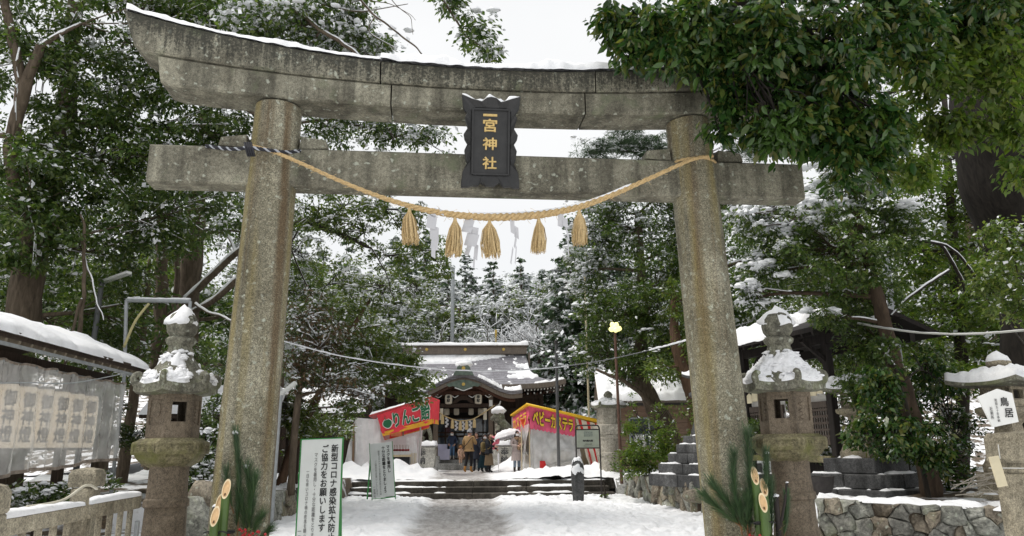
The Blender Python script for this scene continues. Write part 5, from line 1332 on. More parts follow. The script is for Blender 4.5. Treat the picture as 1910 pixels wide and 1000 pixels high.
# ------------------------------------------------------------------ notices
def a_board(label, top_l, bot_l, width, H, Y, lines, rz, lean, roll, text_scale=1.0):
    pass
NB = thing('notice_board', 'tall white notice board with two bold black columns of Japanese writing on a green stand', 'notice board', (0, 0, 0), 0, 'white safety notices on green stands')
c = at(593, 1000, 11.0); NB.location = (c.x - .03, 11.1, 0.04); NB.rotation_euler = (R(-5), R(-1.6), R(-3))
BW, BH = .61, 1.66
MB().box((0, 0, .03 + BH / 2), (BW, .03, BH), bev=.004).build('board', white_board, NB)
mb = MB()
for s in (-1, 1): mb.box((s * (BW / 2 + .008), .0, .03 + BH / 2), (.014, .036, BH + .02))
for z in (.03, .03 + BH): mb.box((0, .0, z), (BW + .03, .036, .014))
mb.build('edge_strip', green_paint, NB)
for s in (-1, 1):
    MB().bar((s * (BW / 2 - .0) - .02, .03, 1.2), (s * BW / 2 - (.1 if s < 0 else .13), .62, -.02), .035).build('leg', green_paint, NB)
MB().bar((-BW / 2 - .05, .4, .25), (BW / 2, .4, .25), .025).build('stand_bar', green_paint, NB)
def col(par, body, x, ztop, zbot, w, y=-.019, bold=0.0, mat=ink):
    n = len(body); pitch = (ztop - zbot) / n
    me = text_mesh(body, pitch * 1.0, frame_of((0, y, 0), (1, 0, 0)), .002, bold=bold, fit=None, spacing=1.0)
    ys = [v.co.z for v in me.vertices]; xs = [v.co.x for v in me.vertices]
    z0, z1 = min(ys), max(ys); x0, x1 = min(xs), max(xs)
    for v in me.vertices:
        v.co.z = zbot + (v.co.z - z0) / (z1 - z0) * (ztop - zbot); v.co.x = x + ((v.co.x - x0) / (x1 - x0) - .5) * w
    return link_mesh('lettering', me, mat, par)
T0 = .03 + BH
col(NB, '新型コロナ感染拡大防止に', .20, T0 - .09, T0 - 1.55, .105, bold=.0025)
col(NB, 'ご協力をお願いします', .055, T0 - .09, T0 - 1.30, .105, bold=.0025)
grey_ink = flat('thin grey ink', (.12, .12, .12), .7)
col(NB, 'マスクを着用し・十分な距離をとりましょう', -.075, T0 - .21, T0 - 1.58, .05, mat=grey_ink)
col(NB, '一日も早いコロナ禍の終息を願っています', -.185, T0 - .46, T0 - 1.62, .042, mat=grey_ink)
col(NB, '一宮神社', -.262, T0 - 1.28, T0 - 1.62, .055, mat=grey_ink)

N2 = thing('notice_board', 'smaller tilted white notice board on a green stand standing before the stone steps', 'notice board', (0, 0, 0), 0, 'white safety notices on green stands')
c = at(716, 936, 22.6); N2.location = (c.x, 22.6, .05); N2.rotation_euler = (R(-6), R(-5.5), R(4))
BW2, BH2 = .66, 1.56
MB().box((0, 0, .12 + BH2 / 2), (BW2, .03, BH2), bev=.004).build('board', white_board, N2)
mb = MB()
for s in (-1, 1): mb.box((s * (BW2 / 2 + .008), .0, .08 + BH2 / 2), (.016, .036, BH2 + .12))
mb.box((0, 0, .10), (BW2 + .05, .036, .02)); mb.build('edge_strip', green_paint, N2)
MB().bar((-BW2 / 2, .02, 1.25), (-BW2 / 2 - .24, .55, -.05), .035).build('leg', green_paint, N2)
MB().bar((BW2 / 2, .02, 1.25), (BW2 / 2 - .05, .6, -.05), .035).build('leg', green_paint, N2)
MB().bar((-BW2 / 2 - .2, .45, .1), (BW2 / 2, .05, .1), .03).build('stand_bar', green_paint, N2)
T2 = .12 + BH2
col(N2, 'マスクを着用し', .20, T2 - .10, T2 - .88, .10, bold=.003); col(N2, '十分な距離をとりましょう', .06, T2 - .10, T2 - 1.45, .10, bold=.003)
col(N2, '新型コロナウイルス感染拡大防止のため', -.075, T2 - .22, T2 - 1.5, .05, mat=grey_ink); col(N2, 'ご協力をお願いいたします', -.18, T2 - .5, T2 - 1.5, .05, mat=grey_ink)
col(N2, '一宮神社', -.255, T2 - 1.25, T2 - 1.56, .06, mat=grey_ink)

IB = thing('information_board', 'grey green information board in a dark iron frame beside the stone bollard', 'notice board', (0, 0, 0))
c = at(1100, 935, 22.7); IB.location = (c.x, 22.7, 0); IB.rotation_euler = (0, 0, R(-8))
bd = flat('grey green board', (.33, .36, .29), .5, var=.12)
MB().box((0, 0, 1.78), (.66, .03, .53)).build('board', bd, IB)
for s in (-1, 1):
    MB().tube([(s * .355, 0, -.1), (s * .355, 0, 2.06)], .022, 8).build('post', dark_iron, IB)
MB().tube(resample([(-.355, 0, 2.04), (-.33, 0, 2.13), (-.25, 0, 2.17), (.25, 0, 2.17), (.33, 0, 2.13), (.355, 0, 2.04)], 24), .022, 8).build('top_rail', dark_iron, IB, smooth=True)
for z in (1.51, 2.05): MB().bar((-.35, 0, z), (.35, 0, z), .035).build('cross_bar', dark_iron, IB)
for body, z, sz, b in (('境内案内図', 1.70, .06, .003), ('一宮神社社務所', 1.61, .035, 0), ('ご自由にお入りください', 1.56, .028, 0)):
    me = text_mesh(body, sz, frame_of((0, -.019, z), (1, 0, 0)), .002, vertical=False, bold=b); link_mesh('lettering', me, ink, IB)
MB().box((.02, -.018, 1.92), (.26, .006, .15)).build('printed_map', flat('faded print', (.22, .25, .21), .6, var=.5, scale=40), IB)

BO = thing('stone_bollard', 'dark rounded stone bollard dusted with snow in front of the steps', 'bollard', (0, 0, 0))
c = at(1079, 940, 21.8); BO.location = (c.x, 21.8, 0)
mb = MB().lathe([(.15, -.1), (.155, .1), (.175, .4), (.185, .7), (.175, .95), (.13, 1.12), (.06, 1.2), (.01, 1.22)], 22)
mb.v = [tuple(Vector(q) * (1 + .07 * fnoise(q, 3, 4))) for q in mb.v]
mb.build('stone', black_stone, BO, smooth=True)
def bsn(u, v):
    a = 6.283 * u; z = .78 + .45 * v; r_ = .19 * math.sqrt(max(0, 1 - (max(0, z - .85) / .4) ** 2)); return (r_ * math.cos(a), r_ * math.sin(a), z)
o = snow_patch(bsn, 40, 24, .045, .0, 5, 6, .012, lambda u, v: .35 - .6 * v, True).build('snow_cover', snow_lump, BO, smooth=True); o['kind'] = 'stuff'

# east stone post with the pentagonal donor sign
EP = thing('stone_post', 'granite gate post with a square cap at the right edge', 'post', (4.68, 7.0, 0), R(14))
MB().box((0, 0, .62), (.37, .37, 1.4), bev=.02).build('shaft', fence_stone, EP)
MB().box((0, 0, 1.37), (.36, .36, .1), bev=.01).build('neck', fence_stone, EP)
MB().lathe([(.285, 1.41), (.30, 1.43), (.30, 1.63), (.27, 1.67), (.05, 1.69)], 4, rot=R(45)).build('cap', fence_stone, EP)
wirem = flat('pale twine', (.5, .5, .47), .8)
mb = MB().tube([Vector((.205 * sx, .205 * sy, 1.335 + .008 * k)) for k, (sx, sy) in enumerate(((-1, -1), (1, -1), (1, 1), (-1, 1), (-1, -1.02), (1, -1.02)))], .006, 5)
mb.tube(resample([(-.02, -.215, 1.34), (-.09, -.225, 1.28), (-.05, -.225, 1.22), (.0, -.225, 1.29), (.02, -.22, 1.34)], 16), .006, 5); tag(mb.build('twine', wirem, smooth=True), 'pale twine tied round the neck of the gate post at the right edge', 'twine').location = (4.68, 7.0, 0)
bpy.data.objects['twine'].rotation_euler = (0, 0, R(14))
PS = thing('pentagon_sign', 'white pentagonal wooden sign with brushed characters fixed on the granite gate post', 'sign', tuple(at(1873, 797, 6.8)))
MB().prism([(-.105, 0), (.12, .045), (.105, .3), (-.015, .34), (-.195, .27)], frame_of((0, 0, 0), (1, -.1, 0)), .02).build('board', flat('white sign board', (.74, .74, .71), .6, var=.04), PS)
stain = flat('brown water stain', (.5, .45, .33), .7, var=.3, scale=20)
M = frame_of((0, -.026, 0), (1, -.1, 0))
for ch, x, z, s_ in (('鳥', .02, .185, .08), ('居', .045, .085, .08)):
    me = text_mesh(ch, s_, M, .002, fit=(x - .036, x + .036, z, z + s_), bold=.001); link_mesh('brushed_character', me, ink, PS)
for body, x, z0, z1, w in (('社務所', -.1, .07, .18, .026), ('昭和五十年奉納', -.05, .045, .25, .02)):
    me = text_mesh(body, .03, M, .002, fit=(x - w / 2, x + w / 2, z0, z1)); link_mesh('lettering', me, grey_ink, PS)
TG = thing('wooden_tag', 'small blank wooden tag leaning on the granite gate post', 'tag', tuple(at(1866, 908, 6.78)))
MB().box((0, 0, .13), (.085, .018, .26), M=Matrix.Rotation(R(-9), 4, 'Y')).build('board', pale_board, TG); MB().tube([(.03, -.01, .24), (.07, .05, .36)], .004, 4).build('string', wirem, TG)
mb = MB(); rg = random.Random(5)
for k in range(16):
    a = at(1770 + rg.uniform(0, 60), 905 + rg.uniform(0, 25), 9.0); b = at(1845 + rg.uniform(-10, 30), 880 + rg.uniform(0, 40), 8.6); m_ = a.lerp(b, .5) + Vector((0, 0, rg.uniform(-.02, .06)))
    mb.tube(resample([a, m_, b], 8), .006, 4)
tag(mb.build('twig_bundle', flat('dry grey twig', (.32, .29, .24), .9)), 'tangle of dry grey twigs on the wall below the east stone lantern', 'twigs')
c = at(1590, 815, 13.0)
BK = thing('bucket', 'dark round pot at the foot of the lattice shelter post', 'pot', tuple(at(1533, 905, 12.6)))
MB().lathe([(.13, -.15), (.18, 0), (.2, .12), (.21, .14), (.18, .14), (.16, .1)], 18).build('body', dark_iron, BK, smooth=40); MB().lathe([(.17, .1), (.165, .12)], 18).build('water', glass_dk, BK)
q = at(1770, 775, 16); YB = thing('poster_board', 'small cream poster stand among the dark shrubs left of the pentagonal sign', 'poster', (q.x, q.y, .72))
MB().box((0, 0, 1.35), (.42, .03, .6)).build('panel', flat('cream poster', (.6, .56, .44), .7, var=.25, scale=22), YB); MB().box((0, .03, .6), (.05, .05, 1.3)).build('post', dark_wood, YB)
for i in range(4): MB().box((0, -.018, 1.15 + .12 * i), (.32, .004, .03)).build('printed_line', grey_ink, YB)

# ------------------------------------------------------------------ New Year bamboo decorations
bamboo = flat('green bamboo', (.07, .12, .03), .35, var=.2, scale=5); bamboo_cut = flat('cut bamboo face', (.66, .44, .23), .6, var=.12, scale=20)
bamboo_rim = flat('pale bamboo rim', (.74, .6, .38), .6); hole = flat('bamboo hollow', (.12, .07, .035), .9)
needle = leaf_mat('pine needle', [(.026, .06, .026), (.045, .095, .036), (.085, .14, .055)], .45, .1); twig_m = flat('pine twig', (.2, .11, .05), .9)
berry = flat('red berry', (.36, .012, .016), .3, var=.2); pole_m = flat('dark branch bark', (.028, .022, .02), .8, var=.4, bmp=.4)
def pine_spray(par, p0, p1, n, ln, r, tipsnow=0.0, sd=0):
    rg = random.Random(sd); p0, p1 = Vector(p0), Vector(p1); d = (p1 - p0); L = d.length; d.normalize()
    x = d.cross(Vector((.3, 1, .2))).normalized(); y = d.cross(x); mb = MB(); sb = MB()
    bend = Vector((rg.uniform(-.04, .04), rg.uniform(-.04, .04), 0)); pts = [p0.lerp(p1, f) + bend * math.sin(f * 3.14) for f in np.linspace(0, 1, 7)]
    T = MB().tube(pts, [.008 - .0007 * i for i in range(7)], 5).build('pine_branch', twig_m, par)
    for i in range(int(n * 1.6)):
        f = rg.random() ** .8; p = p0.lerp(p1, .12 + .88 * f) + bend * math.sin(f * 3.14); a = rg.uniform(0, 6.283)
        o_ = x * math.cos(a) + y * math.sin(a); dr = (d * rg.uniform(.75, 1.5) + o_ * rg.uniform(.5, 1.2) * r).normalized(); l_ = 1.5 * ln * rg.uniform(.7, 1.15)
        s_ = dr.cross(o_ + Vector((.01, 0, 0))).normalized() * .0017; e = p + dr * l_ + Vector((0, 0, -.012 * rg.random()))
        mb.add([p - s_, p + s_, e + s_ * .5, e - s_ * .5], [(0, 1, 2, 3)])
    o = mb.build('needles', needle, T, fix=False); o['kind'] = 'stuff'
    if tipsnow:
        o = MB().blob(p1 + d * .03, tipsnow, sd, .4, 2, 3, (1, .8, .7)).build('snow_clump', snow_lump, T, smooth=True)
def cut_bamboo(par, base, top_z, rad, slope=2.1, yaw=0.0):
    n = 24; bx, by = base; by -= .1; mb = MB(); rim = []; mid_r = []
    zc = top_z - rad * slope
    def pt(a, r_, z): 
        q = Vector((r_ * math.cos(a), r_ * math.sin(a), z)); q.rotate(Matrix.Rotation(yaw, 3, 'Z')); return q + Vector((bx, by, 0))
    A = [2 * math.pi * i / n for i in range(n)]
    cut = lambda a, r_: zc + slope * r_ * math.sin(a)
    vs = [pt(a, rad, .0) for a in A]; fs = []; k = 1
    for z in (zc - .42, zc - .41, zc - .40): vs += [pt(a, rad * (1.06 if k == 2 else 1), z) for a in A]; k += 1
    vs += [pt(a, rad, cut(a, rad)) for a in A]
    fs = [(l * n + i, l * n + (i + 1) % n, (l + 1) * n + (i + 1) % n, (l + 1) * n + i) for l in range(4) for i in range(n)]
    S_ = mb.add(vs, fs).build('bamboo_stem', bamboo, par, smooth=40)
    mb = MB(); nn = .004; ri = rad * .8
    mb.add([pt(a, rad, cut(a, rad)) for a in A] + [pt(a, ri, cut(a, ri)) for a in A], [(i, (i + 1) % n, n + (i + 1) % n, n + i) for i in range(n)]); mb.build('cut_rim', bamboo_rim, S_)
    mb = MB(); mb.add([pt(a, ri, cut(a, ri)) for a in A] + [pt(a, ri * .8, cut(a, ri * .8) - .02) for a in A], [(i, (i + 1) % n, n + (i + 1) % n, n + i) for i in range(n)] + [tuple(n + i for i in range(n))]); mb.build('cut_face', bamboo_cut, S_)
    hz = -.62; mb = MB(); mb.add([pt(math.pi * 1.5 + o_[0] * .9, abs(o_[1]) * rad, cut(math.pi * 1.5, abs(o_[1]) * rad) + .004) for o_ in ((-.5, .45), (.5, .45), (.4, .66), (0, .74), (-.4, .66))], [(0, 1, 2, 3, 4)]); mb.build('hollow', hole, S_)
def berries(par, c, n, sd):
    rg = random.Random(sd)
    for i in range(n):
        q = Vector(c) + Vector((rg.gauss(0, .07), rg.gauss(0, .03), rg.gauss(0, .05)))
        bm = MB().blob(q, .017, i, 0, 1, 1)
        bm.build('berry', berry, par, smooth=True)
def kadomatsu(label, cx, cy, stems, sprays, poles, bc, tie_z, tie_x):
    K = thing('new_year_bamboo', label, 'bamboo decoration', (cx, cy, 0), 0, 'bamboo and pine decorations at the gate pillars')
    for (x, y, z, r_) in stems: cut_bamboo(K, (x, y), z, r_, 2.3)
    for i, (a, b, n, l_, r_, sn) in enumerate(sprays): pine_spray(K, a, b, n, l_, r_, sn, i)
    for a, b, r_ in poles: 
        MB().tube(resample([a, (Vector(a) + Vector(b)) / 2 + Vector((.01, 0, 0)), b], 8), r_, 8).build('dark_pole', pole_m, K, smooth=True)
        MB().blob(b, r_ * 1.2, 3, .3, 2, 2, (1, 1, .6)).build('snow_clump', snow_lump, K, smooth=True)
    berries(K, Vector(bc[0]) - Vector((0, 0, .05)), 14, 3); berries(K, Vector(bc[1]) - Vector((0, 0, .06)), 10, 4)
    mb = MB(); mb.lathe([(.13, tie_z - .012), (.135, tie_z), (.13, tie_z + .012)], 18, (tie_x, .02, 0))
    for s in (-1, 1): mb.tube(resample([(tie_x, -.14, tie_z), (tie_x + s * .06, -.16, tie_z + .025), (tie_x + s * .12, -.15, tie_z + .01)], 8), .008, 6); mb.tube(resample([(tie_x, -.14, tie_z), (tie_x + s * .02, -.16, tie_z - .06), (tie_x + s * .035, -.15, tie_z - .13)], 8), .007, 6)
    mb.build('black_cord', ink, K, smooth=True)
    MB().lathe([(.25, 0), (.27, .3), (.27, .5), (.25, .52)], 24).build('straw_wrapping', straw, K, smooth=40)
    rg = random.Random(9); mb = MB()
    for i in range(60):
        p = Vector((rg.uniform(-.22, .26), rg.uniform(-.2, .05), .5 + rg.uniform(0, .28))); d = Vector((rg.gauss(0, 1), rg.gauss(-.3, .6), rg.gauss(.4, .5))).normalized(); s_ = d.cross(Vector((0, 0, 1))).normalized() * .013
        mb.add([p, p + d * .035 + s_, p + d * .08, p + d * .035 - s_], [(0, 1, 2, 3)])
    o = mb.build('leaves', leaf_mat('nandina leaf' + label[:4], [(.03, .06, .02), (.07, .11, .03), (.1, .05, .03)], .4, .2), K, fix=False); o['kind'] = 'stuff'
    return K
kx, ky = at(425, 960, 8.1).xy
def rel(px, py, Y=8.1, dx=0): q = at(px, py, Y); return (q.x - kx, q.y - ky + .12, q.z)
b1, b2, b3 = rel(428, 893), rel(414, 917), rel(414, 938)
kadomatsu('New Year bamboo decoration with pine and red berries before the west pillar', kx, ky,
          [(b1[0], .03, b1[2], .043), (b2[0], .06, b2[2] - .02, .04), (b3[0], -.06, b3[2] - .02, .043)],
          [(rel(434, 1010), rel(431, 812), 900, .1, .45, .03), (rel(428, 960), rel(416, 880), 260, .09, .6, 0), (rel(452, 1015), rel(452, 876), 620, .11, .75, .03), (rel(458, 1010), rel(470, 893), 460, .11, .8, 0), (rel(462, 1010), rel(482, 965), 260, .09, .8, 0), (rel(448, 1000), rel(440, 930), 300, .1, .8, 0), (rel(470, 1010), rel(492, 990), 200, .08, .8, 0)],
          [((rel(388, 1060)[0], -.1, .3), rel(393, 946), .028)], [rel(440, 988, 7.95), rel(470, 988, 7.95)], rel(412, 993)[2], rel(412, 993)[0])
kx, ky = at(1415, 960, 8.45).xy
_r = lambda px, py, Y=8.45: (at(px, py, Y).x - kx, at(px, py, Y).y - ky, at(px, py, Y).z)
b1, b2, b3 = _r(1404, 870), _r(1420, 892), _r(1413, 918)
kadomatsu('New Year bamboo decoration with fanned pine sprays before the east pillar', kx, ky,
          [(b1[0], .05, b1[2], .042), (b2[0], .04, b2[2], .041), (b3[0], -.06, b3[2], .043)],
          [(_r(1400, 1010), _r(1393, 812), 900, .13, .75, 0), (_r(1385, 1000), _r(1370, 850), 620, .12, .75, 0), (_r(1385, 990), _r(1330, 905), 520, .12, .7, 0), (_r(1385, 985), _r(1318, 925), 420, .12, .75, 0), (_r(1432, 1010), _r(1430, 850), 800, .1, .5, .028), (_r(1440, 1010), _r(1438, 905), 420, .1, .6, 0), (_r(1462, 1010), _r(1466, 930), 420, .1, .45, 0), (_r(1395, 1000), _r(1395, 930), 420, .12, .9, 0), (_r(1400, 1000), _r(1380, 945), 320, .12, .9, 0)],
          [((_r(1448, 1060)[0], -.1, .3), _r(1447, 925), .03), ((_r(1452, 980)[0], -.05, _r(1452, 980)[2]), _r(1468, 900), .014), ((_r(1440, 980)[0], .2, _r(1440, 980)[2]), (_r(1441, 868)[0], .2, _r(1441, 868)[2]), .03)], [_r(1400, 996, 8.3), _r(1416, 998, 8.3)], _r(1418, 975)[2], _r(1417, 975)[0])
# ------------------------------------------------------------------ poles, lamps, wires
def pole(name, label, cat, top, base_z, rad, mat, group=None, lean=(0, 0)):
    T = thing(name, label, cat, (top.x + lean[0], top.y + lean[1], base_z), 0, group)
    MB().tube([(0, 0, -.1), (-lean[0] * .5, 0, (top.z - base_z) * .5), (-lean[0], -lean[1], top.z - base_z)], [rad * 1.15, rad * 1.05, rad], 10).build('shaft', mat, T, smooth=40)
    return T
white_lamp = flat('white lamp housing', (.62, .63, .6), .4)
grey_pole = flat('dark grey pole', (.1, .105, .105), .5, .2)
top = at(190, 524, 17); T = pole('street_lamp', 'dark pole with a flat white lamp rising behind the snowy pavilion roof', 'lamp', top, .4, .06, grey_pole, lean=(-.06, 0))
e = at(240, 515, 16.6); l0 = Vector((.06, 0, top.z - .4)); MB().bar(l0 + Vector((.04, 0, -.02)), l0 + Vector((e.x - top.x, e.y - top.y, .1)), .14, .06).build('lamp_head', white_lamp, T); MB().lathe([(.08, top.z - .45), (.08, top.z - .36), (.05, top.z - .34)], 12, (.06, 0, 0)).build('cap', grey_pole, T)
PF = thing('pipe_gantry', 'galvanised pipe frame with a yellow diagonal brace behind the west lantern', 'pipe frame', tuple(at(228, 700, 16.5).xy) + (.4,))
a, b, c_ = at(232, 700, 16.5), at(236, 560, 16.5), at(355, 562, 16.5)
MB().tube([Vector((a.x, a.y, .4)), a, b], .04, 8).build('upright', galv, PF, world=True); MB().tube([b, c_], .05, 8).build('cross_pipe', galv, PF, world=True)
MB().tube([c_, Vector((c_.x, c_.y + .02, .4))], .04, 8).build('upright', galv, PF, world=True)
MB().tube(resample([at(231, 648, 16.4), at(252, 600, 16.4), at(278, 566, 16.4)], 12), .03, 8).build('brace', flat('yellowed pipe', (.5, .45, .22), .5), PF, world=True, smooth=True)
o = snow_strip([b.lerp(c_, f) + Vector((0, 0, .04)) for f in np.linspace(.02, 1, 40)], .07, .03, 5, 4, 6).build('snow_cover', snow_lump, PF, world=True, smooth=True); o['kind'] = 'stuff'
top = at(523, 735, 15.5); T = pole('lamp_post', 'slim grey lamp post with a short tube lamp beside the west pillar', 'lamp', top, .1, .045, galv, lean=(-.03, 0)); MB().bar((.02, 0, top.z - .12), (.36, -.1, top.z + .12), .09, .07).build('lamp_tube', white_lamp, T)
top = at(1644, 425, 15.0); T = pole('steel_pole', 'galvanised steel pole with a clamp half hidden in the ivy clad tree', 'pole', top, .7, .075, galv); MB().lathe([(.1, top.z - 1.35), (.1, top.z - 1.25)], 12).build('clamp', dark_iron, T)
top = at(1037, 636, 27.5); T = pole('iron_pole', 'dark iron pole standing in front of the baby castella stall', 'pole', top, .5, .055, flat('dark grey iron', (.09, .09, .09), .5)); MB().lathe([(.07, top.z - .62), (.07, top.z - .5), (.02, top.z - .47)], 10).build('cap', dark_iron, T)
top = at(1090, 508, 38); pole('bamboo_pole', 'tall thin pale bamboo pole to the east of the shrine roof', 'pole', top, .5, .05, flat('pale bamboo', (.5, .44, .3), .5))
top = at(845, 500, 47); T = pole('flagpole', 'grey flagpole rising behind the shrine ridge', 'pole', top, .5, .12, galv); MB().blob((0, 0, top.z - .45), .16, 1, 0, 2, 1).build('finial', galv, T, smooth=True)
top = at(925, 615, 44.5); T = pole('bamboo_pole', 'short bamboo pole with a yellow tip behind the shrine ridge', 'pole', top, .5, .05, flat('pale bamboo two', (.5, .4, .2), .5)); MB().lathe([(.06, top.z - .95), (.08, top.z - .7), (.05, top.z - .5)], 10).build('yellow_tip', brass, T)
top = at(1147, 622, 24.3); T = pole('street_lamp', 'rusty lamp post with a lit yellow lamp cluster under the east tree', 'lamp', top, .5, .045, flat('rusty brown post', (.12, .065, .045), .7, var=.3), lean=(.02, 0))
glow_m = glow('lit yellow lamp glass', (.93, .87, .36), .95)
mb = MB()
for k, (dx_, dy_, dz_) in enumerate(((0, 0, .22), (-.13, 0, .14), (.13, .05, .16), (0, -.1, .1), (.05, .1, .3), (-.08, .05, .3))): MB().blob((dx_, dy_, top.z - .5 + dz_), .09, k, .15, 2, 2).build('lamp_globe', glow_m, T, smooth=True)
IBd = thing('wooden_sign', 'narrow cream wooden notice with a snowy roof beside the west pillar', 'sign', tuple(at(541, 900, 19).xy) + (.55,))
c = at(541, 780, 19); w = .33; h0 = at(541, 815, 19).z - .55; h1 = at(541, 752, 19).z - .55
MB().box((0, 0, (h0 + h1) / 2), (w, .05, h1 - h0)).build('panel', flat('cream sign board', (.5, .48, .36), .7, var=.15), IBd)
for s in (-1, 1): MB().box((s * .14, .04, h0 / 2), (.07, .07, h0 + .6)).build('post', dark_wood, IBd)
MB().prism([(-.3, 0), (0, .16), (.3, 0), (.3, .04), (0, .2), (-.3, .04)], frame_of((0, .2, h1), (1, 0, 0)), .4).build('roof', dark_wood, IBd)
o = MB().blob((0, 0, h1 + .2), .3, 3, .15, 2, 2, (1, .8, .35)).build('snow_cap', snow_lump, IBd, smooth=True); o['kind'] = 'stuff'
cable = flat('grey cable', (.2, .2, .21), .6)
wpts = resample([at(470, 618, 13.5), at(545, 640, 15.0), at(640, 664, 16.3), at(760, 682, 17.3), at(880, 691, 18.0), at(1000, 688, 18.6), at(1110, 675, 19.2), at(1200, 656, 19.6), at(1285, 634, 20), at(1400, 600, 20.5)], 150)
CB = thing('overhead_cable', 'sagging overhead cable with snow clinging to it in front of the shrine roof', 'cable', tuple(wpts[75]))
MB().tube(wpts, .012, 5).build('wire', cable, CB, world=True, smooth=True)
o = snow_strip(wpts[8:92], .026, [.017 * (.75 + .4 * math.sin(i * .7)) for i in range(84)], 5, 3, 3); o.v = [(a, b, c - .008) for a, b, c in o.v]; o = o.build('snow_cover', snow_lump, CB, world=True, smooth=True); o['kind'] = 'stuff'
o = snow_strip(wpts[118:134], .06, [.045 * (.6 + .5 * math.sin(i * 1.3) ** 2) for i in range(16)], 5, 7, 5).build('snow_cover', snow_lump, CB, world=True, smooth=True); o['kind'] = 'stuff'
wp = resample([at(1600, 603, 13.0), at(1650, 612, 12.2), at(1720, 621, 11.6), at(1820, 623, 11.0), at(1960, 612, 10.4)], 60)
CB2 = thing('overhead_cable', 'pale snow dusted cable running from the ivy clad tree to the right edge', 'cable', tuple(wp[30]))
MB().tube(wp, .017, 6).build('wire', flat('pale sheathed cable', (.42, .42, .39), .6), CB2, world=True, smooth=True)
o = snow_strip([p + Vector((0, 0, .01)) for p in wp], .024, .01, 4, 3, 6).build('snow_cover', snow_lump, CB2, world=True, smooth=True); o['kind'] = 'stuff'
# ------------------------------------------------------------------ trees and shrubs: real leaves, twigs and snow pads
bark = wood('grey brown bark', (.055, .042, .03), (.16, .125, .09), 1.2, (1, 1, .25), .9)
bark_dark = wood('dark wet bark', (.018, .015, .012), (.06, .05, .04), 1.2, (1, 1, .25), .9)
bark_black = wood('black wet bark', (.008, .007, .006), (.032, .027, .022), 1.2, (1, 1, .25), .85)
bark_ivy = wood('dark brown bark', (.03, .022, .016), (.1, .07, .048), 1.2, (1, 1, .25), .9)
bark_red = wood('reddish bark', (.06, .036, .024), (.16, .1, .065), 1.2, (1, 1, .25), .9)
LF = {
 'deep': leaf_mat('deep green leaf', [(.026, .054, .012), (.05, .088, .02), (.082, .126, .03), (.13, .16, .048)], .36, .38),
 'mid': leaf_mat('mid green leaf', [(.046, .082, .017), (.078, .122, .026), (.118, .158, .038), (.165, .182, .054)], .38, .42),
 'gold': leaf_mat('yellow green leaf', [(.05, .092, .017), (.082, .135, .024), (.12, .17, .034), (.16, .18, .05)], .4, .5),
 'gloss': leaf_mat('glossy camphor leaf', [(.013, .038, .011), (.022, .058, .014), (.04, .085, .02), (.07, .12, .028), (.12, .12, .03)], .24, .26),
 'brown': leaf_mat('withered brown leaf', [(.07, .04, .022), (.13, .08, .045), (.17, .115, .07), (.035, .06, .02), (.05, .08, .025)], .6, .25),
 'fir': leaf_mat('blue green fir spray', [(.03, .06, .03), (.05, .09, .042), (.075, .12, .06)], .5, .15)}
snow_leaf = snow_mat('snow on leaves', (.86, .87, .89), (.8, .82, .84), 30, .3)

def leaf_arrays(C, Rr, n_per, L, W, droop, rng, snowp, flat=.6, upj=.55):
    Nn = len(C); idx = np.repeat(np.arange(Nn), n_per); M = len(idx)
    d = rng.normal(size=(M, 3)); d /= np.linalg.norm(d, axis=1, keepdims=True)
    r = rng.random(M) ** (1 / 2.0)
    pos = C[idx] + d * (r * Rr[idx])[:, None] * np.array([1, 1, flat])
    dr = d * np.array([1, 1, .4]) + np.array([0, 0, -droop]) + .45 * rng.normal(size=(M, 3)); dr /= np.linalg.norm(dr, axis=1, keepdims=True)
    nm = np.array([0, 0, 1.0]) + upj * rng.normal(size=(M, 3))
    sd = np.cross(dr, nm); sd /= np.linalg.norm(sd, axis=1, keepdims=True) + 1e-9
    nn = np.cross(sd, dr)
    l = (L * (.45 + .95 * rng.random(M) ** 1.2))[:, None]; w = l * W
    snowy = rng.random(M) < snowp[idx] * np.clip(.55 + d[:, 2] * r * 1.4, 0, 1)
    l = np.where(snowy[:, None], l * 1.15, l); w = np.where(snowy[:, None], w * 1.5, w)
    a = pos - dr * l * .5; b = pos + dr * l * .5; m1 = pos - dr * l * .06 + sd * w * .5 + nn * w * .16; m2 = pos - dr * l * .06 - sd * w * .5 + nn * w * .16
    return a, m1, b, m2, snowy

def leaf_mesh(name, a, m1, b, m2, snowy, mats, fine=False):
    M = len(a)
    v = np.stack([a, m2, b, m1], 1).reshape(-1, 3); f = np.arange(4 * M).reshape(-1, 4)
    return np_mesh(name, v, f, mats, snowy.astype(int))

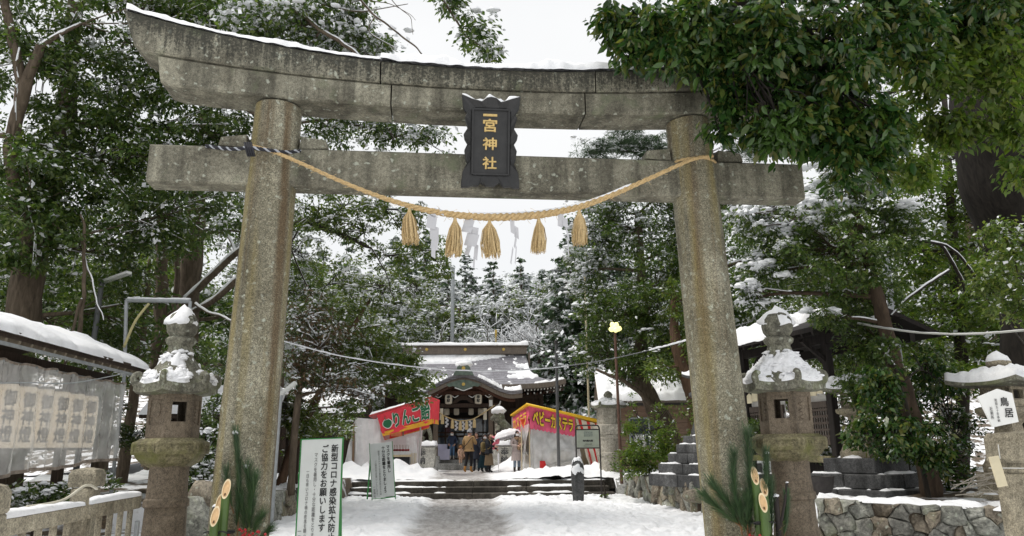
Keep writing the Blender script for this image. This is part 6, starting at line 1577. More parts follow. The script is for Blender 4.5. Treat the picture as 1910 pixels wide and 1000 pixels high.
def tree(name, label, cat, trunk, radii, blobs, leaf='deep', L=.11, W=.5, droop=.35, clumpR=.4, n_per=26, seed=1, barkm=None, group=None,
         limb_snow=.5, pad=.12, extra=(), base_z=None, flat=.6, sway=.25, limb_r=.045, leaf_parts=0, twigs=.5, pad_r=.5):
    """trunk: world points from the foot up; blobs: (centre, (rx, ry, rz), number of clumps, share of snowy leaves)"""
    rng = np.random.default_rng(seed); rg = random.Random(seed)
    trunk = [Vector(p) for p in trunk]; foot = trunk[0].copy()
    if base_z is not None: foot.z = base_z
    T = thing(name, label, cat, tuple(foot), 0, group)
    bm_ = barkm or bark
    tp = resample(trunk, max(8, 5 * len(trunk))); tr = [float(np.interp(i / (len(tp) - 1), np.linspace(0, 1, len(radii)), radii)) for i in range(len(tp))]
    mb = MB(); big = radii[0] > .2
    nseg = 18 if big else 10
    mb.tube(tp, tr, nseg)
    mb.v = [tuple(Vector(q) + (Vector(q) - tp[min(len(tp) - 1, i // nseg)]).normalized() * radii[0] * (.22 * fnoise((q[0], q[1], q[2] * .35), 3.0 / max(.3, radii[0] * 3), seed, 3))) for i, q in enumerate(mb.v)]
    cand = [(p, r_) for p, r_ in zip(tp, tr)]
    for pts, r0, r1, sn in extra: q = resample(pts, 12); cand += [(p, r0 + (r1 - r0) * i / 11) for i, p in enumerate(q)]
    CC, RR_, SP, snow_tubes = [], [], [], MB()
    lim = MB()
    for (c, r_, n, sp_) in blobs:
        c = Vector(c)
        # a limb from the trunk into the clump cloud
        j = min(range(len(cand)), key=lambda i: (cand[i][0] - c).length + max(0, cand[i][0].z - c.z) * .5); s_, cr_ = cand[j]
        if radii[-1] > 0:
            mid_ = s_.lerp(c, .5) + Vector((rg.uniform(-1, 1), rg.uniform(-1, 1), rg.uniform(0, .8))) * (c - s_).length * .14
            q = resample([s_, mid_, c], 12); r0 = min(cr_ * .65, limb_r * (1 + .25 * (c - s_).length)); rr = [r0 * (1 - .75 * i / 11) for i in range(12)]
            lim.tube(q, rr, 7)
            if rg.random() < limb_snow: snow_tubes.tube([p + Vector((0, 0, rr[i] * .8)) for i, p in enumerate(q)], [x * .75 for x in rr], 6)
        P = rng.normal(size=(n, 3)); P /= np.linalg.norm(P, axis=1, keepdims=True); P *= (rng.random(n) ** (1 / 2.4))[:, None]
        P = P * np.array(r_) + np.array(c)
        CC.append(P); RR_.append(clumpR * (.6 + .8 * rng.random(n)))
        # neighbouring clumps share their load of snow
        SP.append(np.clip(sp_ * (.2 + 1.8 * rng.random(n) ** 1.5), 0, .95))
        for k in range(int(n * twigs)):
            e = Vector(P[k]); f = q[rg.randint(5, 11)] if radii[-1] > 0 else c
            m_ = f.lerp(e, .55) + Vector((rg.uniform(-.1, .1), rg.uniform(-.1, .1), rg.uniform(-.02, .16)))
            lim.tube([f, m_, e], [.014, .010, .005], 4, False)
            if rg.random() < limb_snow * .8 * min(1, sp_ * 6): snow_tubes.tube([f + Vector((0, 0, .016)), m_ + Vector((0, 0, .02)), e + Vector((0, 0, .012))], [.013, .015, .008], 4)
    for pts, r0, r1, sn in extra:
        q = resample(pts, 6 * len(pts)); rr = [r0 + (r1 - r0) * i / (len(q) - 1) for i in range(len(q))]
        q = [p + Vector((1, .5, 1)) * .05 * fnoise(p, 1.7, seed, 2) for p in q]
        lim.tube(q, rr, 7)
        if sn: 
            o = MB().tube([p + Vector((0, 0, rr[i] * .8 + .004)) for i, p in enumerate(q)], [x * (.85 + .3 * fnoise(q[i], 4, 3, 2)) * sn + .006 for i, x in enumerate(rr)], 7)
            b = len(snow_tubes.v); snow_tubes.v += o.v; snow_tubes.f += [tuple(i + b for i in f) for f in o.f]; snow_tubes.mi += o.mi
    b = len(mb.v); mb.v += lim.v; mb.f += [tuple(i + b for i in f) for f in lim.f]; mb.mi += lim.mi
    mb.v = [tuple(Vector(p) - foot) for p in mb.v]
    me = mb.mesh('trunk'); link_mesh('trunk', me, bm_, T, True)
    if CC:
        C = np.concatenate(CC) - np.array(foot); Rr = np.concatenate(RR_); sp_ = np.concatenate(SP)
        mats = [LF[leaf] if isinstance(leaf, str) else leaf, snow_leaf]
        a, m1, bb, m2, sn = leaf_arrays(C, Rr, n_per, L, W, droop, rng, sp_, flat)
        if leaf_parts:          # the largest leaves are parts of their own
            dist = np.linalg.norm(a + np.array(foot) - np.array((0, 0, EYE)), axis=1); dist = np.where(sn, 99, dist)
            pick = np.argsort(dist)[:leaf_parts]; base = None
            for i in pick:
                x = Vector(bb[i] - a[i]); l = x.length; y = Vector(m1[i] - m2[i]); wv = y.length
                if base is None:
                    oo = [(0, 0, 0), (.25, .36, .07), (.6, .42, .09), (1, 0, -.06), (.6, -.42, .09), (.25, -.36, .07), (.3, 0, 0), (.68, 0, 0)]
                    base = bpy.data.meshes.new('leaf'); base.from_pydata(oo, [], [(0, 6, 1), (1, 6, 7, 2), (2, 7, 3), (0, 5, 6), (5, 4, 7, 6), (4, 3, 7)]); base.materials.append(mats[0])
                o = bpy.data.objects.new('leaf', base); COL.objects.link(o); o.parent = T
                x.normalize(); z = x.cross(y).normalized(); y = z.cross(x)
                o.matrix_local = Matrix(((x.x * l, y.x * wv, z.x * wv, a[i][0]), (x.y * l, y.y * wv, z.y * wv, a[i][1]), (x.z * l, y.z * wv, z.z * wv, a[i][2]), (0, 0, 0, 1)))
            keep = np.ones(len(a), bool); keep[pick] = False; a, m1, bb, m2, sn = a[keep], m1[keep], bb[keep], m2[keep], sn[keep]
        if leaf_parts:          # near foliage: six-sided folded leaves
            mid1 = a * .75 + bb * .25; hw = (m1 - m2) * .5; up_n = (m1 + m2) * .5 - (a + bb) * .5
            p1 = a + (bb - a) * .22 + hw * .72 + up_n * .5; p2 = a + (bb - a) * .6 + hw * .86 + up_n * .6; p4 = a + (bb - a) * .6 - hw * .86 + up_n * .6; p5 = a + (bb - a) * .22 - hw * .72 + up_n * .5
            v = np.stack([a, p1, p2, bb, p4, p5], 1).reshape(-1, 3); i0 = np.arange(len(a)) * 6
            f = np.concatenate([np.stack([i0, i0 + 3, i0 + 2, i0 + 1], 1), np.stack([i0, i0 + 5, i0 + 4, i0 + 3], 1)]); sn2 = np.concatenate([sn, sn])
            me = np_mesh('crown', v, f, mats, sn2.astype(int))
        else: me = leaf_mesh('crown', a, m1, bb, m2, sn, mats)
        o = bpy.data.objects.new('crown', me); COL.objects.link(o); o.parent = T
        if leaf_parts: o['kind'] = 'stuff'
        k = np.flatnonzero(rng.random(len(C)) < np.clip(sp_ * 1.3, 0, .9) * (pad > 0))
        if len(k):
            P = C[k] + np.stack([rng.normal(size=len(k)) * Rr[k] * .3, rng.normal(size=len(k)) * Rr[k] * .3, Rr[k] * flat * .75], 1)
            P = np.repeat(P, 7, 0); P += rng.normal(size=P.shape) * np.array([.55, .55, .14]) * np.repeat(Rr[k], 7)[:, None] * .8
            me = pads_mesh('snow_cover', P, pad * (.25 + .6 * rng.random(len(P)) ** 1.6), rng, snow_leaf, pad_r)
            o = bpy.data.objects.new('snow_cover', me); COL.objects.link(o); o.parent = T; o['kind'] = 'stuff'
    if snow_tubes.v:
        snow_tubes.v = [tuple(Vector(p) - foot) for p in snow_tubes.v]
        me = snow_tubes.mesh('branch_snow'); o = link_mesh('branch_snow', me, snow_leaf, T, True); o['kind'] = 'stuff'
    return T
def B(px, py, Y, rx, ry, n, snow_=.06, dz=None):
    k = Y / FPX * 1.03
    return (at(px, py, Y), (rx * k, (dz or min(1.6, rx * k)), ry * k), n, snow_)
def tk(*p): return [at(*q) for q in p]

# -- west: the big broadleaf that fills the left edge
q = tk((22, 730, 16.3), (45, 560, 16.4), (68, 450, 16.5), (95, 360, 16.5), (120, 240, 16.6), (135, 100, 16.8), (150, -90, 17)); q[0].z = .4
tree('broadleaf_tree', 'huge dark broadleaf tree with a thick grey trunk rising over the lantern pavilion', 'tree', q, [.42, .36, .31, .27, .22, .18, .12],
     [B(70, 110, 16, 190, 170, 96, .09), B(220, 240, 16.8, 120, 90, 40, .1), B(290, 110, 16.5, 150, 120, 80, .16), B(200, 300, 16.5, 210, 110, 84, .09), B(50, 380, 15.4, 120, 150, 66, .06), B(320, 400, 17.5, 140, 100, 54, .11), B(180, 470, 17.5, 170, 90, 50, .09),
      B(400, 80, 16.8, 130, 90, 66, .16), B(420, 250, 17.5, 110, 80, 48, .1), B(-130, 250, 16, 130, 300, 70, .05), B(100, 610, 18, 130, 60, 26, .04), B(250, 600, 18, 90, 60, 22, .05), B(320, 20, 16.2, 120, 60, 50, .12), B(120, -60, 16.5, 260, 80, 70, .05)],
     'deep', .135, .46, .55, .46, 105, 11, bark, limb_snow=.65, pad=.1, extra=[(tk((66, 450, 16), (20, 300, 15.5), (42, 180, 15.2), (75, 85, 15)), .19, .1, .0), (tk((45, 175, 15.2), (20, 60, 15), (0, -40, 15)), .12, .08, .4), (tk((75, 90, 15), (105, 68, 15.0), (150, 45, 15.2)), .07, .03, .9), (tk((20, 300, 15), (30, 140, 14.9), (36, 90, 14.9)), .03, .02, .8), (tk((150, 560, 15.5), (130, 640, 15.2), (118, 690, 15)), .03, .03, .5), (tk((150, 440, 15.8), (170, 520, 15.6), (190, 600, 15.4)), .03, .01, .6), (tk((150, 640, 15.6), (160, 450, 15.5), (150, 400, 15.5)), .05, .02, .3)])
q = tk((350, 720, 21), (352, 560, 21), (362, 440, 21), (372, 340, 21), (385, 200, 21), (395, 60, 21)); q[0].z = .4
tree('broadleaf_tree', 'snow laden tree with two straight trunks reaching over the top lintel', 'tree', q, [.34, .3, .27, .23, .17, .1],
     [B(560, 60, 15.5, 110, 60, 60, .42), B(640, 80, 16, 80, 45, 38, .5), B(490, 40, 15.5, 90, 70, 46, .3), B(690, 110, 16.5, 70, 30, 22, .55), B(610, 10, 15, 90, 30, 24, .3), B(480, 440, 22, 90, 120, 40, .3), B(470, 590, 22, 90, 70, 34, .25), B(420, 350, 20, 70, 60, 26, .16), B(620, 240, 17.5, 60, 36, 24, .3), B(730, 260, 17.5, 60, 30, 22, .45), B(680, 200, 17, 60, 30, 18, .3), B(800, 265, 17.5, 40, 26, 12, .5), B(590, 120, 16, 80, 40, 34, .4), B(330, 340, 20.5, 80, 60, 26, .06), B(885, 52, 13, 30, 34, 9, .3), B(905, 95, 13, 16, 18, 5, .35), B(845, 12, 13, 26, 18, 6, .2)],
     'deep', .13, .42, .5, .4, 60, 12, bark, limb_snow=.7, pad=.14, sway=.1,
     extra=[(tk((356, 560, 20.7), (305, 620, 20), (296, 690, 20)), .2, .24, 0), (tk((300, 690, 20), (302, 520, 20), (300, 420, 20), (297, 330, 20)), .2, .1, .0), (tk((325, 640, 20.4), (330, 520, 20.4), (338, 420, 20.4)), .09, .06, .7),
            (tk((430, 180, 17), (520, 230, 17.2), (620, 225, 17.4), (740, 255, 17.5)), .06, .015, .8), (tk((345, 590, 20.5), (400, 560, 20), (440, 525, 19.6), (470, 505, 19.4)), .07, .1, 1.0), (tk((350, 560, 20.5), (395, 515, 20), (445, 470, 19.6), (500, 440, 19)), .1, .08, 1.0), (tk((370, 450, 20.7), (400, 432, 20), (430, 445, 19.8), (440, 470, 19.7)), .05, .03, 1.0), (tk((380, 368, 21), (430, 365, 20.5)), .04, .03, 1), (tk((362, 570, 20), (410, 590, 19.5), (440, 602, 19)), .04, .02, 1), 
            (tk((430, 180, 17), (500, 30, 15.2), (545, 18, 15), (590, 50, 15), (640, 80, 15), (670, 105, 15)), .07, .035, .8), (tk((545, 18, 15), (500, 30, 15), (470, -20, 15)), .08, .07, .9), (tk((600, 8, 15), (660, 22, 15), (700, 18, 15), (760, 8, 15)), .02, .008, .6), (tk((660, -20, 14.5), (700, 30, 14.5), (750, 70, 14.5), (785, 102, 14.5)), .026, .016, .5), (tk((700, 30, 14.5), (690, 60, 14.6), (735, 90, 14.8)), .014, .007, .5), (tk((730, 0, 14.5), (765, 35, 14.5), (770, 65, 14.5)), .01, .004, 0), (tk((690, 0, 14.5), (740, 12, 14.5), (775, 38, 14.5)), .01, .004, 0), (tk((395, 60, 21), (480, -120, 17), (620, -230, 14), (760, -180, 13.2), (800, -60, 13), (835, 15, 13), (865, 55, 13), (905, 95, 13)), .06, .012, .4)])

# -- trees around the stalls on the west bank
q = tk((520, 885, 19), (548, 830, 19), (578, 770, 19.2), (605, 715, 19.4), (640, 640, 19.8), (690, 560, 20.2)); q[0].z = .55
tree('leaning_tree', 'thin reddish tree leaning over the tall white notice toward the candied apple stall', 'tree', q, [.13, .11, .1, .09, .07, .04],
     [B(690, 640, 19, 66, 50, 54, .1), B(738, 690, 19.3, 46, 34, 36, .08), B(740, 710, 19, 60, 28, 32, .08), B(655, 690, 18.6, 60, 40, 34, .14), B(790, 715, 19.6, 26, 22, 10, .06), B(620, 600, 19.5, 70, 50, 44, .16), B(580, 800, 18.5, 50, 24, 22, .08), B(770, 742, 19, 28, 14, 9, .04), B(560, 770, 19, 40, 35, 20, .1), B(640, 760, 18.8, 40, 18, 12, .15)],
     'mid', .105, .45, .35, .3, 62, 21, bark_red, limb_snow=.5, pad=.08, flat=.42, limb_r=.03,
     extra=[(tk((640, 640, 19.6), (670, 615, 19.2), (720, 605, 19)), .03, .015, 1.0), (tk((600, 720, 19.2), (650, 690, 18.7), (700, 672, 18.6)), .03, .012, .8)])
q = tk((545, 870, 17.5), (552, 780, 17.5), (565, 690, 17.6), (580, 600, 17.8)); q[0].z = .55
tree('withered_tree', 'tree with withered brown leaves and snow beside the west pillar', 'tree', q, [.09, .08, .06, .04],
     [B(600, 650, 17.8, 60, 60, 46, .16), B(570, 590, 17.8, 45, 50, 30, .2), B(640, 715, 17.8, 50, 35, 26, .25), B(560, 700, 17.5, 35, 50, 22, .1), B(670, 740, 18, 40, 18, 12, .35)], 'brown', .09, .5, .6, .26, 50, 22, bark, limb_snow=.6, pad=.07)
q = tk((455, 880, 20.5), (472, 650, 20.5), (500, 470, 20), (560, 415, 19), (640, 440, 18.5), (690, 462, 18.3)); q[0].z = .55
tree('broadleaf_tree', 'open crowned tree with branches between the west pillar and the tassels', 'tree', q, [.22, .2, .15, .1, .06, .03],
     [B(590, 400, 18.5, 60, 45, 34, .1), B(640, 385, 18.5, 60, 30, 26, .12), B(560, 470, 20, 50, 70, 36, .42), B(575, 545, 21, 60, 60, 40, .35), B(680, 430, 18.5, 70, 45, 34, .1), B(720, 390, 18, 60, 32, 26, .08), B(770, 400, 18.2, 30, 30, 16, .08), B(800, 470, 19, 55, 36, 26, .1), B(740, 480, 19, 60, 40, 30, .14), B(700, 540, 20, 60, 40, 32, .16), B(780, 540, 20, 44, 44, 26, .14), B(640, 520, 20.5, 50, 40, 26, .22), B(820, 500, 19.5, 26, 22, 10, .06), B(650, 590, 21, 60, 40, 30, .18)],
     'mid', .11, .44, .4, .27, 40, 23, bark_dark, limb_snow=.5, pad=.09, flat=.5, limb_r=.03,
     extra=[(tk((690, 462, 18.3), (715, 500, 18.4), (735, 560, 18.6)), .02, .01, .4), (tk((560, 420, 19), (545, 470, 19), (585, 560, 19.5)), .03, .015, .6), (tk((700, 375, 18), (740, 415, 18), (790, 470, 18)), .014, .008, 0)])

# -- east bank beside the office house
q = tk((1266, 880, 26), (1245, 805, 26), (1212, 742, 26), (1192, 690, 26), (1200, 600, 26), (1195, 500, 26), (1190, 400, 26)); q[0].z = .6
tree('broadleaf_tree', 'dense dark evergreen with a forked brown trunk before the wooden office house', 'tree', q, [.42, .36, .3, .26, .2, .14, .08],
     [B(1180, 430, 26, 90, 60, 76, .2), B(1255, 370, 25, 60, 70, 60, .12), B(1115, 450, 26.5, 50, 60, 40, .42), B(1085, 510, 27, 40, 44, 24, .5), B(1225, 540, 25, 80, 90, 100, .04), B(1150, 590, 25.5, 62, 60, 62, .05), B(1245, 640, 25, 60, 55, 56, .03), B(1110, 660, 26, 36, 46, 28, .08), B(1180, 685, 25.3, 56, 30, 36, .04), B(1130, 390, 26, 60, 34, 30, .4), B(1265, 470, 25, 50, 60, 46, .06), B(1110, 570, 26.5, 36, 50, 26, .12)],
     'deep', .13, .46, .4, .42, 66, 31, bark, limb_snow=.3, pad=.16, extra=[(tk((1225, 765, 26), (1190, 715, 26), (1150, 690, 26.2), (1130, 640, 26.4)), .2, .07, 0), (tk((1240, 800, 26), (1205, 742, 25.5), (1165, 712, 25), (1110, 690, 25)), .12, .04, 0)])
q = tk((1310, 880, 23.5), (1300, 780, 23.5), (1283, 710, 23.5), (1262, 640, 23.5), (1255, 560, 23.6)); q[0].z = .7
tree('broadleaf_tree', 'tree with a smooth reddish trunk close behind the east pillar', 'tree', q, [.26, .24, .22, .18, .1],
     [B(1270, 560, 23.5, 50, 60, 40, .04), B(1300, 640, 23.5, 50, 60, 40, .04), B(1230, 690, 23.5, 40, 28, 20, .04), B(1300, 790, 22.5, 40, 40, 22, .04)], 'mid', .12, .45, .4, .36, 50, 32, bark_red, limb_snow=.2, pad=.09)
q = tk((1300, 500, 25.5), (1250, 330, 25.5), (1200, 290, 25), (1120, 275, 25)); q = [Vector((at(1330, 880, 25.5).x, 25.5, .7))] + q
tree('pine_tree', 'feathery pine showing between the two torii beams near the east pillar', 'tree', q, [.25, .18, .1, .06, .03],
     [B(1110, 285, 25, 50, 16, 26, .2), B(1160, 265, 25, 60, 26, 36, .16), B(1215, 280, 25, 50, 30, 34, .2), B(1270, 270, 25, 50, 36, 34, .2), B(1380, 280, 24, 60, 30, 26, .3)], 'fir', .2, .12, .25, .34, 110, 33, bark_dark, limb_snow=.4, pad=.12, flat=.3)

# -- the ivy clad tree on the east wall
q = tk((1744, 950, 12.5), (1722, 850, 12.5), (1690, 740, 12.5), (1660, 650, 12.5), (1638, 560, 12.6), (1605, 440, 12.7), (1580, 330, 12.8)); q[0].z = .7
tree('ivy_clad_tree', 'ivy clad leaning tree with big snow pads at the end of the tie beam', 'tree', q, [.17, .15, .14, .13, .11, .08, .04],
     [B(1560, 470, 12.5, 110, 80, 100, .05), B(1470, 420, 12.8, 110, 32, 44, .5), B(1410, 400, 13, 50, 22, 16, .7), B(1590, 350, 12.5, 80, 60, 56, .22), B(1555, 280, 13, 60, 36, 30, .45), B(1600, 560, 13.3, 75, 60, 50, .02), B(1615, 640, 13.0, 46, 50, 26, .02), B(1592, 720, 12.9, 26, 40, 14, .02), B(1655, 650, 12.2, 22, 40, 9, .02), B(1425, 510, 13.3, 34, 24, 12, .6), B(1395, 560, 13.4, 26, 24, 10, .8), B(1680, 430, 12.6, 50, 60, 34, .06), B(1550, 600, 12.6, 40, 20, 12, .03), B(1470, 480, 13, 70, 50, 40, .1)],
     'deep', .085, .48, .55, .24, 62, 41, bark_ivy, limb_snow=.6, pad=.15, flat=.55, limb_r=.035, pad_r=.6)
q = tk((1735, 945, 12.2), (1715, 850, 12.2), (1686, 740, 12.2), (1660, 660, 12.2)); q[0].z = .7
tree('evergreen_shrub', 'glossy leaved shrub wrapped round the foot of the ivy clad tree', 'shrub', q, [.04, .04, .03, .02],
     [B(1640, 730, 11.9, 36, 54, 34, 0), B(1655, 815, 11.7, 66, 46, 54, 0), B(1730, 830, 11.8, 40, 50, 34, 0), B(1690, 780, 12.9, 40, 50, 26, 0), B(1740, 700, 13.2, 40, 50, 24, 0)], 'gloss', .1, .48, .75, .2, 46, 42, bark_dark, limb_snow=0, pad=.0)

# -- lighter trees farther back on the east side
q = tk((1800, 930, 18.5), (1795, 700, 18.5), (1780, 500, 18.5), (1770, 330, 18.6), (1760, 150, 18.8)); q[0].z = .7
tree('broadleaf_tree', 'yellow green tree between the ivy clad tree and the great dark trunk', 'tree', q, [.16, .15, .13, .1, .06],
     [B(1740, 330, 18, 110, 80, 72, .06), B(1850, 400, 18, 100, 100, 76, .04), B(1700, 470, 18.5, 90, 80, 66, .09), B(1810, 560, 18, 110, 90, 80, .06), B(1640, 250, 19, 80, 60, 44, .08), B(1660, 620, 18.8, 70, 80, 46, .05), B(1890, 260, 18, 80, 80, 50, .05), B(1500, 260, 20, 90, 60, 40, .12), B(1760, 690, 18, 90, 60, 46, .05), B(1890, 660, 17.6, 60, 70, 40, .04), B(1960, 450, 18, 70, 200, 60, .04), B(1600, 180, 19.5, 120, 60, 50, .08)],
     'gold', .13, .45, .4, .36, 58, 51, bark_dark, limb_snow=.4, pad=.09, extra=[(tk((1780, 560, 18), (1800, 545, 17), (1765, 470, 16), (1720, 450, 15.6), (1680, 448, 15.4)), .045, .02, .9), (tk((1662, 590, 13), (1690, 560, 13.2), (1730, 530, 13.5), (1770, 505, 14)), .018, .026, .6), (tk((1690, 450, 15), (1760, 460, 15.5), (1810, 500, 16), (1840, 560, 16.5)), .02, .03, .8)])

# -- the great tree that overhangs the gate from the right
q = [Vector((at(1945, 900, 13.6).x, 13.6, 0.3))] + tk((1935, 640, 13.6), (1912, 470, 13.5), (1893, 330, 13.2), (1878, 200, 12.9), (1885, 20, 12.4), (1840, -200, 11.6))
tree('overhanging_tree', 'great dark tree overhanging the gate with broad glossy leaves and a massive trunk', 'tree', q, [.72, .6, .6, .82, .95, .85, .6],
     [B(1155, 55, 8.5, 44, 46, 20, 0), B(1215, 70, 8.3, 55, 50, 28, 0), B(1300, 60, 8.1, 70, 70, 38, 0), B(1420, 80, 8.1, 90, 90, 56, 0), B(1540, 120, 8.2, 110, 110, 78, 0), B(1670, 70, 8.4, 90, 90, 60, 0), B(1845, 30, 8.6, 100, 50, 40, 0), B(1465, 230, 8.2, 80, 60, 46, 0), B(1370, 190, 8.5, 30, 50, 16, 0), B(1620, 250, 8.3, 80, 50, 40, 0), B(1560, 260, 8.4, 60, 50, 32, 0), B(1500, -60, 8.2, 300, 60, 70, 0), B(1810, -60, 8.6, 160, 60, 40, 0), B(1340, 130, 8.4, 60, 40, 24, 0), B(1575, 318, 8.3, 16, 40, 6, 0), B(1345, 240, 8.5, 10, 34, 4, 0), B(1640, 318, 8.3, 20, 36, 6, 0), B(1250, 120, 8.3, 12, 22, 3, 0), B(1180, 115, 8.4, 12, 20, 3, 0)],
     'gloss', .135, .46, .95, .27, 46, 61, bark_black, limb_snow=0, pad=0, limb_r=.014, leaf_parts=300, twigs=.7,
     extra=[(tk((1855, 120, 12.3), (1720, 20, 10.2), (1560, -20, 9.0), (1400, 10, 8.6), (1270, 40, 8.4)), .22, .04, 0), (tk((1860, 60, 12.2), (1760, -60, 9.8), (1600, -160, 8.8)), .3, .1, 0)])
q = [Vector((at(2040, 900, 9.5).x, 9.5, .3))] + tk((2030, 500, 9.5), (2000, 200, 9.4), (1950, 60, 9.3))
tree('broadleaf_tree', 'yellow green branch sprays hanging before the massive dark trunk at the top right', 'tree', q, [.12, .1, .08, 0],
     [B(1730, 150, 8.9, 80, 70, 40, 0), B(1850, 130, 8.9, 80, 70, 44, 0), B(1890, 240, 8.8, 40, 40, 18, 0), B(1770, 245, 9.0, 60, 40, 26, 0), B(1700, 320, 9.2, 46, 34, 14, 0), B(1640, 240, 9.2, 40, 50, 14, 0), B(1900, 330, 8.6, 14, 40, 6, 0), B(1830, 60, 9, 90, 50, 30, 0)],
     'gold', .12, .47, .8, .25, 44, 63, bark_dark, limb_snow=0, pad=0, limb_r=.012)
q = [at(1900, 560, 12.4), at(1880, 480, 12.3), at(1885, 420, 12.2)]; q[0].z = 1.0
tree('evergreen_shrub', 'bright leaved saplings at the right edge in front of the great trunk', 'shrub', [Vector((q[0].x, 12.4, .7))] + q, [.05, .04, .03, .02], [B(1880, 470, 10.2, 46, 60, 40, .1), B(1905, 560, 10.2, 36, 46, 26, .1), B(1850, 540, 11, 36, 50, 24, .08), B(1870, 520, 11.2, 40, 50, 26, .05)], 'mid', .075, .5, .5, .22, 44, 62, bark_dark, limb_snow=.2, pad=.05)

# -- shrubs
def shrub(label, blobs, foot, leaf, L, n_per=40, seed=1, clumpR=.2, pad=.06, lsnow=.3, droop=.0, name='shrub', group=None):
    f = Vector(foot); return tree(name, label, 'shrub', [f, f + Vector((.02, 0, .25)), f + Vector((0, .03, .5))], [.03, .025, .015], blobs, leaf, L, .45, droop, clumpR, n_per, seed, bark_dark, group, lsnow, pad, limb_r=.015)
shrub('olive green bush spilling over the stone wall beside the steps', [B(1205, 850, 21.5, 46, 34, 52, .03), B(1175, 868, 21.3, 26, 22, 20, .02), B(1238, 835, 21.8, 28, 28, 24, .03), B(1215, 800, 22, 40, 22, 14, .03), B(1180, 815, 22, 16, 26, 8, .02)], (at(1210, 880, 21.6).x, 21.6, .7), 'gold', .1, 46, 71, .26, .04, 0)
shrub('snow sprinkled shrubs between the west lantern and the west pillar', [B(370, 850, 13.8, 44, 40, 40, .3), B(395, 800, 14.2, 26, 40, 20, .12), B(360, 900, 13.4, 30, 24, 18, .3), B(400, 760, 15, 22, 30, 14, .1)], (at(372, 930, 13.8).x, 13.8, .5), 'deep', .085, 40, 72, .22, .09, .4)
shrub('dark shrub with snow under the plastic curtain by the stone fence', [B(55, 930, 10.8, 46, 22, 30, .22), B(105, 925, 11, 36, 20, 18, .25), B(190, 900, 12, 30, 18, 12, .3)], (at(60, 980, 10.8).x, 10.8, .2), 'deep', .08, 36, 73, .18, .07, .4)
shrub('low dark shrubs growing under the lattice shelter', [B(1560, 850, 15.5, 50, 40, 34, .25), B(1420, 800, 16.2, 40, 26, 18, .05), B(1530, 790, 16.2, 40, 40, 22, .05)], (at(1550, 900, 15.6).x, 15.6, .7), 'deep', .1, 40, 74, .24, .1, .3)
shrub('dark undergrowth bush left of the pentagonal sign', [B(1765, 870, 14, 46, 44, 34, .08), B(1790, 800, 15, 40, 40, 26, .06), B(1745, 720, 15, 50, 60, 34, .06)], (at(1770, 930, 14.2).x, 14.2, .7), 'gloss', .1, 40, 75, .24, .06, .2)
shrub('dark evergreen bush behind the black plinth of the square lantern', [B(1600, 800, 16.5, 70, 60, 44, .04), B(1600, 700, 17, 80, 70, 50, .05)], (at(1600, 900, 16.5).x, 16.5, .7), 'deep', .11, 40, 76, .3, .06, .2)
shrub('slender bare stemmed bush before the office house window', [B(1185, 770, 23.5, 24, 34, 10, .05), B(1235, 770, 23.5, 22, 30, 10, .05)], (at(1205, 880, 23.5).x, 23.5, .7), 'gold', .1, 24, 77, .2, .0, 0)
shrub('leafy snow dusted bush behind the tall white notice', [B(560, 850, 20, 40, 22, 22, .12), B(600, 790, 22, 50, 20, 20, .1), B(630, 800, 24, 30, 30, 16, .2)], (at(585, 890, 20.5).x, 20.5, .6), 'mid', .1, 40, 78, .26, .08, .3)
tag(shrub('small green weed poking through the snow before the information board', [B(1128, 925, 22.2, 8, 4, 4, .05)], (at(1128, 935, 22.2).x, 22.2, .05), 'mid', .09, 14, 79, .07, 0, 0), None, 'weed')

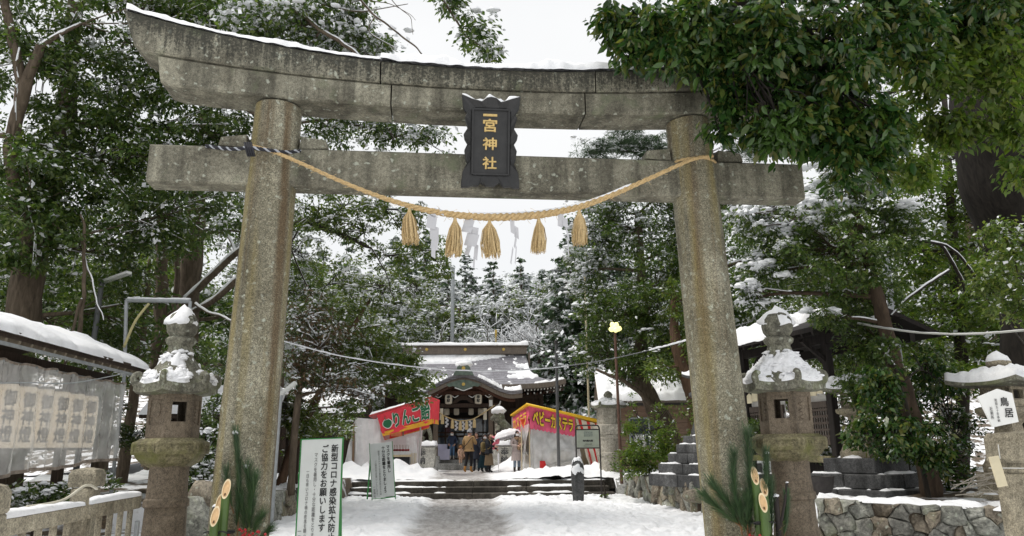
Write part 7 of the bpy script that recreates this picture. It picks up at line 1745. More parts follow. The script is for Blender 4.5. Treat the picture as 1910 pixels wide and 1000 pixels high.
# -- woods behind: a few moulds, copied one by one
def mould(seed, H, Rr, leaf, snow_, n, n_per, L, kind, nblob=9):
    rg = random.Random(seed); base = Vector((0, -500, 0))
    bl = []
    for i in range(nblob):
        a = rg.uniform(0, 6.283); r_ = Rr * rg.uniform(.1, .75); z = H * rg.uniform(.35, .95); w = Rr * rg.uniform(.4, .65) * (1.15 - .5 * z / H)
        bl.append((base + Vector((r_ * math.cos(a), r_ * math.sin(a), z)), (w, w, w * .75), n, snow_ * rg.uniform(.4, 1.6)))
    return tree(kind, 'x', 'tree', [base, base + Vector((.1, 0, H * .3)), base + Vector((.2, .1, H * .65)), base + Vector((.1, .2, H * .93))], [H * .026, H * .021, H * .014, H * .004], bl, leaf, L, .5, .4, .62, n_per, seed, bark, 'x', .5, .2, limb_r=.07)
def conifer(seed, H, snow_, kind='cedar_tree', dens=1.0, spread=.2):
    """tiered boughs drooping from a straight stem, each bough a fan of sprays with snow along its back"""
    rng = np.random.default_rng(seed); rg = random.Random(seed)
    T = thing(kind, 'x', 'tree', (0, -520, 0), 0, 'x'); mb = MB(); mb.tube([(0, 0, 0), (.03, 0, H * .5), (0, .03, H * .98)], [H * .018, H * .012, .015], 9)
    C, D, Ss = [], [], []; P = []; PR = []
    z = H * .22
    while z < H * .99:
        f = (z - H * .2) / (H * .8); ln = H * spread * (1 - f) ** .8 + .12; nb = max(4, int((7 - 3 * f) * dens))
        for k in range(nb):
            a = rg.uniform(0, 6.283); l = ln * rg.uniform(.6, 1.1); dv = np.array([math.cos(a), math.sin(a), rg.uniform(-.35, .05)])
            tip = np.array([0, 0, z]) + dv * l; tip[2] -= l * .12
            mb.tube([(0, 0, z), tuple(np.array([0, 0, z]) + dv * l * .6), tuple(tip)], [.03, .02, .008], 4, False)
            m = int(30 * (l / 1.4) + 8); t = rng.random(m) ** .7
            c = np.array([0, 0, z]) + dv * (l * t)[:, None]; c[:, 2] -= .12 * l * t ** 2
            c += rng.normal(size=(m, 3)) * np.array([.16, .16, .07]) * (.4 + .5 * l)
            C.append(c); D.append(np.tile(dv, (m, 1)) + rng.normal(size=(m, 3)) * .55); s_ = snow_ * rg.uniform(.2, 1.6)
            Ss.append(rng.random(m) < s_)
            if rg.random() < snow_ * 1.2:
                for tt in (.5, .75, .95): P.append(np.array([0, 0, z + .05]) + dv * l * tt - np.array([0, 0, .12 * l * tt * tt])); PR.append(.1 + .16 * rg.random() * min(1.2, l))
        z += H * .026 * rg.uniform(.7, 1.4) / dens
    me = mb.mesh('trunk'); link_mesh('trunk', me, bark, T, True)
    C, D, Ss = np.concatenate(C), np.concatenate(D), np.concatenate(Ss); D[:, 2] -= .3; D /= np.linalg.norm(D, axis=1, keepdims=True)
    up_ = np.array([0, 0, 1.0]) + .4 * rng.normal(size=C.shape); sd = np.cross(D, up_); sd /= np.linalg.norm(sd, axis=1, keepdims=True)
    l = (.34 * (.6 + .8 * rng.random(len(C))))[:, None]; w = l * .30
    o = link_mesh('crown', leaf_mesh('crown', C - D * l * .5, C + sd * w, C + D * l * .5, C - sd * w, Ss, [LF['fir'], snow_leaf]), [], T)
    if P: o = link_mesh('snow_cover', pads_mesh('snow_cover', np.array(P), np.array(PR), rng, snow_leaf, .5), [], T); o['kind'] = 'stuff'
    return T
def bare(seed, H):
    """leafless tree whose every twig carries snow"""
    rg = random.Random(seed); T = thing('bare_tree', 'x', 'tree', (0, -540, 0), 0, 'x'); mb = MB(); sn = MB()
    def grow(p, d, l, r_, depth):
        e = p + d * l; m_ = p + d * l * .5 + Vector((rg.gauss(0, 1), rg.gauss(0, 1), rg.gauss(0, .4))) * l * .06
        mb.tube([p, m_, e], [r_, r_ * .85, r_ * .62], 7 if depth < 2 else 4, False)
        if depth >= 1:
            s_ = max(.03, r_ * .9); sn.tube([p + Vector((0, 0, r_ * .7)), m_ + Vector((0, 0, r_ * .8 + s_ * .4)), e + Vector((0, 0, r_ * .6))], [s_ * .8, s_, s_ * .6], 4)
        if depth > 4: return
        for k in range(rg.randint(2, 4) if depth else 5):
            a = rg.uniform(0, 6.283); t_ = rg.uniform(.35, .85); side = Vector((math.cos(a), math.sin(a), rg.uniform(-.25, .5)))
            nd = (d * (1 - t_) + side * t_ + Vector((0, 0, .18))).normalized(); grow(m_.lerp(e, rg.random()) if depth else p.lerp(e, rg.uniform(.4, 1)), nd, l * rg.uniform(.5, .78), r_ * .52, depth + 1)
    grow(Vector((0, 0, 0)), Vector((.03, 0, 1)), H * .42, H * .018, 0)
    link_mesh('trunk', mb.mesh('trunk'), bark, T, True); o = link_mesh('branch_snow', sn.mesh('branch_snow'), snow_leaf, T, True); o['kind'] = 'stuff'
    return T
moulds = {'a': mould(101, 11, 3.6, 'deep', .10, 30, 40, .2, 'evergreen_tree'), 'b': mould(102, 9.5, 3.2, 'mid', .14, 28, 40, .19, 'evergreen_tree'), 's': mould(105, 10, 3.4, 'mid', .62, 24, 40, .2, 'evergreen_tree'),
          'c': conifer(103, 15, .36, spread=.27), 'd': conifer(104, 14, .55, dens=.9, spread=.3), 'n': bare(106, 13)}
used_m = set()
def ground_z(x, y): return .6 if y < 53 else .3 + 26 * ((y - 53) / 110) ** 1.1 * .93
def plant(kind, x, y, s_, rz, label, group, z=None):
    o = moulds[kind] if kind not in used_m else copy_tree(moulds[kind]); used_m.add(kind)
    o.location = (x, y, (ground_z(x, y) if z is None else z) - .1); o.rotation_euler = (0, 0, rz); o.scale = (s_, s_, s_ * random.Random(int(x * 31 + y)).uniform(.92, 1.1))
    o['label'] = label; o['group'] = group; return o
rg = random.Random(77)
for i, (x, y, k, s_) in enumerate([(-13.5, 25, 'a', 1.0), (-17.5, 23, 'b', 1.0), (-10.8, 29, 'a', 1.0), (-20, 29, 'a', 1.15), (-15, 34, 'b', 1.1), (-24, 25, 'a', 1.1), (-12, 39, 's', 1.05), (-19, 40, 'a', 1.2), (-8.6, 44, 's', 1.0), (-26, 36, 'a', 1.2), (-30, 30, 'b', 1.2), (-15, 47, 's', 1.15), (-11.5, 22.5, 'b', .72), (-23, 48, 'a', 1.3)]):
    plant(k, x, y, s_, rg.uniform(0, 6), 'dark evergreen of the wood behind the lantern pavilion and west pillar', 'evergreens of the west wood')
for i, (x, y, k, s_) in enumerate([(8.6, 29, 'a', .95), (11.5, 24.5, 'b', 1.0), (15, 23, 'a', 1.1), (14, 30, 'a', 1.1), (19, 27, 'b', 1.2), (10.5, 37, 'a', 1.1), (23, 24, 'a', 1.2), (17, 37, 'b', 1.2), (25, 33, 'a', 1.3), (7.6, 44, 's', 1.0), (14, 46, 'a', 1.25), (22, 44, 'b', 1.3), (9.4, 24.5, 'b', .62), (18.5, 20.5, 'a', .8)]):
    plant(k, x, y, s_, rg.uniform(0, 6), 'dark evergreen of the wood behind the east lanterns and shelter', 'evergreens of the east wood')
for i in range(60):
    row = i % 4; y = 55 + 5.5 * row + rg.uniform(-1.5, 1.5); x = -22 + 38 * ((i // 4) + rg.uniform(.1, .9)) / 15 * (1 + .06 * row)
    k = rg.choice('cddcdss'); s_ = rg.uniform(.82, 1.2) * (1.1 if k == 's' else 1)
    plant(k, x, y, s_, rg.uniform(0, 6), 'snowy conifer on the wooded slope behind the shrine roof', 'conifers on the slope behind the shrine')
for i, (x, y) in enumerate([(-4.5, 50), (-1.2, 51.5), (1.6, 50), (3.0, 52), (2.4, 48.5)]):
    plant('n', x, y, rg.uniform(.8, 1.1), rg.uniform(0, 6), 'leafless tree with every twig snow covered behind the shrine', 'bare snowy trees behind the shrine')
for i, (x, y, s_) in enumerate([(-8.5, 51, .95), (-5.8, 53, .88), (-2.6, 54, .8), (.4, 53.5, .86), (2.9, 55, .9), (5.5, 52.5, 1.0), (-11, 53, 1.15), (-4.2, 58, .86), (1.5, 59, .9)]):
    plant('s', x, y, s_, rg.uniform(0, 6), 'x', 'snow laden evergreens behind the shrine')
for i, (x, y, s_) in enumerate([(3.9, 47.5, 1.02), (5.4, 45.8, 1.0), (4.6, 50.5, 1.1), (6.4, 48, 1.1)]):
    plant('c', x, y, s_, rg.uniform(0, 6), 'tall dark cedar at the east end of the shrine roof', 'tall cedars beside the shrine')
for i, (x, y, s_) in enumerate([(-10.5, 11.5, .34), (-11.5, 13.5, .4), (-10.3, 15.5, .33), (-9.6, 17.5, .36), (-8.4, 19.5, .34), (-12, 9.5, .4), (-7.6, 17.2, .24), (-13, 17, .5)]):
    plant('a', x, y, s_, rg.uniform(0, 6), 'low dark evergreen bush behind the lantern pavilion', 'low evergreens behind the pavilion', z=.3)
NTH = 'first second third fourth fifth sixth seventh eighth ninth tenth eleventh twelfth thirteenth fourteenth'.split()
for g, txt in (('evergreens of the west wood', 'dark evergreen behind the lantern pavilion, %s from the left of that wood'), ('evergreens of the east wood', 'dark evergreen behind the east lanterns, %s from the left of that wood'), ('bare snowy trees behind the shrine', 'leafless snow covered tree behind the shrine, %s from the left of its row'), ('tall cedars beside the shrine', 'tall dark cedar beside the shrine roof, %s from the left of its cluster'), ('snow laden evergreens behind the shrine', 'round snow laden evergreen behind the shrine roof, %s from the left'), ('low evergreens behind the pavilion', 'low dark evergreen bush behind the pavilion, %s from the left')):
    for i, o in enumerate(sorted((o for o in COL.objects if o.get('group') == g), key=lambda o: o.location.x / o.location.y)): o['label'] = txt % NTH[i]
for k, o in moulds.items():
    if k not in used_m:
        for c in list(o.children): bpy.data.objects.remove(c)
        bpy.data.objects.remove(o)
# ------------------------------------------------------------------ festival stalls
def on_quad(body, TL, TR, BR, BL, box, push, bold=0.0, depth=.004):
    """lettering stretched over a slanted banner"""
    me = text_mesh(body, 1.0, Matrix.Identity(4), depth, vertical=False, bold=bold, fit=None)
    xs = [v.co.x for v in me.vertices]; ys = [v.co.y for v in me.vertices]; x0, x1, y0, y1 = min(xs), max(xs), min(ys), max(ys)
    TL, TR, BR, BL = map(Vector, (TL, TR, BR, BL)); nrm = (TR - TL).cross(BL - TL).normalized()
    if nrm.y > 0 and abs(nrm.y) > .3: nrm = -nrm
    if abs(nrm.y) <= .3 and nrm.dot(Vector((0, -1, 0)) + (-(TL + BR) / 2).normalized()) < 0: nrm = -nrm
    for v in me.vertices:
        u = box[0] + (v.co.x - x0) / (x1 - x0) * (box[1] - box[0]); w = box[2] + (y1 - v.co.y) / (y1 - y0) * (box[3] - box[2])
        v.co = TL.lerp(TR, u).lerp(BL.lerp(BR, u), w) + nrm * (push + v.co.z)
    return me
def quad_sheet(TL, TR, BR, BL, nu=24, nv=10, wave=0.0, scal=0.0, seed=1, nsc=12):
    TL, TR, BR, BL = map(Vector, (TL, TR, BR, BL)); nrm = (TR - TL).cross(BL - TL).normalized()
    def fn(u, v):
        q = TL.lerp(TR, u).lerp(BL.lerp(BR, u), v) + nrm * wave * fnoise((u * 3, v * 2, seed), 2.0, seed, 3)
        if scal: q.z -= scal * v ** 4 * abs(math.sin(math.pi * nsc * u))
        return q
    return MB().grid(fn, nu, nv)
red_cl = flat('red banner cloth', (.8, .05, .075), .6, var=.12, scale=3); yel_cl = flat('amber banner hem', (.78, .38, .03), .6, var=.1)
pink_cl = flat('pink banner cloth', (.74, .11, .2), .6, var=.18, scale=2); yel_let = flat('yellow lettering', (.82, .55, .05), .5, var=.06); grn_let = flat('dark green lettering', (.012, .13, .05), .5, var=.06)
white_let = flat('white outline', (.85, .82, .78), .6, var=.03); stall_white = clear_sheet('milky tarpaulin', (.82, .79, .78), .16, .35); clear_wall = clear_sheet('clear stall plastic', (.88, .88, .88), .42, .12)
stripe_red = flat('red curtain stripe', (.62, .03, .03), .7); stripe_white = flat('cream curtain stripe', (.74, .69, .58), .8, var=.06); steel_post = flat('pale steel post', (.5, .49, .47), .4, .3); yellow_tarp = flat('yellow roof tarpaulin', (.82, .5, .02), .5, var=.08)
wood_pale = wood('pale counter wood', (.45, .36, .22), (.62, .52, .36)); brownish = flat('brown wooden post', (.2, .13, .08), .8)

SA = thing('candied_apple_stall', 'candied apple stall with slanted red banner and green writing', 'stall', tuple(at(740, 885, 29).xy) + (.5,), 0, 'festival stalls on the terrace')
bk = Vector((-.3, 2.6, 0))
F0 = at(781, 880, 29.6); F0.z = .5; B0 = at(662, 886, 28.5); B0.z = .5
TL, TR, BR, BL = at(703, 774, 28.6), at(806, 741, 29.3), at(806, 790, 29.4), at(714, 813, 28.7)
quad_sheet(TL, TR, BR, BL, 30, 12, .05).build('side_banner', red_cl, SA, world=True, smooth=True)
off = Vector((0, -.008, 0))
quad_sheet(BL.lerp(TL, .17) + off, BR.lerp(TR, .17) + off, BR + off + Vector((0, 0, -.02)), BL + off + Vector((0, 0, -.02)), 24, 3, .05).build('banner_hem', yel_cl, SA, world=True)
link_mesh('lettering_outline', bpy.data.meshes.new('x'), white_let, SA) if False else None
for body, box in (('りんご飴', (.25, .95, .10, .80)),):
    for m, b_, pu, nm in ((white_let, .07, .045, 'lettering_outline'), (grn_let, .03, .056, 'lettering')):
        e = .012 if m is white_let else 0
        me = on_quad(body, TL, TR, BR, BL, (box[0] - e, box[1] + e, box[2] - e, box[3] + e), pu, b_); 
        L = local_of(SA); me.transform(L); link_mesh(nm, me, m, SA)
ap = [(math.cos(a) * (.15 + .02 * math.cos(2 * a)), math.sin(a) * .17 - (.03 if abs(a - 1.57) < .3 else 0)) for a in np.linspace(0, 6.283, 25)[:-1]]
ctr = TL.lerp(TR, .145).lerp(BL.lerp(BR, .145), .52); M = frame_of(ctr + Vector((0, -.05, 0)), TR - TL, (0, 0, 1)); 
for sc, dy, m, nm in ((1.16, 0, white_let, 'apple_outline'), (1.0, -.012, grn_let, 'apple_print')):
    M2 = M.copy(); M2.translation = M.translation + Vector((0, dy, 0)); MB().prism([(x * sc, y * sc) for x, y in ap], M2, .008).build(nm, m, SA, world=True)
MB().tube([M @ Vector((-.01, .15, .02)), M @ Vector((-.06, .26, .02))], .02, 6).build('apple_stem', brownish, SA, world=True)
f2 = Vector((.1, 1.5, 0)); quad_sheet(TR, TR + f2 + Vector((.05, 0, -.02)), BR + f2, BR, 10, 8, .03).build('front_banner', red_cl, SA, world=True)
quad_sheet(BR.lerp(TR, .17) + Vector((.008, 0, 0)), BR.lerp(TR, .17) + f2 + Vector((.008, 0, 0)), BR + f2 + Vector((.008, 0, 0)), BR + Vector((.008, 0, 0)), 8, 2).build('banner_hem', yel_cl, SA, world=True)
quad_sheet(TL + bk * .5 - Vector((0, 0, .35)), TR + bk * .6 - Vector((.1, 0, .35)), BR + bk * .6 - Vector((.1, 0, .1)), BL + bk * .5 - Vector((0, 0, .15)), 20, 6, .05).build('rear_banner', red_cl, SA, world=True)
quad_sheet(BL.lerp(TL, .0) + bk * .55 + Vector((0, 0, -.02)), BR + bk * .62 - Vector((.1, 0, 0)), BR + bk * .62 - Vector((.1, 0, .14)), BL + bk * .55 - Vector((0, 0, .16)), 20, 3, .05).build('banner_hem', yel_cl, SA, world=True)
tarp_red = flat('red tarpaulin', (.5, .05, .05), .5)
q = [at(688, 777, 28.4), at(806, 741, 29.3)]
MB().add([q[0], q[1], q[1] + bk, q[0] + bk] + [v + Vector((0, 0, .05)) for v in (q[0], q[1], q[1] + bk, q[0] + bk)], [(0, 3, 2, 1), (4, 5, 6, 7), (0, 1, 5, 4), (1, 2, 6, 5), (2, 3, 7, 6), (3, 0, 4, 7)]).build('roof_tarp', tarp_red, SA, world=True)
o = snow_patch(lambda u, v: q[0].lerp(q[1], u) + bk * v + Vector((0, 0, .055)), 24, 20, .08, -.4, 1.2, 3).build('snow_cover', snow_lump, SA, world=True, smooth=True); o['kind'] = 'stuff'
bt = at(660, 790, 28.5)
MB().tube([B0 - Vector((.08, 0, .1)), bt], .045, 8).build('corner_post', brownish, SA, world=True)
MB().tube([F0, Vector((F0.x + .05, F0.y, 3.0))], .03, 8).build('corner_post', steel_post, SA, world=True)
MB().tube([F0 + bk, F0 + bk + Vector((0, 0, 2.5))], .03, 8).build('corner_post', steel_post, SA, world=True)
mid_p = at(711, 780, 28.8); mid_b = Vector((mid_p.x + .05, mid_p.y, .5))
quad_sheet(at(664, 779, 28.5), at(709, 783, 28.8), mid_b + Vector((.04, 0, 0)), B0, 16, 12, .09, 0, 4).build('side_tarp', stall_white, SA, world=True, smooth=True)
quad_sheet(bt, at(664, 779, 28.5), B0 + Vector((.06, 0, 0)), B0 - Vector((.55, -.3, 0)), 10, 12, .08, 0, 6).build('loose_tarp', stall_white, SA, world=True, smooth=True)
quad_sheet(at(664, 779, 28.5) + bk, at(790, 770, 29.5) + bk, F0 + bk, B0 + bk, 16, 10, .07, 0, 7).build('rear_tarp', flat('white rear tarpaulin', (.72, .7, .7), .6, var=.06), SA, world=True, smooth=True)
quad_sheet(at(757, 815, 29.45), at(776, 812, 29.6), F0, Vector((F0.x - .42, F0.y - .1, .5)), 8, 10, .04, 0, 8).build('door_flap', clear_wall, SA, world=True, smooth=True)
cz = 1.22
c0, c1 = at(727, 880, 28.9), at(762, 880, 29.25); c0.z = c1.z = .5
MB().add([Vector((*c0.xy, .5)), Vector((*c1.xy, .5)), Vector((*c1.xy, cz)), Vector((*c0.xy, cz))] + [Vector((p[0], p[1] + .5, z)) for p, z in ((c0, .5), (c1, .5), (c1, cz), (c0, cz))], [(0, 1, 2, 3), (5, 4, 7, 6), (3, 2, 6, 7), (0, 3, 7, 4), (1, 5, 6, 2)]).build('counter', flat('black counter cloth', (.02, .022, .025), .7), SA, world=True)
MB().box((c0 + c1) / 2 + Vector((-.02, .2, cz - .5 + .04)), (.85, .6, .08), R(8)).build('counter_top', wood_pale, SA, world=True)
MB().box((c0 + c1) / 2 + Vector((.05, .05, cz - .5 + .14)), (.62, .3, .12), R(8)).build('display_tray', steel_post, SA, world=True)
MB().box(Vector((c0.x - .25, c0.y + .1, 1.35)), (.4, .4, .3)).build('metal_bin', steel_post, SA, world=True)
AP = thing('candied_apples', 'row of dark red candied apples on sticks on the stall counter', 'candied apples', tuple((c0 + c1) / 2 + Vector((.05, .05, cz - .5 + .2))))
toffee = flat('dark red candy', (.25, .012, .015), .15)
for i in range(10):
    x = -.27 + .06 * i; a = MB().blob((x, .05 * (i % 2), .05), .045, 1, .02, 1, 1).build('apple', toffee, AP, smooth=True); MB().tube([(x, .05 * (i % 2), .08), (x + .01, .05 * (i % 2), .25)], .008, 5).build('stick', brownish, AP)
for (px, py, w, h, m) in ((722, 812, .2, .3, flat('faded pink poster', (.5, .25, .23), .7)), (739, 810, .4, .16, flat('orange price card', (.75, .25, .12), .7)), (752, 806, .06, .3, brownish)):
    p = at(px, py, 29.3); MB().box(p, (w, .01, h)).build('hanging_card', m, SA, world=True)
for k in range(4): MB().tube([Vector((c1.x + .08 + .06 * k, c1.y + .1, .5)), Vector((c1.x + .08 + .06 * k, c1.y + .1, 1.35))], .018, 6).build('stick_bundle', wood_pale, SA, world=True)
p = at(648, 885, 28.2); tag(MB().box((p.x, p.y, .62), (.35, .3, .25), R(20), bev=.03).build('tool_bag', flat('blue and yellow bag', (.08, .13, .3), .6, var=.6, scale=14)), 'small blue bag on the snow beside the candied apple stall', 'bag')

SB = thing('baby_castella_stall', 'baby castella stall with pink banner, yellow roof and clear plastic walls', 'stall', tuple(at(1050, 875, 30).xy) + (.5,), 0, 'festival stalls on the terrace')
NF = at(986, 757, 30.2); FF = at(956, 778, 33.4); NB_ = at(1117, 789, 31.0)          # near front, far front, near back (roof corners)
FB = NB_ + (FF - NF)
dwn = lambda p, h: p - Vector((0, 0, h))
TLb, TRb = NF, NF.lerp(NB_, .65)
BRb, BLb = dwn(TRb, .74), dwn(TLb, .86) + Vector((.04, -.02, 0))
quad_sheet(TLb, TRb, BRb, BLb, 72, 12, .05, .06, 3, 12).build('side_banner', pink_cl, SB, world=True, smooth=True)
for m, b_, pu, nm in ((ink, .085, .04, 'lettering_outline'), (yel_let, .035, .06, 'lettering')):
    e = .012 if m is ink else 0
    me = on_quad('ベビーカステラ', TLb, TRb, BRb, BLb, (.07 - e, .95 + e, .12 - e, .86 + e), pu, b_); me.transform(local_of(SB)); link_mesh(nm, me, m, SB)
quad_sheet(FF, NF, dwn(NF, .86), dwn(FF, .74), 30, 10, .04, .06, 5, 6).build('front_banner', pink_cl, SB, world=True, smooth=True)
me = on_quad('カステラ', FF, NF, dwn(NF, .86), dwn(FF, .74), (.1, .92, .2, .8), .05, .02); me.transform(local_of(SB)); link_mesh('lettering', me, yel_let, SB)
lip = Vector((0, -.12, -.02))
qs = [NF + Vector((-.1, -.12, .03)), NB_ + Vector((.1, -.12, .0)), FB + Vector((.1, .1, .05)), FF + Vector((-.1, .1, .05))]
MB().add(qs + [v + Vector((0, 0, .06)) for v in qs], [(0, 3, 2, 1), (4, 5, 6, 7), (0, 1, 5, 4), (1, 2, 6, 5), (2, 3, 7, 6), (3, 0, 4, 7)]).build('roof_tarp', yellow_tarp, SB, world=True)
for k in range(7): 
    a = NF.lerp(NB_, (k + .5) / 7) + Vector((0, -.14, .07)); MB().tube([a, a + (FF - NF) * .5 + Vector((0, 0, .05))], .02, 5).build('roof_cord', brownish, SB, world=True)
MB().tube([dwn(NF, -.06) + Vector((-.1, -.15, 0)), NB_ + Vector((.1, -.15, .06))], .05, 8).build('roof_roll', yellow_tarp, SB, world=True, smooth=True)
gz = lambda p: Vector((p.x, p.y, .5))
for nm, p in (('corner_post', NF + Vector((.12, .1, 0))), ('corner_post', NF.lerp(NB_, .62) + Vector((0, .1, 0))), ('corner_post', NB_), ('corner_post', FF), ('corner_post', FB)):
    MB().tube([gz(p), p], .04, 8).build(nm, steel_post, SB, world=True)
quad_sheet(dwn(NF, .7) + Vector((.05, .06, 0)), dwn(NF.lerp(NB_, .72), .6) + Vector((0, .06, 0)), gz(NF.lerp(NB_, .72)) + Vector((0, .06, .05)), gz(NF) + Vector((.05, .06, .05)), 40, 16, .1, 0, 5).build('side_plastic', clear_wall, SB, world=True, smooth=True)
quad_sheet(dwn(FF, .6), dwn(NF, .7), gz(NF) + Vector((-.25, .2, .1)), gz(FF), 24, 12, .08, 0, 7).build('front_plastic', clear_wall, SB, world=True, smooth=True)
rail = gz(NF) + Vector((-.28, .1, .18))
MB().tube([rail, gz(NF.lerp(NB_, .7)) + Vector((0, -.05, .55))], .028, 6).build('low_rail', steel_post, SB, world=True)
MB().tube([gz(NF) + Vector((-.30, -.1, .1)), gz(NF) + Vector((-.30, -.1, 1.9)), gz(NF) + Vector((.02, .1, 1.9)), gz(NF) + Vector((.02, .1, .1)), gz(NF) + Vector((-.30, -.1, .1))], .025, 6).build('door_frame', wood_pale, SB, world=True)
tb0, tb1 = gz(NF.lerp(NB_, .25)) + Vector((.1, .5, 0)), gz(NF.lerp(NB_, .62)) + Vector((0, .5, 0))
MB().box((tb0 + tb1) / 2 + Vector((0, 0, .42)), ((tb1 - tb0).length, .7, .84), math.atan2((tb1 - tb0).y, (tb1 - tb0).x), bev=.02).build('counter', wood_pale, SB, world=True)
MB().box((tb0 + tb1) / 2 + Vector((0, 0, .88)), ((tb1 - tb0).length + .1, .8, .07), math.atan2((tb1 - tb0).y, (tb1 - tb0).x)).build('counter_top', steel_post, SB, world=True)
c = (tb0 + tb1) / 2
MB().lathe([(.3, .92), (.34, 1.0), (.34, 1.3), (.3, 1.36), (.1, 1.4)], 18, Vector((c.x - .2, c.y, .5))).build('batter_machine', steel_post, SB, world=True, smooth=40)
MB().box(Vector((c.x + .4, c.y, 1.62)), (.5, .45, .35), bev=.03).build('griddle', flat('dark griddle', (.06, .06, .06), .5), SB, world=True)
MB().tube(resample([Vector((c.x - .25, c.y, 1.95)), Vector((c.x - .05, c.y, 2.15)), Vector((c.x + .2, c.y, 2.05))], 8), .04, 6).build('pipe', steel_post, SB, world=True)
MB().blob(Vector((gz(NF.lerp(NB_, .3)).x - .2, c.y + .9, 1.3)), .5, 3, .2, 2, 1.4, (1, .5, 1.2)).build('covered_goods', flat('tan cloth cover', (.48, .38, .26), .9), SB, world=True, smooth=True)
ns = 9
for k in range(ns):                                # hanging red and cream striped curtain round the back corner
    u0, u1 = .66 + .36 * k / ns, .66 + .36 * (k + 1) / ns; a0, a1 = NF.lerp(NB_, u0), NF.lerp(NB_, u1)
    sl = .14 * (1 - k / ns); lo0, lo1 = NF.lerp(NB_, min(1.06, u0 + sl + .06)), NF.lerp(NB_, min(1.09, u1 + sl + .06))
    quad_sheet(a0 + Vector((0, -.02 + .03 * (k % 2), -.05)), a1 + Vector((0, -.02 + .03 * ((k + 1) % 2), -.05)), gz(lo1) + Vector((0, -.1, .02)), gz(lo0) + Vector((0, -.1, .02)), 5, 10, .05, 0, k).build('curtain_stripe', stripe_red if k % 3 == 1 else stripe_white, SB, world=True, smooth=True)
quad_sheet(NB_, FB, gz(FB), gz(NB_), 12, 8, .05, 0, 9).build('rear_curtain', stripe_white, SB, world=True, smooth=True)
quad_sheet(FF, FB, gz(FB), gz(FF), 12, 8, .05, 0, 10).build('far_curtain', clear_wall, SB, world=True, smooth=True)
a = dwn(NF, .6) + Vector((-.1, .5, 0)); quad_sheet(a + Vector((-.25, .3, .1)), a + Vector((.35, 0, .1)), a + Vector((.28, 0, -.55)), a + Vector((-.1, .2, -.25)), 14, 8, .08, .1, 3, 4).build('red_streamer', flat('red orange streamer', (.75, .08, .03), .6), SB, world=True, smooth=True)
p0 = gz(NF.lerp(NB_, .18)); quad_sheet(p0 + Vector((-.1, -.03, .5)), p0 + Vector((.1, -.03, .5)), p0 + Vector((.22, -.05, 0)), p0 + Vector((-.12, -.05, 0)), 6, 6, .04).build('curtain_stripe', stripe_red, SB, world=True)
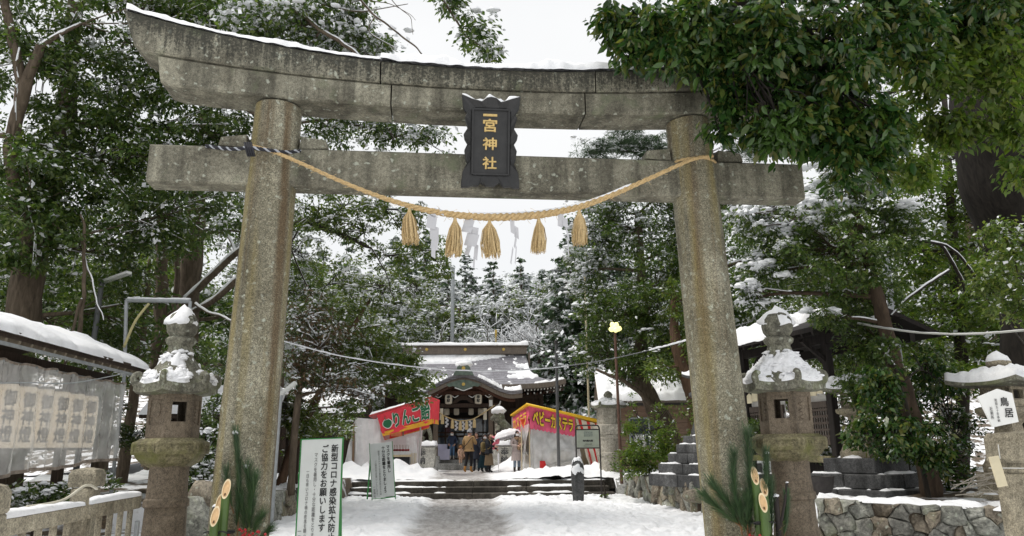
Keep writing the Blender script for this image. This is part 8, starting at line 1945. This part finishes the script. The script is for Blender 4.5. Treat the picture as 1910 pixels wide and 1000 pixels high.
# ------------------------------------------------------------------ people
skin_m = flat('skin', (.55, .33, .24), .55, var=.06); hair_m = flat('dark hair', (.02, .014, .011), .5, var=.3, scale=30); mask_m = flat('white mask cloth', (.8, .8, .8), .8, var=.03); eye_m = flat('eye', (.02, .015, .012), .2)
def body(par, joints, bones, mats, bone_mat, head=None, hands=()):
    """grow one skin over the skeleton, add the head and the fingers to the same mesh"""
    names = list(joints); ix = {n: i for i, n in enumerate(names)}
    me = bpy.data.meshes.new('body'); me.from_pydata([joints[n][0] for n in names], [(ix[a], ix[b]) for a, b in bones], [])
    o = bpy.data.objects.new('body', me); COL.objects.link(o)
    o.modifiers.new('s', 'SKIN'); sub = o.modifiers.new('u', 'SUBSURF'); sub.levels = sub.render_levels = 1
    for n in names:
        r_ = joints[n][1]; me.skin_vertices[0].data[ix[n]].radius = r_ if isinstance(r_, tuple) else (r_, r_)
        me.skin_vertices[0].data[ix[n]].use_root = (n == 'pelvis')
    dg = bpy.context.evaluated_depsgraph_get(); em = bpy.data.meshes.new_from_object(o.evaluated_get(dg)); bpy.data.objects.remove(o)
    vs = [v.co.copy() for v in em.vertices]; fs = [tuple(p.vertices) for p in em.polygons]; mi = []
    for f in fs:
        c = sum((vs[i] for i in f), Vector()) / len(f); best, bm_ = 9, 0
        for a, b in bones:
            A, B_ = Vector(joints[a][0]), Vector(joints[b][0]); d = B_ - A; t_ = max(0, min(1, (c - A).dot(d) / max(1e-6, d.length_squared))); q = (c - A - d * t_).length
            if q < best: best, bm_ = q, bone_mat.get((a, b), 0)
        mi.append(bm_)
    mb = MB(); mb.v = [tuple(v) for v in vs]; mb.f = fs; mb.mi = mi
    if head:
        c, r_, fwd_, sk = head; fwd_ = Vector(fwd_).normalized(); side = fwd_.cross(Vector((0, 0, 1))).normalized(); mb.mat(sk)
        bm = bmesh.new(); bmesh.ops.create_uvsphere(bm, u_segments=20, v_segments=14, radius=1)
        out = []
        for v in bm.verts:
            x, y, z = v.co.x, -v.co.y, v.co.z; w = .78 if z > 0 else .78 - .2 * (-z) ** 1.5; yy = y * (.92 + (.06 if y > 0 else .08))
            if y > .7 and abs(x) < .22 and -.45 < z < .1: yy += .16 * (1 - abs(x) / .22) * (1 - abs(z + .2) / .35)      # nose
            if y > .6 and .0 < z < .3 and .15 < abs(x) < .55: yy -= .07                                               # eye sockets
            if y > .5 and z < -.75: yy += .06                                                                          # chin
            if y > .7 and abs(x) < .3 and -.62 < z < -.5: yy += .04                                                    # lips
            out.append(Vector(c) + side * (x * w * r_) + fwd_ * (yy * r_) + Vector((0, 0, z * r_ * 1.18)))
        bm.verts.index_update(); mb.add(out, [[v.index for v in f.verts] for f in bm.faces]); bm.free()
        for s_ in (-1, 1): mb.blob(Vector(c) + side * (s_ * r_ * .8) - fwd_ * .01, r_ * .22, 1, .1, 1, 1, (.6, .9, 1.3))
    for (w, d, pn, sk) in hands:
        w, d, pn = Vector(w), Vector(d).normalized(), Vector(pn).normalized(); s_ = d.cross(pn).normalized(); mb.mat(sk)
        mb.tube([w - d * .02, w + d * .03, w + d * .08], [.03, .04, .036], 8)
        for k, (off, ln) in enumerate(((-.03, .07), (-.01, .08), (.01, .075), (.03, .06))):
            b = w + d * .075 + s_ * off; mb.tube([b, b + d * ln * .5 - pn * .008, b + d * ln * .8 - pn * .03, b + d * ln * .85 - pn * .05], [.0095, .009, .008, .006], 5)
        b = w + d * .025 - s_ * .035; mb.tube([b, b - s_ * .022 + d * .025, b - s_ * .02 + d * .055 - pn * .015], [.012, .01, .007], 5)
    return mb.build('body', mats, par, smooth=True, fix=False)
def figure(label, cat, loc, rz, H, top, low, shoe, arms, legs=None, hairstyle='short', hat=None, mask=True, head_turn=0.0, bulk=1.0, skirt=None, coat=None, skirt_m=None, group=None, top2=None, lean=0.0, headscale=1.0):
    """faces local -Y. arms: ((elbow, wrist), (elbow, wrist)) for x<0 and x>0, in units of a 1.7 m person"""
    k = H / 1.7; Pn = thing('person', label, 'person', loc, rz, group); S_ = lambda p: tuple(Vector(p) * k)
    hx = Vector((0, -lean * .9, 0)); J = {}
    J['pelvis'] = (S_((0, 0, .93)), (.135 * k * bulk, .105 * k * bulk)); J['belly'] = (S_((0, -lean * .3, 1.08)), (.14 * k * bulk, .11 * k * bulk)); J['chest'] = (S_((0, -lean * .7, 1.28)), (.155 * k * bulk, .115 * k * bulk)); J['neck'] = (S_((0, -lean, 1.44)), .062 * k)
    J['skull'] = (S_((0, -lean * 1.1 - .005, 1.53)), .055 * k)
    bones = [('pelvis', 'belly'), ('belly', 'chest'), ('chest', 'neck'), ('neck', 'skull')]; bmt = {('pelvis', 'belly'): 1, ('belly', 'chest'): 1, ('chest', 'neck'): 1, ('neck', 'skull'): 0}
    hands = []
    for s_, (el, wr) in zip((-1, 1), arms):
        n = 'l' if s_ < 0 else 'r'; sh = Vector((s_ * .19, -lean * .85, 1.385))
        J[n + 'sh'] = (S_(sh), .075 * k * bulk); J[n + 'el'] = (S_(el), .057 * k * bulk); J[n + 'wr'] = (S_(wr), .042 * k)
        bones += [('chest', n + 'sh'), (n + 'sh', n + 'el'), (n + 'el', n + 'wr')]; bmt[('chest', n + 'sh')] = bmt[(n + 'sh', n + 'el')] = bmt[(n + 'el', n + 'wr')] = 1
        d = (Vector(wr) - Vector(el)).normalized(); pn = Vector((s_, .0, 0)) if abs(d.x) < .7 else Vector((0, 0, 1)); pn = (pn - d * pn.dot(d)).normalized()
        hands.append((Vector(wr) * k + d * .03 * k, d, pn, 0))
    legs = legs or (((-.095, -.01, .5), (-.1, .02, .085), (-.11, -.13, .045)), ((.095, -.01, .5), (.1, .02, .085), (.11, -.13, .045)))
    for s_, (kn, an, to) in zip((-1, 1), legs):
        n = 'l' if s_ < 0 else 'r'
        J[n + 'hip'] = (S_((s_ * .09, 0, .86)), .098 * k * bulk); J[n + 'kn'] = (S_(kn), .068 * k); J[n + 'an'] = (S_(an), .052 * k); J[n + 'to'] = (S_(to), .042 * k)
        mid_ = Vector(kn).lerp(Vector(an), .62); J[n + 'sn'] = (S_(mid_), .06 * k)
        bones += [('pelvis', n + 'hip'), (n + 'hip', n + 'kn'), (n + 'kn', n + 'sn'), (n + 'sn', n + 'an'), (n + 'an', n + 'to')]
        bmt[('pelvis', n + 'hip')] = bmt[(n + 'hip', n + 'kn')] = bmt[(n + 'kn', n + 'sn')] = 2; bmt[(n + 'sn', n + 'an')] = 3; bmt[(n + 'an', n + 'to')] = 3
    a = head_turn; fw = Vector((math.sin(a), -math.cos(a), 0)); hc = Vector(S_((0, -lean * 1.25 - .02, 1.595))); hr = .098 * k * headscale
    body(Pn, J, bones, [skin_m, top, low, shoe], bmt, (hc, hr, fw, 0), hands)
    side = fw.cross(Vector((0, 0, 1)))
    for s_ in (-1, 1): MB().blob(hc + fw * hr * .86 + side * s_ * hr * .33 + Vector((0, 0, hr * .12)), hr * .11, 1, 0, 1, 1).build('eye', eye_m, Pn)
    if mask:
        mb = MB(); mb.grid(lambda u, v: hc + (fw * math.cos((u - .5) * 2.1) + side * math.sin((u - .5) * 2.1) * .86) * hr * (1.06 + .12 * math.cos((u - .5) * 2.6) * math.sin(v * 3.1)) + Vector((0, 0, hr * (-.95 + .88 * v))), 10, 5); mb.build('face_mask', mask_m, Pn, smooth=True)
    if hairstyle:
        mb = MB(); low_ = {'short': -.25, 'bob': -1.0, 'long': -2.0}[hairstyle]
        def hf(u, v):
            th = 6.283 * u; d = fw * -math.cos(th) + side * math.sin(th); fr = max(0, -math.cos(th) * -1); front = max(0, (-math.cos(th + math.pi) * -1))
            face = max(0.0, math.cos(th - math.pi)); bottom = low_ * (1 - face ** .6) + .48 * face ** .6
            z = 1.0 + (bottom - 1.0) * v; rr = math.sqrt(max(.02, 1 - max(0, z) ** 2)) if z > 0 else 1.0 - .06 * z * (1 if hairstyle != 'short' else -3)
            return hc + Vector((d.x * hr * .95 * rr, d.y * hr * 1.05 * rr, 0)) * 1.08 - fw * hr * .06 + Vector((0, 0, z * hr * 1.27))
        mb.grid(hf, 28, 14); mb.build('hair', hair_m, Pn, smooth=True)
    if hat:
        mb = MB(); M = Matrix.Identity(3); mb.lathe([(hr * 1.04, -.02), (hr * 1.12, .0), (hr * 1.12, hr * .35), (hr * 1.06, hr * .42), (hr * 1.0, hr * .75), (hr * .7, hr * 1.12), (hr * .2, hr * 1.27)], 20, hc + Vector((0, 0, hr * .12)) - fw * .005); mb.build('knit_hat', hat, Pn, smooth=True)
    if coat:                                     # skirted lower part of a coat, hanging from the waist
        m, z1, flare = coat; mb = MB(); prof = [(.152 * bulk, 1.0), (.165 * bulk, .9), (.18 * bulk + flare * .4, (z1 + .9) / 2), (.18 * bulk + flare, z1), (.165 * bulk + flare, z1 + .01)]
        mb.lathe([(r_ * k, z * k) for r_, z in prof], 26, squash=.76); mb.v = [tuple(Vector(q) * 1.0 + Vector((q[0], q[1], 0)) * .05 * math.sin(9 * math.atan2(q[1], q[0]))) for q in mb.v]; mb.build('coat_skirt', m, Pn, smooth=40)
    if skirt:
        m, z0, z1, flare = skirt; mb = MB(); n = 48; prof = [(.145, z0), (.17 + flare * .2, (z0 * 2 + z1) / 3), (.17 + flare, z1), (.15 + flare, z1 + .01)]
        mb.lathe([(r_ * k, z * k) for r_, z in prof], n, squash=.8); mb.v = [tuple(Vector(q) + Vector((q[0], q[1], 0)) * (.07 if (i % 2) else -.03) * (1 if q[2] < z0 * k - .1 else 0)) for i, q in enumerate(mb.v)]; mb.build('skirt', m, Pn)
    return Pn, k, hc, hr, fw
navy = flat('navy quilted jacket', (.02, .032, .07), .6, var=.2); jeans = flat('blue jeans', (.11, .2, .34), .8, var=.2); boots_pale = flat('pale snow boots', (.42, .4, .36), .7, var=.4)
tan = flat('tan fleece', (.36, .235, .11), .9, var=.12, scale=40, bmp=.4); black_cl = flat('black trousers', (.014, .013, .015), .85); boot_tan = flat('tan boots', (.42, .2, .05), .7); grey_knit = flat('grey knit', (.3, .31, .33), .95, var=.2, scale=60)
dark_coat = flat('dark navy coat', (.017, .022, .036), .8); black_coat = flat('black coat', (.012, .014, .018), .85); khaki = flat('khaki skirt', (.19, .14, .085), .85); teal = flat('dark teal pleated skirt', (.014, .045, .06), .8); olive = flat('olive backpack', (.17, .125, .05), .8)
mauve = flat('pale mauve down coat', (.42, .35, .33), .7, var=.08); pink = flat('pink child jacket', (.72, .18, .24), .7, var=.08); scarf_m = flat('checked scarf', (.3, .2, .12), .9, var=.9, scale=26); gjeans = flat('grey blue jeans', (.16, .2, .25), .8); dbrown = flat('dark brown boots', (.035, .024, .02), .6)
peach = flat('pale patterned playsuit', (.55, .36, .26), .8, var=.5, scale=30)
def gx(px, py, Y, z=.52): q = at(px, py, Y); return (q.x, Y, z)
rest = (((-.27, .02, 1.12), (-.25, -.08, .88)), ((.27, .02, 1.12), (.25, -.08, .88)))
PG = 'visitors before the shrine'
# child by the porch
figure('child in a navy quilted jacket, jeans and white mask on the porch step', None, (at(843, 857, 37.2).x, 37.2, .97), R(-4), 1.32, navy, jeans, boots_pale, (((-.3, .02, 1.12), (-.2, -.12, .95)), ((.3, .02, 1.12), (.2, -.12, .95))), hairstyle='short', bulk=1.12, group=PG, headscale=1.22)
# man in tan fleece, seen from behind three quarters
P_, k, hc, hr, fw = figure('man in a tan fleece jacket, grey knit hat and black trousers seen from behind', None, gx(875, 882, 32.0), R(155), 1.74, tan, black_cl, boot_tan, (((-.28, -.05, 1.15), (-.12, -.30, 1.16)), ((.29, .0, 1.13), (.16, -.26, 1.1))), legs=(((-.09, -.02, .5), (-.1, .04, .085), (-.12, -.11, .045)), ((.1, .03, .5), (.13, .16, .1), (.14, .02, .045))), hairstyle='short', hat=grey_knit, mask=True, head_turn=R(20), bulk=1.22, coat=(tan, .84, .0), group=PG)
MB().tube(resample([(-.2, -.14, 1.36 * k), (.0, -.17, 1.3 * k), (.2, -.12, 1.02 * k), (.22, .1, .98 * k), (.0, .175, 1.16 * k), (-.19, .13, 1.38 * k), (-.2, -.14, 1.36 * k)], 40), .016, 6).build('bag_strap', ink, P_, smooth=True)
# person behind him with a raised hand
P_, k, hc, hr, fw = figure('person in a dark navy coat behind the tan fleece man, raising a phone', None, gx(889, 876, 33.2), R(-15), 1.66, dark_coat, dark_coat, black_cl, (((-.29, -.12, 1.24), (-.2, -.28, 1.5)), ((.27, .02, 1.12), (.25, -.1, .9))), hairstyle='bob', mask=False, bulk=1.1, coat=(dark_coat, .55, .05), group=PG)
MB().box((-.2 * k, -.34, 1.57 * k), (.075, .012, .15), bev=.004).build('phone', flat('pale phone', (.6, .6, .64), .3), P_)
# toddler
figure('toddler in a brown knit hat and pale patterned playsuit standing behind the tan fleece man', None, gx(859, 871, 35.6, .72), R(35), .86, peach, peach, boots_pale, (((-.28, .0, 1.15), (-.26, -.12, .98)), ((.28, .0, 1.15), (.26, -.12, .98))), hairstyle='short', hat=flat('brown knit hat', (.3, .14, .05), .95), mask=False, bulk=1.2, group=PG, headscale=1.5)
# woman in black coat with khaki skirt, carrying the child in pink
P_, k, hc, hr, fw = figure('woman in a black coat and khaki skirt with olive backpack, holding a child', None, gx(912, 884, 31.6), R(62), 1.6, black_coat, black_cl, black_cl, (((-.26, -.12, 1.16), (-.1, -.34, 1.12)), ((.28, -.1, 1.12), (.08, -.36, 1.0))), hairstyle='bob', mask=False, bulk=1.2, coat=(black_coat, .82, .02), skirt=(khaki, .9, .32, .06), group=PG)
MB().box((.0, .27, 1.1 * k), (.3, .17, .42), bev=.07).build('backpack', olive, P_, smooth=True)
for s_ in (-1, 1): MB().tube(resample([(s_ * .13, .2, 1.36 * k), (s_ * .14, .0, 1.45 * k), (s_ * .15, -.17, 1.3 * k), (s_ * .15, -.12, 1.05 * k), (s_ * .13, .18, .98 * k)], 16), .017, 6).build('backpack_strap', olive, P_, smooth=True)
wloc = Vector(P_.location)
figure('dark haired child in a pink jacket carried by the woman in black', None, (wloc.x + .36, wloc.y - .12, .5 + .72), R(-110), .98, pink, pink, pink, (((-.3, -.12, 1.2), (-.16, -.36, 1.3)), ((.3, -.12, 1.2), (.18, -.36, 1.3))), legs=(((-.16, -.3, .78), (-.17, -.22, .45), (-.17, -.32, .42)), ((.16, -.3, .78), (.17, -.22, .45), (.17, -.32, .42))), hairstyle='bob', mask=False, bulk=1.25, group=PG, headscale=1.4)
UB = thing('closed_umbrella', 'closed white umbrella hanging beside the woman carrying a child', 'umbrella', (wloc.x + .40, wloc.y - .3, .5))
MB().lathe([(.006, .18), (.012, .2), (.035, .5), (.045, .72), (.02, .8), (.008, .82)], 12).build('canopy', flat('white umbrella cloth', (.72, .72, .74), .4), UB, smooth=True); MB().tube([(0, 0, .05), (0, 0, .9), (.02, 0, .97), (.05, 0, .98)], .008, 6).build('shaft', steel_post, UB)
# woman in the dark teal skirt
P_, k, hc, hr, fw = figure('woman in a dark coat and long teal pleated skirt standing left of the backpack', None, gx(903, 881, 32.3), R(30), 1.56, dark_coat, black_cl, black_cl, (((-.27, -.02, 1.13), (-.2, -.25, 1.1)), ((.27, .0, 1.12), (.2, -.2, .98))), hairstyle='long', mask=True, bulk=1.1, skirt=(teal, .92, .2, .13), group=PG)
MB().box((-.12, -.3, .86 * k), (.34, .14, .22), bev=.05).build('shoulder_bag', ink, P_, smooth=True)
# woman under the snowy umbrella
P_, k, hc, hr, fw = figure('woman in a long pale mauve down coat and checked scarf under an umbrella', None, gx(964, 880, 31.0), R(28), 1.66, mauve, gjeans, dbrown, (((-.27, -.03, 1.14), (-.1, -.27, 1.1)), ((.26, -.1, 1.16), (.06, -.29, 1.16))), hairstyle='bob', mask=True, head_turn=R(8), bulk=1.15, coat=(mauve, .5, .03), group=PG)
MB().tube(resample([(-.12, -.02, 1.42 * k), (0, -.13, 1.38 * k), (.12, -.02, 1.42 * k), (.0, .1, 1.44 * k), (-.12, -.02, 1.42 * k)], 24), .05, 8).build('scarf_loop', scarf_m, P_, smooth=True)
MB().box((.06, -.16, 1.18 * k), (.15, .05, .5), bev=.02, M=Matrix.Rotation(R(12), 4, 'Y')).build('scarf_end', scarf_m, P_, smooth=True)
MB().box((.26, -.12, .86 * k), (.08, .26, .2), bev=.03).build('shoulder_bag', ink, P_, smooth=True)
MB().tube([(.26, -.12, .95 * k), (.1, -.15, 1.2 * k), (-.16, -.05, 1.4 * k)], .012, 6).build('bag_strap', ink, P_)
for i, z in enumerate((.62, .75, .88)): MB().lathe([(.208 * k, z * k - .008), (.214 * k, z * k), (.208 * k, z * k + .008)], 26, squash=.76).build('quilt_seam', flat('mauve seam', (.33, .27, .26), .8), P_, smooth=True)
UM = thing('open_umbrella', 'open clear umbrella covered with thick snow held above the woman in mauve', 'umbrella', (P_.location.x + .04, P_.location.y + .16, .36)); UM.rotation_euler = (R(-6), R(-14), 0)
prof = lambda v: (.58 * math.sin(v * 1.25) / math.sin(1.25), 1.86 - .34 * (1 - math.cos(v * 1.25)))
def ucan(u, v): r_, z = prof(v); a = 6.283 * u; s_ = 1 - .05 * abs(math.sin(4 * a)) * v; return (r_ * math.cos(a) * s_, r_ * math.sin(a) * s_, z)
MB().grid(ucan, 48, 10).build('canopy', clear_sheet('umbrella film', (.6, .6, .64), .45, .2), UM, smooth=True)
for i in range(8):
    a = 6.283 * i / 8 + .39; MB().tube([(0, 0, 1.85)] + [(prof(v)[0] * math.cos(a), prof(v)[0] * math.sin(a), prof(v)[1] - .01) for v in (.35, .7, 1)], .006, 4).build('rib', steel_post, UM)
MB().tube([(0, 0, 1.0), (0, 0, 1.95)], .01, 6).build('shaft', steel_post, UM)
MB().tube(resample([(0, 0, 1.0), (0, 0, .93), (.03, 0, .9), (.06, 0, .94)], 10), .013, 6).build('handle', ink, UM, smooth=True)
o = snow_patch(lambda u, v: ucan(u, v * .93), 60, 16, .09, -.7, 2.5, 4, .004, lambda u, v: .9 if .02 < u < .2 and v > .55 else 0, True).build('snow_cover', snow_lump, UM, smooth=True); o['kind'] = 'stuff'
